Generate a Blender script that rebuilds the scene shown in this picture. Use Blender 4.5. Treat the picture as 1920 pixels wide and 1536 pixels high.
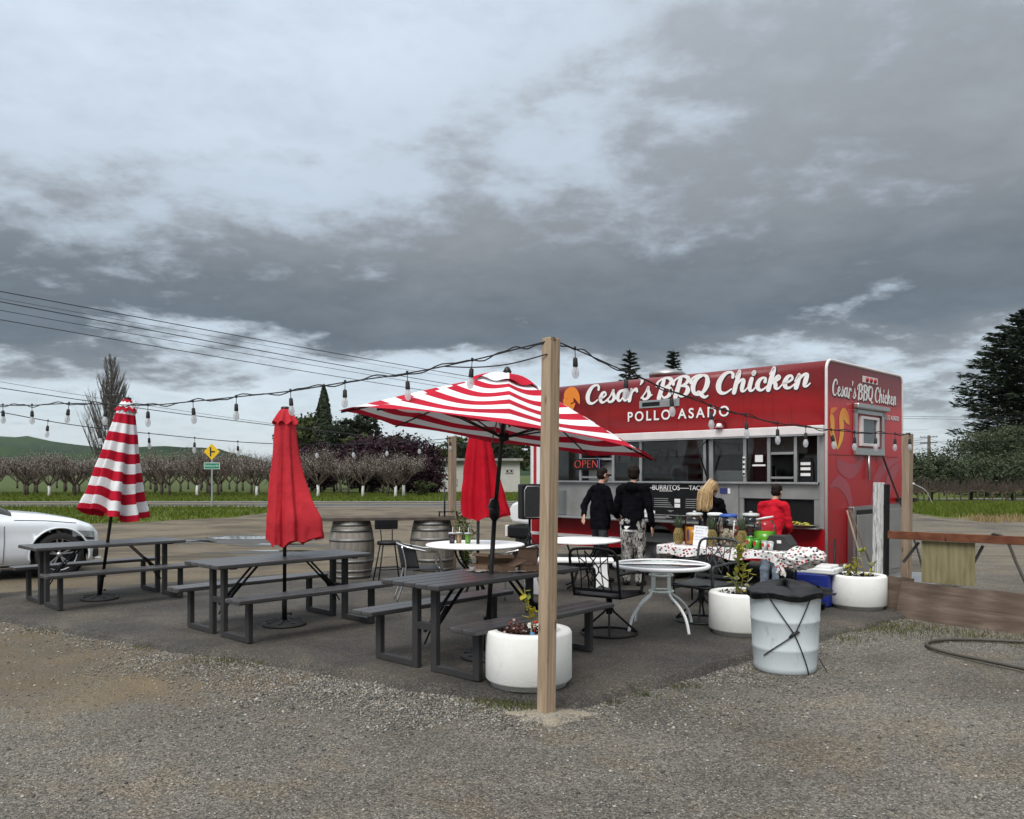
import bpy, bmesh, math, random
import numpy as np
from mathutils import Vector, Matrix, noise as mnoise
R = math.radians
for o in list(bpy.data.objects): bpy.data.objects.remove(o)
SC = bpy.context.scene
COL = SC.collection
# ---------------------------------------------------------------- camera
CAMH = 1.62
cam_d = bpy.data.cameras.new('camera'); cam = bpy.data.objects.new('camera', cam_d); COL.objects.link(cam)
cam.location = (0, 0, CAMH); cam.rotation_euler = (R(90), 0, 0)
cam_d.sensor_width = 36; cam_d.lens = 36 * 1538 / 1920
cam_d.shift_y = 122 / 1920
cam_d.clip_start = 0.05; cam_d.clip_end = 9000
SC.camera = cam
# ---------------------------------------------------------------- exposure
SC.view_settings.view_transform = 'Standard'; SC.view_settings.look = 'None'
SC.view_settings.gamma = 1; SC.view_settings.use_curve_mapping = False
SC.view_settings.exposure = 0.7
SC.cycles.use_denoising = True
SC.cycles.max_bounces = 8; SC.cycles.transparent_max_bounces = 24
SC.cycles.caustics_reflective = False; SC.cycles.caustics_refractive = False
# ---------------------------------------------------------------- node helpers
def nd(nt, typ, ins=None, **kw):
    n = nt.nodes.new(typ)
    for k, v in kw.items(): setattr(n, k, v)
    if ins:
        for k, v in ins.items():
            if hasattr(v, 'is_linked') or isinstance(v, bpy.types.NodeSocket): nt.links.new(v, n.inputs[k])
            else: n.inputs[k].default_value = v
    return n
def ma(nt, op, a, b=0.0, c=0.0, clamp=False):
    n = nd(nt, 'ShaderNodeMath', {0: a, 1: b, 2: c}, operation=op); n.use_clamp = clamp
    return n.outputs[0]
def noi(nt, vec, scale, detail=4, rough=.55, dist=0.0, out=0):
    return nd(nt, 'ShaderNodeTexNoise', {'Vector': vec, 'Scale': scale, 'Detail': detail, 'Roughness': rough, 'Distortion': dist}).outputs[out]
def ramp(nt, fac, stops, interp='LINEAR'):
    n = nd(nt, 'ShaderNodeValToRGB', {0: fac}); cr = n.color_ramp; cr.interpolation = interp
    while len(cr.elements) < len(stops): cr.elements.new(0.5)
    for e, (p, c) in zip(cr.elements, stops):
        e.position = p; e.color = tuple(c) + (1,) if len(c) == 3 else c
    return n.outputs[0]
def mixc(nt, f, a, b, mode='MIX'):
    n = nd(nt, 'ShaderNodeMix', None, data_type='RGBA', blend_type=mode)
    for i, v in ((0, f), (6, a), (7, b)):
        if isinstance(v, bpy.types.NodeSocket): nt.links.new(v, n.inputs[i])
        else: n.inputs[i].default_value = v if i == 0 else (tuple(v) + (1,) if len(v) == 3 else v)
    return n.outputs[2]
def sstep(nt, x, a, b):
    n = nd(nt, 'ShaderNodeMapRange', {0: x, 1: a, 2: b, 3: 0.0, 4: 1.0}, interpolation_type='SMOOTHSTEP')
    return n.outputs[0]
# ---------------------------------------------------------------- world: broken overcast
SKY_OFF = (1.2, -9.6, 0)
SUN_EL, SUN_AZ = 50, -158          # azimuth from +Y towards +X
w = bpy.data.worlds.new('World'); SC.world = w; w.use_nodes = True
nt = w.node_tree; nt.nodes.clear()
tc = nd(nt, 'ShaderNodeTexCoord').outputs['Generated']
sp = nd(nt, 'ShaderNodeSeparateXYZ', {0: tc}); dx, dy, dz = sp.outputs
zc = ma(nt, 'MAXIMUM', dz, 0.0)
den = ma(nt, 'ADD', zc, 0.20)
P = nd(nt, 'ShaderNodeCombineXYZ', {0: ma(nt, 'DIVIDE', dx, den), 1: ma(nt, 'DIVIDE', dy, den), 2: ma(nt, 'MULTIPLY', dz, 1.6)}).outputs[0]
Pm = nd(nt, 'ShaderNodeVectorMath', {0: P, 1: SKY_OFF}, operation='ADD').outputs[0]
n1 = noi(nt, Pm, 1.0, 8, .56, .2)
n2 = noi(nt, Pm, 3.0, 9, .60, .15)
n3 = noi(nt, nd(nt, 'ShaderNodeVectorMath', {0: P, 1: (11.3, -4.2, 2)}, operation='ADD').outputs[0], 0.4, 3, .5, .1)
n4 = noi(nt, Pm, 8.0, 7, .62, .1)
e = ma(nt, 'ADD', dz, ma(nt, 'ADD', ma(nt, 'MULTIPLY', ma(nt, 'SUBTRACT', n1, 0.5), 0.17), ma(nt, 'MULTIPLY', ma(nt, 'SUBTRACT', n2, 0.5), 0.07)))
cov = ramp(nt, e, [(0.0, (.26,) * 3), (0.10, (.30,) * 3), (0.14, (.62,) * 3), (0.175, (1.0,) * 3), (0.215, (.96,) * 3), (0.29, (.66,) * 3), (0.42, (.47,) * 3), (0.6, (.42,) * 3), (1.0, (.35,) * 3)])
cov = ma(nt, 'ADD', cov, ma(nt, 'MULTIPLY', dx, ma(nt, 'ADD', .20, ma(nt, 'MULTIPLY', sstep(nt, dz, .20, .38), .50))))
nn = ma(nt, 'ADD', ma(nt, 'MULTIPLY', n1, .70), ma(nt, 'ADD', ma(nt, 'MULTIPLY', n2, .86), ma(nt, 'MULTIPLY', n4, .42)))
mask = sstep(nt, ma(nt, 'ADD', nn, ma(nt, 'MULTIPLY', ma(nt, 'SUBTRACT', cov, .5), .62)), 0.86, 1.20)
bright = ramp(nt, dz, [(0.0, (.41, .465, .51)), (0.10, (.44, .495, .545)), (0.3, (.42, .475, .53)), (0.5, (.48, .54, .60)), (0.75, (1.0, 1.04, 1.08)), (1.0, (1.35, 1.37, 1.39))])
dark = ramp(nt, e, [(0.0, (.23, .25, .265)), (0.13, (.165, .185, .205)), (0.165, (.082, .104, .127)), (0.22, (.104, .124, .145)), (0.30, (.155, .173, .194)), (0.5, (.218, .242, .27)), (0.75, (.52, .54, .57)), (1.0, (.85, .87, .89))])
cl = mixc(nt, mask, bright, dark)
puff = ma(nt, 'ADD', ma(nt, 'MULTIPLY', n4, .5), ma(nt, 'MULTIPLY', n2, .8))
cl = mixc(nt, 1.0, cl, ma(nt, 'ADD', .43, ma(nt, 'ADD', ma(nt, 'MULTIPLY', puff, .74), ma(nt, 'MULTIPLY', n3, .24))), 'MULTIPLY')
sky = nd(nt, 'ShaderNodeTexSky', None, sky_type='NISHITA', sun_disc=False, sun_elevation=R(SUN_EL), sun_rotation=R(SUN_AZ)).outputs[0]
bg1 = nd(nt, 'ShaderNodeBackground', {0: sky, 1: 0.08})
bg2 = nd(nt, 'ShaderNodeBackground', {0: cl, 1: 1.0})
cover = ma(nt, 'SUBTRACT', 1.0, ma(nt, 'MULTIPLY', ma(nt, 'SUBTRACT', 1.0, mask), 0.25))
mx = nd(nt, 'ShaderNodeMixShader', {0: cover, 1: bg1.outputs[0], 2: bg2.outputs[0]})
nt.links.new(mx.outputs[0], nd(nt, 'ShaderNodeOutputWorld').inputs[0])
w.cycles.sampling_method = 'MANUAL'; w.cycles.sample_map_resolution = 1024
# ---------------------------------------------------------------- sun behind cloud
sd = bpy.data.lights.new('sun', 'SUN'); sd.energy = 1.5; sd.angle = R(30); sd.color = (1, .97, .93)
so = bpy.data.objects.new('sun', sd); COL.objects.link(so)
sdir = Vector((math.sin(R(SUN_AZ)) * math.cos(R(SUN_EL)), math.cos(R(SUN_AZ)) * math.cos(R(SUN_EL)), math.sin(R(SUN_EL))))
so.rotation_euler = sdir.to_track_quat('Z', 'Y').to_euler(); so.location = sdir * 40
# ---------------------------------------------------------------- materials
def new_mat(name):
    m = bpy.data.materials.new(name); m.use_nodes = True; t = m.node_tree; t.nodes.clear()
    out = nd(t, 'ShaderNodeOutputMaterial'); b = nd(t, 'ShaderNodeBsdfPrincipled')
    t.links.new(b.outputs[0], out.inputs[0])
    return m, t, b, out
def mat(name, col, rough=.6, metal=0.0, var=.12, scale=6, bump=0.0, bscale=60, col2=None, stretch=(1, 1, 1), spec=.5, emit=None, estr=0, coat=0, detail=5, tint=0.0, scuff=None):
    m, t, b, out = new_mat(name)
    c = nd(t, 'ShaderNodeTexCoord').outputs['Object']
    v = nd(t, 'ShaderNodeMapping', {0: c, 3: stretch}).outputs[0]
    n = noi(t, v, scale, detail, .6)
    lo = tuple(max(0, x * (1 - var)) for x in col); hi = col2 or tuple(min(1, x * (1 + var)) for x in col)
    cc = ramp(t, n, [(.3, lo), (.7, hi)])
    if scuff: cc = mixc(t, ma(t, 'MULTIPLY', sstep(t, noi(t, v, scuff[0], 8, .72, .4), scuff[1], scuff[1] + .16), scuff[2]), cc, scuff[3])
    if tint: cc = mixc(t, 1.0, cc, ma(t, 'ADD', 1 - tint, ma(t, 'MULTIPLY', nd(t, 'ShaderNodeObjectInfo').outputs['Random'], 2 * tint)), 'MULTIPLY')
    t.links.new(cc, b.inputs['Base Color'])
    b.inputs['Roughness'].default_value = rough; b.inputs['Metallic'].default_value = metal
    b.inputs['Specular IOR Level'].default_value = spec
    t.links.new(ma(t, 'ADD', rough - .08, ma(t, 'MULTIPLY', n, .16), clamp=True), b.inputs['Roughness'])
    if coat: b.inputs['Coat Weight'].default_value = coat; b.inputs['Coat Roughness'].default_value = .08
    if bump:
        nb = noi(t, v, bscale, 4, .6)
        t.links.new(nd(t, 'ShaderNodeBump', {'Strength': bump, 'Distance': .01, 'Height': nb}).outputs[0], b.inputs['Normal'])
    if emit:
        b.inputs['Emission Color'].default_value = tuple(emit) + (1,); b.inputs['Emission Strength'].default_value = estr
    return m
def glass(name, tint=(.9, .95, .95), refl=.06, rough=.02, alpha=.9, ior=1.5):
    m = bpy.data.materials.new(name); m.use_nodes = True; t = m.node_tree; t.nodes.clear()
    out = nd(t, 'ShaderNodeOutputMaterial')
    tr = nd(t, 'ShaderNodeBsdfTransparent', {0: tuple(x * alpha for x in tint) + (1,)})
    gl = nd(t, 'ShaderNodeBsdfGlossy', {0: (1, 1, 1, 1), 'Roughness': rough})
    fr = nd(t, 'ShaderNodeFresnel', {0: ior}).outputs[0]
    f = ma(t, 'ADD', fr, refl, clamp=True)
    t.links.new(nd(t, 'ShaderNodeMixShader', {0: f, 1: tr.outputs[0], 2: gl.outputs[0]}).outputs[0], out.inputs[0])
    return m
def cloth(name, col, var=.06, trans=.3, rough=.85, bscale=14, bump=.35):
    m, t, b, out = new_mat(name)
    c = nd(t, 'ShaderNodeTexCoord').outputs['Object']; n = noi(t, c, 4, 5)
    cc = ramp(t, n, [(.3, tuple(x * (1 - var) for x in col)), (.7, tuple(min(1, x * (1 + var)) for x in col))])
    t.links.new(cc, b.inputs['Base Color']); b.inputs['Roughness'].default_value = rough; b.inputs['Specular IOR Level'].default_value = .2
    nb = nd(t, 'ShaderNodeBump', {'Strength': bump, 'Distance': .02, 'Height': noi(t, c, bscale, 3)}).outputs[0]
    t.links.new(nb, b.inputs['Normal'])
    tl = nd(t, 'ShaderNodeBsdfTranslucent', {0: cc})
    t.links.new(nd(t, 'ShaderNodeMixShader', {0: trans, 1: b.outputs[0], 2: tl.outputs[0]}).outputs[0], out.inputs[0])
    return m
# ---------------------------------------------------------------- mesh helpers
class MB:
    def __init__(s): s.v = []; s.f = []; s.mi = []; s.sm = []
    def add(s, vs, fs, mi=0, smooth=False, M=None):
        k = len(s.v)
        s.v += [tuple(M @ Vector(p)) for p in vs] if M is not None else [tuple(p) for p in vs]
        for f in fs: s.f.append(tuple(i + k for i in f)); s.mi.append(mi); s.sm.append(smooth)
        return s
    def box(s, c, d, M=None, mi=0):
        x, y, z = c; a, b, h = d[0] / 2, d[1] / 2, d[2] / 2
        vs = [(x + i * a, y + j * b, z + k * h) for k in (-1, 1) for j in (-1, 1) for i in (-1, 1)]
        return s.add(vs, [(0, 2, 3, 1), (4, 5, 7, 6), (0, 1, 5, 4), (2, 6, 7, 3), (0, 4, 6, 2), (1, 3, 7, 5)], mi, False, M)
    def bar(s, p, q, wd, h, mi=0, up=(0, 0, 1)):
        p = Vector(p); q = Vector(q); d = (q - p); L = d.length; d.normalize(); u = Vector(up)
        if abs(d.dot(u)) > .98: u = Vector((1, 0, 0))
        x = d.cross(u).normalized(); zz = x.cross(d)
        M = Matrix.Translation((p + q) / 2) @ Matrix((x, d, zz)).transposed().to_4x4()
        return s.box((0, 0, 0), (wd, L, h), M, mi)
    def tube(s, pts, r, n=8, mi=0, smooth=True, cap=True, closed=False):
        pts = [Vector(p) for p in pts]; m = len(pts)
        rs = r if isinstance(r, (list, tuple)) else [r] * m
        vs = []; u = None
        for i, p in enumerate(pts):
            a = pts[(i - 1) % m] if (closed or i > 0) else p; b = pts[(i + 1) % m] if (closed or i < m - 1) else p
            d = (b - a); d = d.normalized() if d.length > 1e-9 else Vector((0, 0, 1))
            if u is None:
                u = Vector((0, 0, 1)) if abs(d.z) < .9 else Vector((1, 0, 0))
            u = (u - d * u.dot(d)); u = u.normalized() if u.length > 1e-6 else d.orthogonal().normalized(); w_ = d.cross(u)
            for k in range(n):
                t = 2 * math.pi * k / n; vs.append(p + (u * math.cos(t) + w_ * math.sin(t)) * rs[i])
        fs = []
        for i in range(m if closed else m - 1):
            j = (i + 1) % m
            for k in range(n): l = (k + 1) % n; fs.append((i * n + k, i * n + l, j * n + l, j * n + k))
        if cap and not closed:
            fs.append(tuple(range(n - 1, -1, -1))); fs.append(tuple((m - 1) * n + k for k in range(n)))
        return s.add(vs, fs, mi, smooth)
    def lathe(s, prof, n=24, c=(0, 0, 0), mi=0, smooth=True, M=None, sx=1, sy=1, cap=True):
        vs = []; fs = []
        for (r, z) in prof:
            for k in range(n):
                t = 2 * math.pi * k / n; vs.append((c[0] + r * sx * math.cos(t), c[1] + r * sy * math.sin(t), c[2] + z))
        for i in range(len(prof) - 1):
            for k in range(n): l = (k + 1) % n; fs.append((i * n + k, i * n + l, (i + 1) * n + l, (i + 1) * n + k))
        if cap and prof[0][0] > 1e-6: fs.append(tuple(range(n - 1, -1, -1)))
        if cap and prof[-1][0] > 1e-6: fs.append(tuple((len(prof) - 1) * n + k for k in range(n)))
        return s.add(vs, fs, mi, smooth, M)
    def grid(s, fn, nu, nv, mi=0, smooth=True, wrap=False):
        vs = [fn(i / nu, j / nv) for j in range(nv + 1) for i in range(nu + (0 if wrap else 1))]
        w_ = nu if wrap else nu + 1; fs = []; k = len(s.v)
        for j in range(nv):
            for i in range(nu):
                i2 = (i + 1) % w_ if wrap else i + 1
                f = (j * w_ + i, j * w_ + i2, (j + 1) * w_ + i2, (j + 1) * w_ + i)
                fs.append(f)
        if callable(mi):
            s.v += [tuple(p) for p in vs]
            for idx, f in enumerate(fs):
                s.f.append(tuple(a + k for a in f)); s.mi.append(mi((idx % nu + .5) / nu, (idx // nu + .5) / nv)); s.sm.append(smooth)
            return s
        return s.add(vs, fs, mi, smooth)
    def prism(s, poly, h, M=None, mi=0):
        n = len(poly); vs = [(x, y, 0) for x, y in poly] + [(x, y, h) for x, y in poly]
        fs = [tuple(range(n - 1, -1, -1)), tuple(range(n, 2 * n))] + [(i, (i + 1) % n, n + (i + 1) % n, n + i) for i in range(n)]
        return s.add(vs, fs, mi, False, M)
    def ball(s, c, r, n=10, m=6, mi=0, M=None):
        rx, ry, rz = r if isinstance(r, (tuple, list)) else (r, r, r)
        pr = [(math.sin(math.pi * i / m), -math.cos(math.pi * i / m)) for i in range(m + 1)]; pr[0] = (1e-7, -1); pr[-1] = (1e-7, 1)
        mm = Matrix.Translation(c) @ Matrix.Diagonal((rx, ry, rz, 1))
        if M is not None: mm = M @ mm
        vs = []; fs = []
        for (a, z) in pr:
            for k in range(n):
                t = 2 * math.pi * k / n; vs.append((a * math.cos(t), a * math.sin(t), z))
        for i in range(m):
            for k in range(n): l = (k + 1) % n; fs.append((i * n + k, i * n + l, (i + 1) * n + l, (i + 1) * n + k))
        return s.add(vs, fs, mi, True, mm)
    def mesh(s, name, mats):
        me = bpy.data.meshes.new(name); me.from_pydata(s.v, [], s.f)
        for m in (mats if isinstance(mats, (list, tuple)) else [mats]): me.materials.append(m)
        me.polygons.foreach_set('material_index', s.mi); me.polygons.foreach_set('use_smooth', s.sm); me.update()
        return me
    def build(s, name, mats, parent=None, bevel=0, M=None):
        return put(name, s.mesh(name, mats), parent, bevel, M)
def put(name, me, parent=None, bevel=0, M=None):
    o = bpy.data.objects.new(name, me); COL.objects.link(o)
    if M is not None: o.matrix_basis = M
    if parent is not None: o.parent = parent
    if bevel:
        b = o.modifiers.new('edge', 'BEVEL'); b.width = bevel; b.segments = 2; b.limit_method = 'ANGLE'; b.angle_limit = R(40)
        b.harden_normals = False
    return o
def tag(o, label, cat, group=None):
    o['label'] = label; o['category'] = cat
    if group: o['group'] = group
    return o
def thing(name, label, cat, loc=(0, 0, 0), rz=0, group=None):
    o = bpy.data.objects.new(name, None); COL.objects.link(o); o.location = loc; o.rotation_euler = (0, 0, rz); o.empty_display_size = .1
    return tag(o, label, cat, group)
def struct(o, kind='structure'): o['kind'] = kind; return o
def copy_tree(o, parent=None):
    c = o.copy(); COL.objects.link(c); c.parent = parent
    for ch in list(o.children): copy_tree(ch, c)
    return c
def crom(pts, n=6, closed=False):
    P_ = [np.array(p, float) for p in pts]; out = []; m = len(P_)
    for i in range(m if closed else m - 1):
        a = P_[(i - 1) % m] if closed or i > 0 else P_[i]; b = P_[i]; c = P_[(i + 1) % m]; d = P_[(i + 2) % m] if closed or i < m - 2 else c
        for k in range(n):
            t = k / n; out.append(.5 * (2 * b + (c - a) * t + (2 * a - 5 * b + 4 * c - d) * t * t + (3 * b - a - 3 * c + d) * t ** 3))
    if not closed: out.append(P_[-1])
    return [tuple(p) for p in out]
TMP = bpy.data.scenes.new('workbench')
def baked(o):
    TMP.collection.objects.link(o); vl = TMP.view_layers[0]; vl.update(); me = bpy.data.meshes.new_from_object(o.evaluated_get(vl.depsgraph)); return me
def text_mesh(body, size, mats, extrude=.002, align='CENTER', spacing=1.0, offset=0.0):
    cu = bpy.data.curves.new('txt', 'FONT'); cu.body = body; cu.size = size; cu.align_x = align; cu.align_y = 'CENTER'; cu.extrude = extrude; cu.space_character = spacing; cu.offset = offset
    o = bpy.data.objects.new('txt', cu); me = baked(o)
    me.name = 'lettering'; me.materials.clear()
    for m in (mats if isinstance(mats, (list, tuple)) else [mats]): me.materials.append(m)
    bpy.data.objects.remove(o); bpy.data.curves.remove(cu)
    return me
def frame(o, x, z):     # matrix: local x along x, local y along z (up on a sheet), local z = normal
    x = Vector(x).normalized(); z = Vector(z).normalized(); n = x.cross(z)
    return Matrix.Translation(o) @ Matrix((x, z, n)).transposed().to_4x4()
GZ = -0.05
# ================================================================ ground
def ground_mat():
    m, t, b, out = new_mat('gravel_ground')
    c = nd(t, 'ShaderNodeTexCoord').outputs['Object']; s = nd(t, 'ShaderNodeSeparateXYZ', {0: c}); X, Y, Z = s.outputs
    big = noi(t, c, .55, 5, .6, .4); mid = noi(t, c, 2.6, 6, .65, .3); fine = noi(t, c, 38, 4, .7)
    vo = nd(t, 'ShaderNodeTexVoronoi', {'Vector': c, 'Scale': 78.0, 'Randomness': 1.0}); vo2 = nd(t, 'ShaderNodeTexVoronoi', {'Vector': c, 'Scale': 150.0, 'Randomness': 1.0})
    gv = nd(t, 'ShaderNodeSeparateColor', {0: vo.outputs['Color']}).outputs[0]
    gv2 = nd(t, 'ShaderNodeSeparateColor', {0: vo2.outputs['Color']}).outputs[1]
    grey = ramp(t, ma(t, 'ADD', ma(t, 'MULTIPLY', gv, .55), ma(t, 'MULTIPLY', gv2, .45)), [(.05, (.038, .035, .031)), (.35, (.120, .112, .097)), (.65, (.190, .178, .154)), (.88, (.31, .29, .255)), (1, (.50, .475, .43))])
    earth = ramp(t, ma(t, 'ADD', ma(t, 'MULTIPLY', fine, .6), ma(t, 'MULTIPLY', gv2, .4)), [(.2, (.085, .069, .046)), (.55, (.165, .136, .094)), (.85, (.27, .228, .165))])
    # where bare earth shows through the stone
    left = ma(t, 'MULTIPLY', sstep(t, ma(t, 'ADD', X, ma(t, 'MULTIPLY', Y, -.25)), -2.0, -4.6), sstep(t, Y, 5.0, 6.6))
    farl = ma(t, 'MULTIPLY', sstep(t, Y, 9.0, 13.0), sstep(t, X, 4.0, -1.0))
    ed = ma(t, 'MAXIMUM', left, farl)
    eb = sstep(t, ma(t, 'ADD', ma(t, 'ADD', ma(t, 'MULTIPLY', mid, .7), ma(t, 'MULTIPLY', big, .5)), ma(t, 'MULTIPLY', ed, .36)), .68, .98)
    col = mixc(t, ma(t, 'MULTIPLY', eb, .92), grey, earth)
    tn_ = noi(t, nd(t, 'ShaderNodeVectorMath', {0: c, 1: (7, 3, 0)}, operation='ADD').outputs[0], 1.3, 7, .7, .5)
    col = mixc(t, ma(t, 'MULTIPLY', sstep(t, tn_, .46, .66), .75), col, mixc(t, 1.0, col, (1.12, 1.0, .85), 'MULTIPLY'))
    col = mixc(t, ma(t, 'MULTIPLY', sstep(t, tn_, .48, .34), .6), col, mixc(t, 1.0, col, (.80, .82, .80), 'MULTIPLY'))
    shade = ramp(t, big, [(.30, (.56, .55, .53)), (.5, (.80, .79, .77)), (.66, (1.02, .99, .94))])
    col = mixc(t, 1.0, col, shade, 'MULTIPLY')
    # rutted tracks on the far lot
    wv = nd(t, 'ShaderNodeTexWave', {'Vector': nd(t, 'ShaderNodeMapping', {0: c, 2: (0, 0, R(12)), 3: (.05, .55, 1)}).outputs[0], 'Scale': .9, 'Distortion': 6.0, 'Detail': 3.0, 'Detail Scale': 1.2}, bands_direction='Y').outputs[1]
    far = sstep(t, Y, 12, 17)
    col = mixc(t, ma(t, 'MULTIPLY', far, ma(t, 'MULTIPLY', sstep(t, wv, .45, .85), .55)), col, (.06, .05, .037))
    col = mixc(t, ma(t, 'MULTIPLY', far, ma(t, 'MULTIPLY', sstep(t, big, .35, .6), .55)), col, (.205, .172, .124))
    # weeds and grass beyond
    gr = sstep(t, ma(t, 'ADD', Y, ma(t, 'MULTIPLY', mid, 8.0)), 54, 62)
    gcol = ramp(t, noi(t, c, .5, 6, .7), [(.3, (.035, .050, .012)), (.55, (.065, .090, .018)), (.75, (.11, .11, .04))])
    col = mixc(t, gr, col, gcol)
    t.links.new(col, b.inputs['Base Color']); b.inputs['Roughness'].default_value = .93; b.inputs['Specular IOR Level'].default_value = .25
    h = ma(t, 'ADD', ma(t, 'MULTIPLY', vo.outputs['Distance'], -.8), ma(t, 'MULTIPLY', vo2.outputs['Distance'], -.35))
    h = ma(t, 'ADD', h, ma(t, 'MULTIPLY', mid, .6))
    t.links.new(nd(t, 'ShaderNodeBump', {'Strength': .8, 'Distance': .012, 'Height': h}).outputs[0], b.inputs['Normal'])
    return m
M_ground = ground_mat()
def gz(x, y):      # gentle relief of the lot near the camera
    f = max(0, min(1, (14 - abs(x)) / 3)) * max(0, min(1, (y + 1) / 2)) * max(0, min(1, (16 - y) / 2))
    return GZ + f * (.030 * mnoise.noise((x * .5, y * .5, 3)) + .012 * mnoise.noise((x * 1.9, y * 1.9, 1)) - .012)
g = MB()
g.grid(lambda u, v: (lambda x, y: (x, y, gz(x, y)))(-15 + 30 * u, -2 + 19 * v), 200, 130)
FAR = 3400
for (x0, x1, y0, y1) in ((-FAR, FAR, 17, FAR), (-FAR, FAR, -60, -2), (-FAR, -15, -2, 17), (15, FAR, -2, 17)):
    g.add([(x0, y0, GZ), (x1, y0, GZ), (x1, y1, GZ), (x0, y1, GZ)], [(0, 1, 2, 3)])
struct(g.build('ground', M_ground))

# ---- asphalt pad with ragged sloping edge
def asphalt_mat(name, lo, hi, light):
    m, t, b, out = new_mat(name)
    c = nd(t, 'ShaderNodeTexCoord').outputs['Object']
    vo = nd(t, 'ShaderNodeTexVoronoi', {'Vector': c, 'Scale': 130.0}); gv = nd(t, 'ShaderNodeSeparateColor', {0: vo.outputs['Color']}).outputs[0]
    col = ramp(t, gv, [(0, lo), (.8, hi), (1, light)])
    sh = ramp(t, noi(t, c, .9, 6, .65, .5), [(.3, (.62, .62, .63)), (.5, (1, .98, .95)), (.72, (1.65, 1.5, 1.32))])
    col = mixc(t, 1.0, col, sh, 'MULTIPLY')
    st = sstep(t, noi(t, c, 3.2, 4, .6, .6), .62, .72)
    col = mixc(t, ma(t, 'MULTIPLY', st, .6), col, (.016, .016, .017))
    du = sstep(t, noi(t, c, 1.4, 8, .75, .3), .52, .74)
    col = mixc(t, ma(t, 'MULTIPLY', du, .45), col, (.135, .118, .094))
    t.links.new(col, b.inputs['Base Color']); b.inputs['Roughness'].default_value = .88; b.inputs['Specular IOR Level'].default_value = .3
    t.links.new(nd(t, 'ShaderNodeBump', {'Strength': .5, 'Distance': .004, 'Height': ma(t, 'ADD', gv, noi(t, c, 60, 3))}).outputs[0], b.inputs['Normal'])
    return m
M_pad = asphalt_mat('pad_asphalt', (.032, .0300, .0270), (.073, .068, .060), (.15, .14, .12))
PAD = [(.46, 6.02), (2.3, 7.72), (4.5, 9.62), (5.7, 10.9), (5.2, 14.6), (.7, 17.0), (-2.9, 13.9), (-5.6, 12.05), (-7.6, 10.95), (-8.2, 10.6), (-6.0, 9.58), (-3.24, 7.9), (-2.34, 7.45), (-1.46, 7.0), (-.67, 6.44), (-.05, 6.10)]
def ring(poly, step, jit, seed):
    out = []; n = len(poly)
    for i in range(n):
        a = Vector(poly[i]); b = Vector(poly[(i + 1) % n]); k = max(1, int((b - a).length / step))
        for j in range(k):
            p = a.lerp(b, j / k); q = mnoise.noise((p.x * 1.7, p.y * 1.7, seed)) * jit + mnoise.noise((p.x * 6, p.y * 6, seed + 9)) * jit * .4
            d = (b - a).normalized(); out.append((p.x + d.y * q, p.y - d.x * q))
    return out
rg = ring(PAD, .07, .075, 2.0); cx = sum(p[0] for p in rg) / len(rg); cy = sum(p[1] for p in rg) / len(rg)
pb = bmesh.new(); n = len(rg)
top = [pb.verts.new((x, y, 0)) for x, y in rg]
def outp(i, d):
    a = Vector(rg[i - 2]); b = Vector(rg[(i + 2) % n]); t_ = (b - a).normalized(); return (rg[i][0] + t_.y * d, rg[i][1] - t_.x * d)
md = [pb.verts.new((*outp(i, .06), -.022)) for i in range(n)]
bt = [pb.verts.new((*outp(i, .17 + .05 * mnoise.noise((i * .3, 0, 0))), -.13)) for i in range(n)]
pb.faces.new(top)
for i in range(n):
    j = (i + 1) % n; pb.faces.new((top[j], top[i], md[i], md[j])); pb.faces.new((md[j], md[i], bt[i], bt[j]))
pme = bpy.data.meshes.new('asphalt_pad'); pb.to_mesh(pme); pb.free(); pme.materials.append(M_pad)
struct(put('asphalt_pad', pme))

# ---- loose stones: a scatter of small crushed rock
def stones(name, pts, sizes, cols, mats):
    rng = np.random.default_rng(5)
    base = np.array([(1, 0, 0), (-1, 0, 0), (0, 1, 0), (0, -1, 0), (0, 0, 1), (0, 0, -.6)], float)
    tri = [(0, 2, 4), (2, 1, 4), (1, 3, 4), (3, 0, 4), (2, 0, 5), (1, 2, 5), (3, 1, 5), (0, 3, 5)]
    N = len(pts); V = np.zeros((N, 6, 3)); th = rng.uniform(0, 6.28, N); ca, sa = np.cos(th), np.sin(th)
    jit = base[None] * rng.uniform(.6, 1.25, (N, 6, 3)) * (np.array([1, .8, .55]) * rng.uniform(.7, 1.2, (N, 3)))[:, None, :]
    V[..., 0] = jit[..., 0] * ca[:, None] - jit[..., 1] * sa[:, None]; V[..., 1] = jit[..., 0] * sa[:, None] + jit[..., 1] * ca[:, None]; V[..., 2] = jit[..., 2]
    V = V * sizes[:, None, None] + pts[:, None, :]
    F = (np.array(tri)[None] + (np.arange(N) * 6)[:, None, None]).reshape(-1, 3)
    me = bpy.data.meshes.new(name); me.vertices.add(N * 6); me.vertices.foreach_set('co', V.reshape(-1).astype(np.float32))
    me.loops.add(F.size); me.loops.foreach_set('vertex_index', F.reshape(-1).astype(np.int32)); me.polygons.add(len(F))
    me.polygons.foreach_set('loop_start', np.arange(0, F.size, 3, dtype=np.int32)); me.polygons.foreach_set('loop_total', np.full(len(F), 3, np.int32))
    for m in mats: me.materials.append(m)
    me.polygons.foreach_set('material_index', np.repeat(cols, 8).astype(np.int32)); me.update(calc_edges=True); me.validate()
    return put(name, me)
from mathutils.geometry import intersect_point_line
def inside(p, poly):
    c = False; n = len(poly); x, y = p
    for i in range(n):
        x1, y1 = poly[i]; x2, y2 = poly[i - 1]
        if (y1 > y) != (y2 > y) and x < (x2 - x1) * (y - y1) / (y2 - y1) + x1: c = not c
    return c
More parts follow.
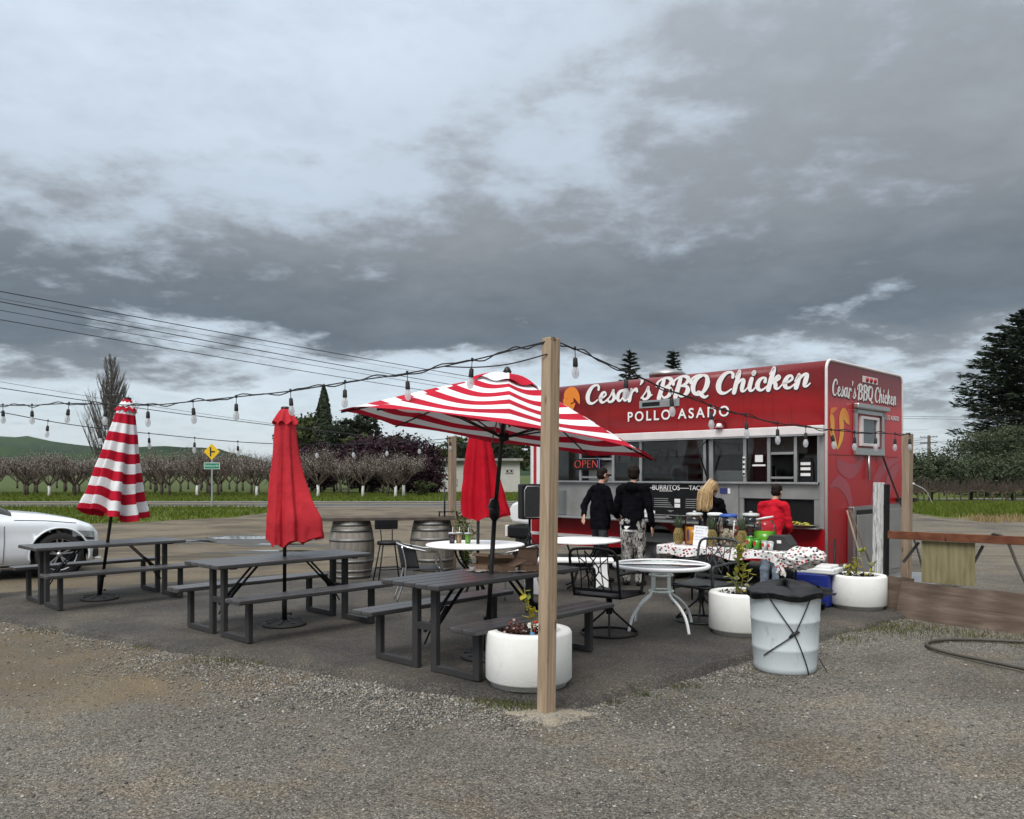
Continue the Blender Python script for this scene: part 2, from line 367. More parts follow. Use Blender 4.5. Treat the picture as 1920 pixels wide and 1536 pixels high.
M_st = [mat('stone_grey', (.20, .19, .168), .9, var=.25, scale=3), mat('stone_dark', (.075, .072, .067), .9, var=.25, scale=3), mat('stone_tan', (.25, .218, .165), .9, var=.25, scale=3), mat('stone_pale', (.38, .36, .32), .9, var=.15, scale=3)]
rnd = random.Random(11)
pts = []; sz = []; cl_ = []
seg = [((-6.0, 9.58), (-3.24, 7.9)), ((-3.24, 7.9), (-1.46, 7.0)), ((-1.46, 7.0), (-.1, 6.05)), ((-.1, 6.05), (.36, 5.82)), ((.36, 5.82), (2.3, 7.72)), ((2.3, 7.72), (4.5, 9.62))]
dens = [1500, 5000, 6500, 1500, 3800, 1100]
for (a, b), k in zip(seg, dens):
    a = Vector(a); b = Vector(b); d = (b - a).normalized(); nrm = Vector((d.y, -d.x))
    wid = .55 if k > 2000 else .3
    for i in range(k):
        p = a.lerp(b, rnd.random()) + nrm * (abs(rnd.gauss(0, wid)) + .03)
        if mnoise.noise((p.x * 1.5, p.y * 1.5, 7)) < -.25 and rnd.random() < .8: continue
        s_ = rnd.uniform(.006, .015) * (1.5 if rnd.random() < .08 else 1); z_ = gz(p.x, p.y)
        if (p - (b if k == 0 else a)).length < 0: continue
        pts.append((p.x, p.y, z_ + s_ * .2)); sz.append(s_); cl_.append(rnd.choice((0, 0, 0, 1, 1, 2, 2, 3)))
for i in range(52000):     # the open lot
    y = 2.6 + 7.4 * rnd.random() ** 1.35; x = rnd.uniform(-.72, .72) * (y + .6)
    if inside((x, y), PAD): continue
    q = mnoise.noise((x * .9, y * .9, 20)) + .6 * mnoise.noise((x * 3, y * 3, 21))
    if rnd.random() > .55 + q * .7: continue
    s_ = rnd.uniform(.003, .010) * (2.2 if rnd.random() < .03 else 1)
    pts.append((x, y, gz(x, y) + s_ * .15)); sz.append(s_); cl_.append(rnd.choice((0, 0, 1, 1, 1, 2, 2, 3)) if rnd.random() > .06 else 3)
for i in range(420):      # bigger pale stones lying about
    y = 3.0 + 7.5 * rnd.random(); x = rnd.uniform(-.7, .7) * (y + .6)
    if inside((x, y), PAD): continue
    s_ = rnd.uniform(.009, .019); pts.append((x, y, gz(x, y) + s_ * .1)); sz.append(s_); cl_.append(rnd.choice((3, 3, 2, 0)))
for i in range(2300):      # grit trodden onto the pad
    x = rnd.uniform(-6.5, 5.2); y = rnd.uniform(6.0, 13.5)
    if not inside((x, y), PAD): continue
    s_ = rnd.uniform(.002, .006); pts.append((x, y, s_ * .3)); sz.append(s_); cl_.append(rnd.choice((0, 0, 1, 2, 2, 3)))
for i in range(2600):      # pale sand and stone heaped at the foot of the near post
    r_ = abs(rnd.gauss(0, .2)); a_ = rnd.uniform(0, 6.28); x = .27 + r_ * math.cos(a_) * 1.2; y = 5.70 + r_ * math.sin(a_)
    if inside((x, y), PAD): continue
    s_ = rnd.uniform(.003, .009); pts.append((x, y, gz(x, y) + max(0, .03 - r_ * .12))); sz.append(s_); cl_.append(rnd.choice((2, 2, 3, 3, 0)))
o = stones('gravel', np.array(pts), np.array(sz), np.array(cl_), M_st)
o['kind'] = 'stuff'; o['label'] = 'loose crushed gravel lying over the lot and along the pad edge'

sh_ = MB(); sh_.grid(lambda u, v: (lambda a, q: (.26 + q * 1.25 * math.cos(a), 5.72 + q * math.sin(a) * .85, gz(.26 + q * 1.25 * math.cos(a), 5.72 + q * math.sin(a)) + .035 * (1 - v ** 1.5) - .006))(u * 6.2832, v * (.26 + .05 * math.sin(u * 6.2832 * 3) + .03 * math.sin(u * 6.2832 * 7))), 48, 10, 0, True, True)
struct(sh_.build('sand_heap', mat('pale_sand', (.27, .235, .175), .95, var=.35, scale=60, bump=.8, bscale=90)), 'stuff')
# ---- fallen leaves and litter on the pad
M_litter = mat('dead_leaf', (.16, .10, .045), .9, var=.4, scale=9); lv = MB(); rl = random.Random(31)
for i in range(170):
    x = rl.uniform(-6, 4.8); y = rl.uniform(5.0, 12.5); z = .006 if inside((x, y), PAD) else gz(x, y) + .008; a = rl.uniform(0, 6.28); s_ = rl.uniform(.008, .022); ca, sa = math.cos(a), math.sin(a)
    lv.add([(x + (p * ca - q * sa) * s_, y + (p * sa + q * ca) * s_, z + h_ * s_) for p, q, h_ in ((-1, 0, .1), (0, .4, .35), (1, 0, .15), (0, -.4, .3))], [(0, 1, 2, 3)])
o = lv.build('leaf_litter', M_litter); o['kind'] = 'stuff'; o['label'] = 'small dead leaves scattered over pad and gravel'
# ---- road with edge lines, curving away behind the food truck
M_road = asphalt_mat('road_asphalt', (.055, .055, .056), (.085, .085, .086), (.13, .13, .13))
M_line = mat('road_paint', (.62, .62, .60), .7, var=.15, scale=.6); M_yel = mat('road_paint_yellow', (.55, .40, .06), .7, var=.15, scale=.6)
path = [(x, 46.5) for x in range(-400, -3, 8)]
hd = 0; p = Vector((path[-1][0], 46.5))
for i in range(80):
    if i < 33: hd += R(2.2)
    p = p + Vector((math.cos(hd), math.sin(hd))) * 6; path.append((p.x, p.y))
def strip(name, off0, off1, z, m, parent=None):
    b = MB(); L = []
    for i, q in enumerate(path):
        a = Vector(path[max(0, i - 1)]); c = Vector(path[min(len(path) - 1, i + 1)]); d = (c - a).normalized(); nn = Vector((-d.y, d.x))
        L.append((*(Vector(q) + nn * off0), z)); L.append((*(Vector(q) + nn * off1), z))
    b.add(L, [(2 * i, 2 * i + 2, 2 * i + 3, 2 * i + 1) for i in range(len(path) - 1)])
    return b.build(name, m, parent)
road = struct(strip('road', -4.4, 4.4, GZ + .012, M_road))
strip('edge_line', -3.75, -3.50, GZ + .018, M_line, road); strip('edge_line', 3.5, 3.75, GZ + .018, M_line, road)
strip('centre_line', -.15, -.03, GZ + .018, M_yel, road); strip('centre_line', .05, .17, GZ + .018, M_yel, road)

# ---- grass
def grassmat(name, a, b_, c_):
    m, t, b, out = new_mat(name); oi = nd(t, 'ShaderNodeTexCoord').outputs['Object']
    col = ramp(t, noi(t, oi, 1.2, 5, .7), [(.3, a), (.5, b_), (.72, c_)])
    t.links.new(col, b.inputs['Base Color']); b.inputs['Roughness'].default_value = .8; b.inputs['Specular IOR Level'].default_value = .2
    tl = nd(t, 'ShaderNodeBsdfTranslucent', {0: col})
    t.links.new(nd(t, 'ShaderNodeMixShader', {0: .3, 1: b.outputs[0], 2: tl.outputs[0]}).outputs[0], out.inputs[0]); return m
M_gr = grassmat('grass_green', (.058, .086, .012), (.108, .145, .018), (.17, .195, .04)); M_dry = grassmat('grass_dry', (.22, .16, .075), (.31, .235, .115), (.38, .30, .16))
M_weed = grassmat('grass_weed', (.05, .06, .02), (.10, .11, .035), (.17, .16, .07))
def blades(name, pts, h, wd, m, label, seed=1, base=None):
    rng = np.random.default_rng(seed); P_ = np.array(pts, float); N = len(P_); th = rng.uniform(0, 6.28, N); H = h * rng.uniform(.45, 1.25, N); W = wd * rng.uniform(.6, 1.3, N)
    ln = rng.normal(0, .35, (N, 2)) * H[:, None]; dx_ = np.stack([np.cos(th), np.sin(th)], 1) * W[:, None] * .5
    V = np.zeros((N, 5, 3)); V[:, 0] = P_; V[:, 0, :2] -= dx_; V[:, 1] = P_; V[:, 1, :2] += dx_
    V[:, 2] = P_; V[:, 2, :2] += dx_ * .7 + ln * .35; V[:, 2, 2] += H * .6; V[:, 3] = P_; V[:, 3, :2] += -dx_ * .7 + ln * .35; V[:, 3, 2] += H * .6
    V[:, 4] = P_; V[:, 4, :2] += ln; V[:, 4, 2] += H
    tr = np.array([(0, 1, 2), (0, 2, 3), (3, 2, 4)]); F = (tr[None] + (np.arange(N) * 5)[:, None, None]).reshape(-1, 3)
    v = V.reshape(-1, 3); mi = np.zeros(len(F), np.int32)
    if base is not None:
        F2 = np.array(base[1]) + len(v); v = np.concatenate([v, np.array(base[0], float)]); F = np.concatenate([F, F2]); mi = np.concatenate([mi, np.ones(len(F2), np.int32)])
    me = bpy.data.meshes.new(name); me.vertices.add(len(v)); me.vertices.foreach_set('co', v.reshape(-1).astype(np.float32))
    me.loops.add(F.size); me.loops.foreach_set('vertex_index', F.reshape(-1).astype(np.int32)); me.polygons.add(len(F))
    me.polygons.foreach_set('loop_start', np.arange(0, F.size, 3, dtype=np.int32)); me.polygons.foreach_set('loop_total', np.full(len(F), 3, np.int32))
    me.materials.append(m); me.update(calc_edges=True)
    o = put(name, me); o['kind'] = 'stuff'; o['label'] = label; return o
def scatter(poly, n, seed, fn=None):
    r_ = random.Random(seed); xs = [p[0] for p in poly]; ys = [p[1] for p in poly]; out = []
    while len(out) < n:
        p = (r_.uniform(min(xs), max(xs)), r_.uniform(min(ys), max(ys)))
        if inside(p, poly) and (fn is None or r_.random() < fn(*p)): out.append((p[0], p[1], GZ - .01))
    return out
verge = [(-60, 27.5), (-16.5, 26.8), (-13, 28.5), (-11, 32), (-10.3, 37), (-9.6, 40.5), (-14, 42.0), (-60, 42.0)]
edge_fn = lambda x, y: max(.05, min(1, .75 + 1.2 * mnoise.noise((x * .5, y * .5, 4))))
bv = MB(); bv.add([(x, y, GZ + .006) for x, y in ring(verge, 1.5, .6, 4)], [tuple(range(len(ring(verge, 1.5, .6, 4))))]); struct(bv.build('grass_verge', M_gr))
blades('verge_grass', scatter(verge, 30000, 3, edge_fn), .17, .05, M_gr, 'green grass verge between the dirt lot and the road', 3)
bv = MB(); bv.add([(-80, 51.3, GZ + .004), (5, 51.3, GZ + .004), (5, 61, GZ + .004), (-80, 61, GZ + .004)], [(0, 1, 2, 3)]); struct(bv.build('orchard_verge', M_gr))
blades('orchard_grass', scatter([(-60, 51.2), (4, 51.2), (4, 75), (-70, 75)], 30000, 4, lambda x, y: min(1, (51.5 / y) ** 3 + .1)), .18, .07, M_gr, 'green grass under the orchard beyond the road', 4)
bv = MB(); bv.add([(16.5, 31.5, GZ + .004), (31, 31, GZ + .004), (60, 95, GZ + .004), (30, 95, GZ + .004)], [(0, 1, 2, 3)]); struct(bv.build('field', M_gr))
blades('field_grass', scatter([(17, 32), (30, 31), (34, 46), (18, 46)], 16000, 5), .30, .05, M_gr, 'green grass field in front of the bare vines', 5)
blades('dry_grass', scatter([(20, 27.8), (26, 27), (30, 33), (23.5, 32.5), (19.2, 30.2)], 5200, 6, edge_fn), .42, .035, M_dry, 'strip of straw coloured dry grass beside the gravel lot', 6)
blades('dry_grass', scatter([(16.5, 28.6), (20, 28), (20, 30), (16.5, 31)], 900, 16, edge_fn), .25, .035, M_dry, 'sparse straw coloured grass by the gravel lot', 16)
def pad_weeds():
    r_ = random.Random(8); out = []
    def clump(x, y, n, s):
        for i in range(n):
            a = r_.gauss(0, s); b_ = r_.gauss(0, s * .6); out.append((x + a, y + b_, gz(x + a, y + b_) - .004))
    for x, y, n, s in ((.02, 5.93, 420, .13), (-.2, 6.05, 130, .1), (-2.2, 7.3, 120, .12), (-2.6, 7.35, 180, .16), (-3.6, 7.95, 60, .1), (-4.9, 8.8, 140, .2), (1.0, 6.28, 60, .06), (1.35, 6.55, 70, .07), (.75, 6.05, 45, .05),
                       (3.9, 8.85, 500, .28), (4.3, 9.0, 450, .3), (4.7, 8.5, 500, .35), (5.2, 8.2, 350, .3), (3.4, 8.35, 120, .15), (4.1, 9.25, 150, .15)):
        clump(x, y, n, s)
    return out
blades('weeds', pad_weeds(), .045, .007, M_weed, 'low weeds growing along the edge of the asphalt pad', 9)

# ---- puddles in the dirt lot
M_water, t_, b_, o_ = new_mat('puddle_water'); b_.inputs['Base Color'].default_value = (.035, .030, .024, 1); b_.inputs['Roughness'].default_value = .03; b_.inputs['IOR'].default_value = 1.33
t_.links.new(nd(t_, 'ShaderNodeBump', {'Strength': .05, 'Distance': .01, 'Height': noi(t_, nd(t_, 'ShaderNodeTexCoord').outputs['Object'], 3, 2)}).outputs[0], b_.inputs['Normal'])
M_mud = mat('wet_mud', (.045, .037, .028), .5, var=.4, scale=1.5, bump=.4, bscale=12)
def blob(name, cx_, cy_, rx, ry, z, m, seed, parent=None, nn=40):
    b = MB(); vs = [(cx_, cy_, z)]
    for i in range(nn):
        a = 2 * math.pi * i / nn; q = 1 + .45 * mnoise.noise((math.cos(a) * 1.6, math.sin(a) * 1.6, seed)) + .2 * mnoise.noise((math.cos(a) * 5, math.sin(a) * 5, seed)); vs.append((cx_ + rx * q * math.cos(a), cy_ + ry * q * math.sin(a), z))
    b.add(vs, [(0, i + 1, (i + 1) % nn + 1) for i in range(nn)]); return b.build(name, m, parent)
for (x, y, rx, ry, sd_) in ((-7.0, 21.6, .95, .55, 1), (-8.3, 20.6, .35, .18, 2), (-5.0, 17.9, .8, .16, 4), (-5.6, 19.6, .6, .18, 5), (-.75, 15.6, .45, .2, 6)):
    mdo = struct(blob('mud', x + .2, y - .3, rx * 2.0, ry * 2.3, GZ + .004, M_mud, sd_ + 20)); struct(blob('puddle', x, y, rx, ry, GZ + .010, M_water, sd_))

# ---- distant hills
def hill_mat():
    m, t, b, out = new_mat('hill_grass'); c = nd(t, 'ShaderNodeTexCoord').outputs['Object']
    col = ramp(t, noi(t, c, .0035, 6, .6), [(.35, (.012, .022, .013)), (.5, (.030, .052, .022)), (.7, (.046, .076, .028))])
    t.links.new(col, b.inputs['Base Color']); b.inputs['Roughness'].default_value = 1; b.inputs['Specular IOR Level'].default_value = 0; return m
M_hill = hill_mat()
def hills(name, Y0, depth, xs, hs, seed):
    b = MB()
    def fn(u, v):
        x = xs[0] + (xs[-1] - xs[0]) * u; h = float(np.interp(x, xs, hs)); r_ = math.sin(math.pi * min(1, v * 1.0) * .5) if v < 1 else 1
        y = Y0 + depth * v
        nz = h * (1 + .22 * mnoise.fractal((x * .004, seed, v), 1, 2, 5)) * (v ** .8) * (1 + .25 * mnoise.noise((x * .006, y * .006, seed)))
        return (x, y, nz + GZ - 1)
    b.grid(fn, 160, 24); return struct(b.build(name, M_hill))
hills('hills', 1500, 700, [-2600, -1500, -1400, -1100, -900, -760, -640, -500, 0, 900, 2600], [120, 106, 98, 74, 68, 66, 30, 38, 40, 30, 30], 1.0)
hills('hills', 1200, 260, [-2600, -1500, -1200, -820, -640, -520, -430, -300, 200, 2600], [60, 48, 44, 40, 58, 50, 18, 30, 28, 20], 5.0)
# ================================================================ vegetation
def leafmat(name, a, b_, c_, trans=.25):
    m, t, b, out = new_mat(name); c = nd(t, 'ShaderNodeTexCoord').outputs['Object']
    geo = nd(t, 'ShaderNodeNewGeometry').outputs['Random Per Island']
    col = ramp(t, ma(t, 'ADD', ma(t, 'MULTIPLY', noi(t, c, .9, 3, .6), .6), ma(t, 'MULTIPLY', geo, .4)), [(.25, a), (.5, b_), (.75, c_)])
    t.links.new(col, b.inputs['Base Color']); b.inputs['Roughness'].default_value = .7; b.inputs['Specular IOR Level'].default_value = .25
    tl = nd(t, 'ShaderNodeBsdfTranslucent', {0: col})
    t.links.new(nd(t, 'ShaderNodeMixShader', {0: trans, 1: b.outputs[0], 2: tl.outputs[0]}).outputs[0], out.inputs[0]); return m
M_bark = mat('bark', (.075, .06, .048), .95, var=.35, scale=5, bump=.5, bscale=20, stretch=(1, 1, .25))
M_barkg = mat('bark_grey', (.13, .115, .10), .95, var=.3, scale=5)
M_twig = mat('orchard_twig', (.082, .060, .043), .95, var=.3, scale=2)
M_white = mat('trunk_whitewash', (.70, .69, .64), .9, var=.12, scale=6)
M_bloss = leafmat('blossom', (.24, .20, .175), (.40, .345, .31), (.60, .55, .51), .3)
M_olive = leafmat('leaf_olive', (.030, .042, .020), (.056, .074, .036), (.098, .118, .064)); M_dark = leafmat('leaf_dark', (.012, .018, .010), (.024, .034, .016), (.045, .058, .028))
M_mid = leafmat('leaf_mid', (.030, .044, .012), (.058, .078, .022), (.10, .12, .038)); M_plum = leafmat('leaf_plum', (.014, .004, .008), (.028, .008, .015), (.050, .017, .026), .15)
M_con = leafmat('needle_dark', (.012, .022, .013), (.026, .040, .022), (.048, .066, .036), .1); M_cyp = leafmat('needle_cypress', (.016, .024, .010), (.03, .042, .018), (.05, .065, .03), .1)
def cards(P_, N_, s, asp=.6, rng=None, D=None):
    """leaf-like diamonds at P_ with normals N_ -> verts, faces"""
    n = len(P_); r_ = rng.normal(size=(n, 3)); t = np.cross(N_, r_) if D is None else D + r_ * .3; t /= np.linalg.norm(t, axis=1)[:, None] + 1e-9; b = np.cross(N_, t)
    S = s * rng.uniform(.6, 1.35, n)[:, None]
    V = np.stack([P_ - t * S, P_ + b * S * asp + N_ * S * .12, P_ + t * S, P_ - b * S * asp + N_ * S * .12], 1)
    F = np.arange(n * 4).reshape(-1, 4); return V.reshape(-1, 3), F
def np_mesh(name, V, F, m, extra=None):
    me = bpy.data.meshes.new(name); k = F.shape[1]; me.vertices.add(len(V)); me.vertices.foreach_set('co', V.reshape(-1).astype(np.float32))
    me.loops.add(F.size); me.loops.foreach_set('vertex_index', F.reshape(-1).astype(np.int32)); me.polygons.add(len(F))
    me.polygons.foreach_set('loop_start', np.arange(0, F.size, k, dtype=np.int32)); me.polygons.foreach_set('loop_total', np.full(len(F), k, np.int32))
    me.materials.append(m); me.update(calc_edges=True); return me
def lobes_tree(name, label, loc, h, lobes, nleaf, ls, m, trunk_r=.18, seed=0, cat='tree', group=None, clump=.9, trunk_h=None):
    """lobes: (x,y,z,rx,ry,rz); leaves grouped in clumps on and inside the lobes so that gaps stay"""
    rng = np.random.default_rng(seed); t = thing(name, label, cat, loc, 0, group); tot = sum(l[3] * l[5] for l in lobes); Ps = []; Ns = []
    for l in lobes:
        k = max(6, int(nleaf * l[3] * l[5] / tot)); per = 26; nc = max(3, k // per)
        d = rng.normal(size=(nc, 3)); d /= np.linalg.norm(d, axis=1)[:, None]; rad = rng.uniform(.55, 1.08, nc) ** .6
        cc = d * rad[:, None] * np.array(l[3:6]) + np.array(l[:3]); cs = clump * min(l[3:6]) * rng.uniform(.16, .34, nc)
        q = rng.normal(size=(nc, per, 3)) * cs[:, None, None] * np.array([1, 1, .7]) + cc[:, None, :]
        nn = d[:, None, :] * .8 + rng.normal(size=(nc, per, 3)) * .7 + np.array([0, 0, .35]); nn /= np.linalg.norm(nn, axis=2)[..., None]
        Ps.append(q.reshape(-1, 3)); Ns.append(nn.reshape(-1, 3))
    P_ = np.concatenate(Ps); N_ = np.concatenate(Ns); P_[:, 2] = np.maximum(P_[:, 2], .08)
    V, F = cards(P_, N_, ls, .55, rng); put('crown', np_mesh('crown', V, F, m), t)
    b = MB(); th_ = trunk_h or h * .5; b.tube([(0, 0, -.1), (.05, .03, th_ * .5), (-.04, 0, th_)], [trunk_r * 1.25, trunk_r, trunk_r * .6], 7)
    for l in lobes[:9]:
        b.tube([(0, 0, th_ * .55), (l[0] * .5, l[1] * .5, (th_ * .55 + l[2]) * .5), l[:3]], [trunk_r * .6, trunk_r * .35, trunk_r * .12], 5)
    b.build('trunk', M_bark, t); return t
def rand_lobes(n, rx, rz, z0, seed, r0=.35, r1=.55):
    r_ = random.Random(seed); out = []
    for i in range(n):
        a = r_.uniform(0, 6.28); q = r_.random() ** .5; z = z0 + r_.uniform(-.75, .85) * rz; f = math.sqrt(max(.12, 1 - ((z - z0) / rz) ** 2)); s = r_.uniform(r0, r1)
        out.append((math.cos(a) * rx * q * f * .75, math.sin(a) * rx * q * f * .75, z, rx * s, rx * s, rz * s * .95))
    return out
# ---- orchard: pruned vase-shaped trees in blossom
def orchard_mesh(seed):
    r_ = random.Random(seed); b = MB(); tips = []
    def grow(p, d, L, rad, lv):
        q = p + d * L * .5 + Vector((r_.gauss(0, .04), r_.gauss(0, .04), 0)) * L; e_ = p + d * L + Vector((0, 0, .05 * L))
        b.tube([p, q, e_], [rad, rad * .8, rad * .55], 5 if lv < 1 else 3, cap=False)
        if lv >= 1: tips.extend([(q, .5), (e_, 1)])
        if lv == 3: return
        for k in range((5, 5, 4)[lv]):
            t = r_.uniform(.35, 1); base = p.lerp(e_, t); nd_ = (d + Vector((r_.gauss(0, .55), r_.gauss(0, .55), r_.uniform(0, .55)))).normalized(); grow(base, nd_, L * r_.uniform(.5, .75), rad * .5, lv + 1)
    for k in range(6):
        a = k * 1.05 + r_.uniform(-.3, .3); grow(Vector((0, 0, .78 + r_.uniform(-.06, .08))), Vector((math.cos(a) * .75, math.sin(a) * .75, .75)).normalized(), r_.uniform(1.25, 1.65), .055, 0)
    rng = np.random.default_rng(seed); tp = np.array([tuple(p) for p, w_ in tips]); idx = rng.integers(0, len(tp), 1200)
    P_ = tp[idx] + rng.normal(size=(1200, 3)) * .10; N_ = rng.normal(size=(1200, 3)); N_ /= np.linalg.norm(N_, axis=1)[:, None]
    V, F = cards(P_, N_, .032, .8, rng)
    tr = MB(); tr.tube([(0, 0, -.1), (.03, 0, .4), (0, 0, .86)], [.13, .105, .10], 8)
    return b.mesh('branches', M_twig), np_mesh('blossom', V, F, M_bloss), tr.mesh('trunk', M_bark), tr.mesh('trunk', M_white)
ORCH = [orchard_mesh(40 + i) for i in range(6)]
rO = random.Random(77)
def orchard_tree(x, y, white, label, group, sc=1.0):
    br, bl, td, tw = ORCH[rO.randrange(6)]; t = thing('orchard_tree', label, 'tree', (x, y, GZ), rO.uniform(0, 6.28), group)
    t.scale = (sc, sc, sc * rO.uniform(.92, 1.08)); c = put('crown', br, t); put('blossom', bl, c); put('trunk', tw if white else td, t); return t
wt = [(92, 'left of the striped closed umbrella'), (370, 'just left of the yellow diamond sign'), (482, 'between the yellow sign and the red closed umbrella'), (596, 'behind the flared side of the red closed umbrella'), (681, 'in front of the purple plum trees')]
for px, where in wt:
    y = 62 + rO.uniform(-1, 1); orchard_tree((px - 960) / 1538 * y, y, True, 'pruned orchard tree with white painted trunk ' + where, 'white trunked orchard trees')
for px, where in ((742, 'left one of the close pair by the white house'), (754, 'right one of the close pair by the white house')):
    orchard_tree((px - 960) / 1538 * 60.5, 60.5 + (px > 750) * .8, True, 'orchard tree with white painted trunk, ' + where, 'white trunked orchard trees', 1.05)
row = 0
for y in (63.5, 67.0, 70.5, 74.5, 79, 85, 92, 100):
    k = 3.7 if y < 80 else 4.6; x = -.66 * y + rO.uniform(0, 2)
    while x < -.145 * y:
        px = 960 + 1538 * x / y
        if not (y < 65 and min(abs(px - w_[0]) for w_ in wt) < 22): orchard_tree(x + rO.uniform(-.3, .3), y + rO.uniform(-.3, .3), False, 'pruned orchard tree with bare brown branches and pale blossom beyond the road', 'dark trunked orchard trees')
        x += k * (1.0 if y < 80 else 1.0)
    row += 1
# ---- the tall bare poplar
def poplar(loc, h):
    r_ = random.Random(5); t = thing('poplar_tree', 'tall bare poplar with upright grey branches beyond the orchard', 'tree', loc)
    b = MB(); b.tube([(0, 0, -.2), (.1, 0, h * .4), (0, .1, h * .75), (.1, 0, h)], [.35, .24, .12, .02], 7); b.build('trunk', M_barkg, t)
    c = MB()
    for i in range(190):
        z = h * (.06 + .86 * r_.random() ** 1.0); a = r_.uniform(0, 6.28); L = h * r_.uniform(.20, .36) * (1.12 - z / h); p = Vector((0, 0, z)); d = Vector((math.cos(a) * .36, math.sin(a) * .36, 1)).normalized()
        m_ = p + Vector((math.cos(a), math.sin(a), .7)) * L * .28; e_ = m_ + d * L * .8
        c.tube([p, m_, e_], [.06, .045, .012], 4, cap=False)
        for k in range(9):
            q = m_.lerp(e_, r_.random()); a2 = a + r_.gauss(0, .9); d2 = Vector((math.cos(a2) * .35, math.sin(a2) * .35, 1)).normalized(); f = q + d2 * L * r_.uniform(.25, .5); c.tube([q, f], [.028, .008], 3, cap=False)
            for k2 in range(3):
                g_ = q.lerp(f, r_.random()); a3 = a2 + r_.gauss(0, 1.2); c.tube([g_, g_ + Vector((math.cos(a3) * .4, math.sin(a3) * .4, 1)).normalized() * L * r_.uniform(.1, .25)], [.018, .006], 3, cap=False)
    c.build('crown', M_barkg, t)
poplar((-52.8, 108, GZ), 17.6)
# ---- background broadleaf trees
def at(px, Y): return ((px - 960) / 1538 * Y, Y, GZ)
lobes_tree('plum_tree', 'large dark purple plum tree nearest the white house', at(762, 72), 5, [(0, 0, 2.6, 2.9, 2.2, 2.2), (-1.6, 0, 2.9, 2, 1.6, 1.7), (1.4, -.3, 2.0, 1.9, 1.6, 1.7), (.4, 0, 3.6, 2.1, 1.6, 1.3), (2.4, -.4, 1.1, 1.1, 1, 1.0), (-2.6, 0, 2.4, 1.4, 1.2, 1.4)], 12000, .16, M_plum, .2, 1, group='purple plum trees')
lobes_tree('plum_tree', 'wide dark purple plum tree in the middle of the plum row', at(695, 74), 5, [(0, 0, 2.8, 2.6, 2, 2.3), (-1.6, 0, 2.5, 1.8, 1.6, 1.8), (1.6, 0, 3.1, 1.9, 1.6, 1.7), (.2, 0, 3.8, 1.6, 1.5, 1.1)], 10000, .16, M_plum, .2, 2, group='purple plum trees')
lobes_tree('plum_tree', 'smaller dark purple plum tree beside the cypress', at(598, 76), 4, [(0, 0, 2.4, 1.6, 1.5, 2.0), (-.6, 0, 3.1, 1.1, 1, 1.1), (.7, 0, 2.9, 1.1, 1, 1.1)], 6000, .16, M_plum, .18, 3, group='purple plum trees')
lobes_tree('broadleaf_tree', 'dark spreading tree behind the plum trees', at(662, 98), 9, rand_lobes(13, 3.9, 2.6, 6.1, 9), 9000, .22, M_dark, .3, 4)
lobes_tree('broadleaf_tree', 'mid green bushy tree between the palm and the cypress', at(570, 90), 8, rand_lobes(12, 2.9, 2.9, 4.9, 10), 8000, .2, M_mid, .25, 5)
lobes_tree('shrub', 'light green shrub above the middle plum tree', at(700, 84), 5, rand_lobes(10, 3.4, 1.4, 4.6, 12), 5000, .17, M_mid, .15, 6, 'shrub')
lobes_tree('shrub', 'yellow green shrub above the far plum tree', at(745, 86), 5, rand_lobes(9, 2.6, 1.2, 4.4, 13), 4000, .17, M_mid, .15, 7, 'shrub')
lobes_tree('broadleaf_tree', 'green tree behind the flat roof of the white house', at(845, 110), 7, rand_lobes(11, 3.6, 2.2, 4.0, 14), 6000, .2, M_mid, .25, 8)
lobes_tree('broadleaf_tree', 'dark tree behind the second red umbrella', at(905, 106), 7, rand_lobes(12, 4.2, 2.6, 4.2, 15), 7000, .22, M_dark, .25, 9)
lobes_tree('broadleaf_tree', 'green tree at the edge of the food truck beyond the house', at(965, 108), 7, rand_lobes(11, 3.6, 2.4, 4.2, 16), 6500, .2, M_mid, .25, 10)
lobes_tree('shrub', 'low flowering shrub under the plum tree by the house', at(800, 64), 1, rand_lobes(7, 1.2, .5, .6, 17), 1800, .09, M_mid, .05, 11, 'shrub')
# ---- cypress
def cypress():
    t = thing('cypress_tree', 'narrow dark cypress rising above the plum trees', 'tree', at(607, 88)); rng = np.random.default_rng(3); n = 9000; z = rng.uniform(.3, 11.3, n)
    rr = np.interp(z, [0, 1, 4, 8, 10.2, 11.3], [.7, 1.05, 1.2, .82, .34, .05]) * rng.uniform(.62, 1.08, n); a = rng.uniform(0, 6.28, n); lump = 1 + .16 * np.sin(a * 3 + z * 1.3) + .1 * np.sin(a * 7 + z * 3)
    P_ = np.stack([np.cos(a) * rr * lump, np.sin(a) * rr * lump, z], 1); N_ = np.stack([np.cos(a), np.sin(a), .6 + 0 * a], 1) + rng.normal(size=(n, 3)) * .4; N_ /= np.linalg.norm(N_, axis=1)[:, None]
    V, F = cards(P_, N_, .16, .5, rng); put('crown', np_mesh('crown', V, F, M_cyp), t); b = MB(); b.tube([(0, 0, -.1), (0, 0, 9)], [.2, .04], 6); b.build('trunk', M_bark, t)
cypress()
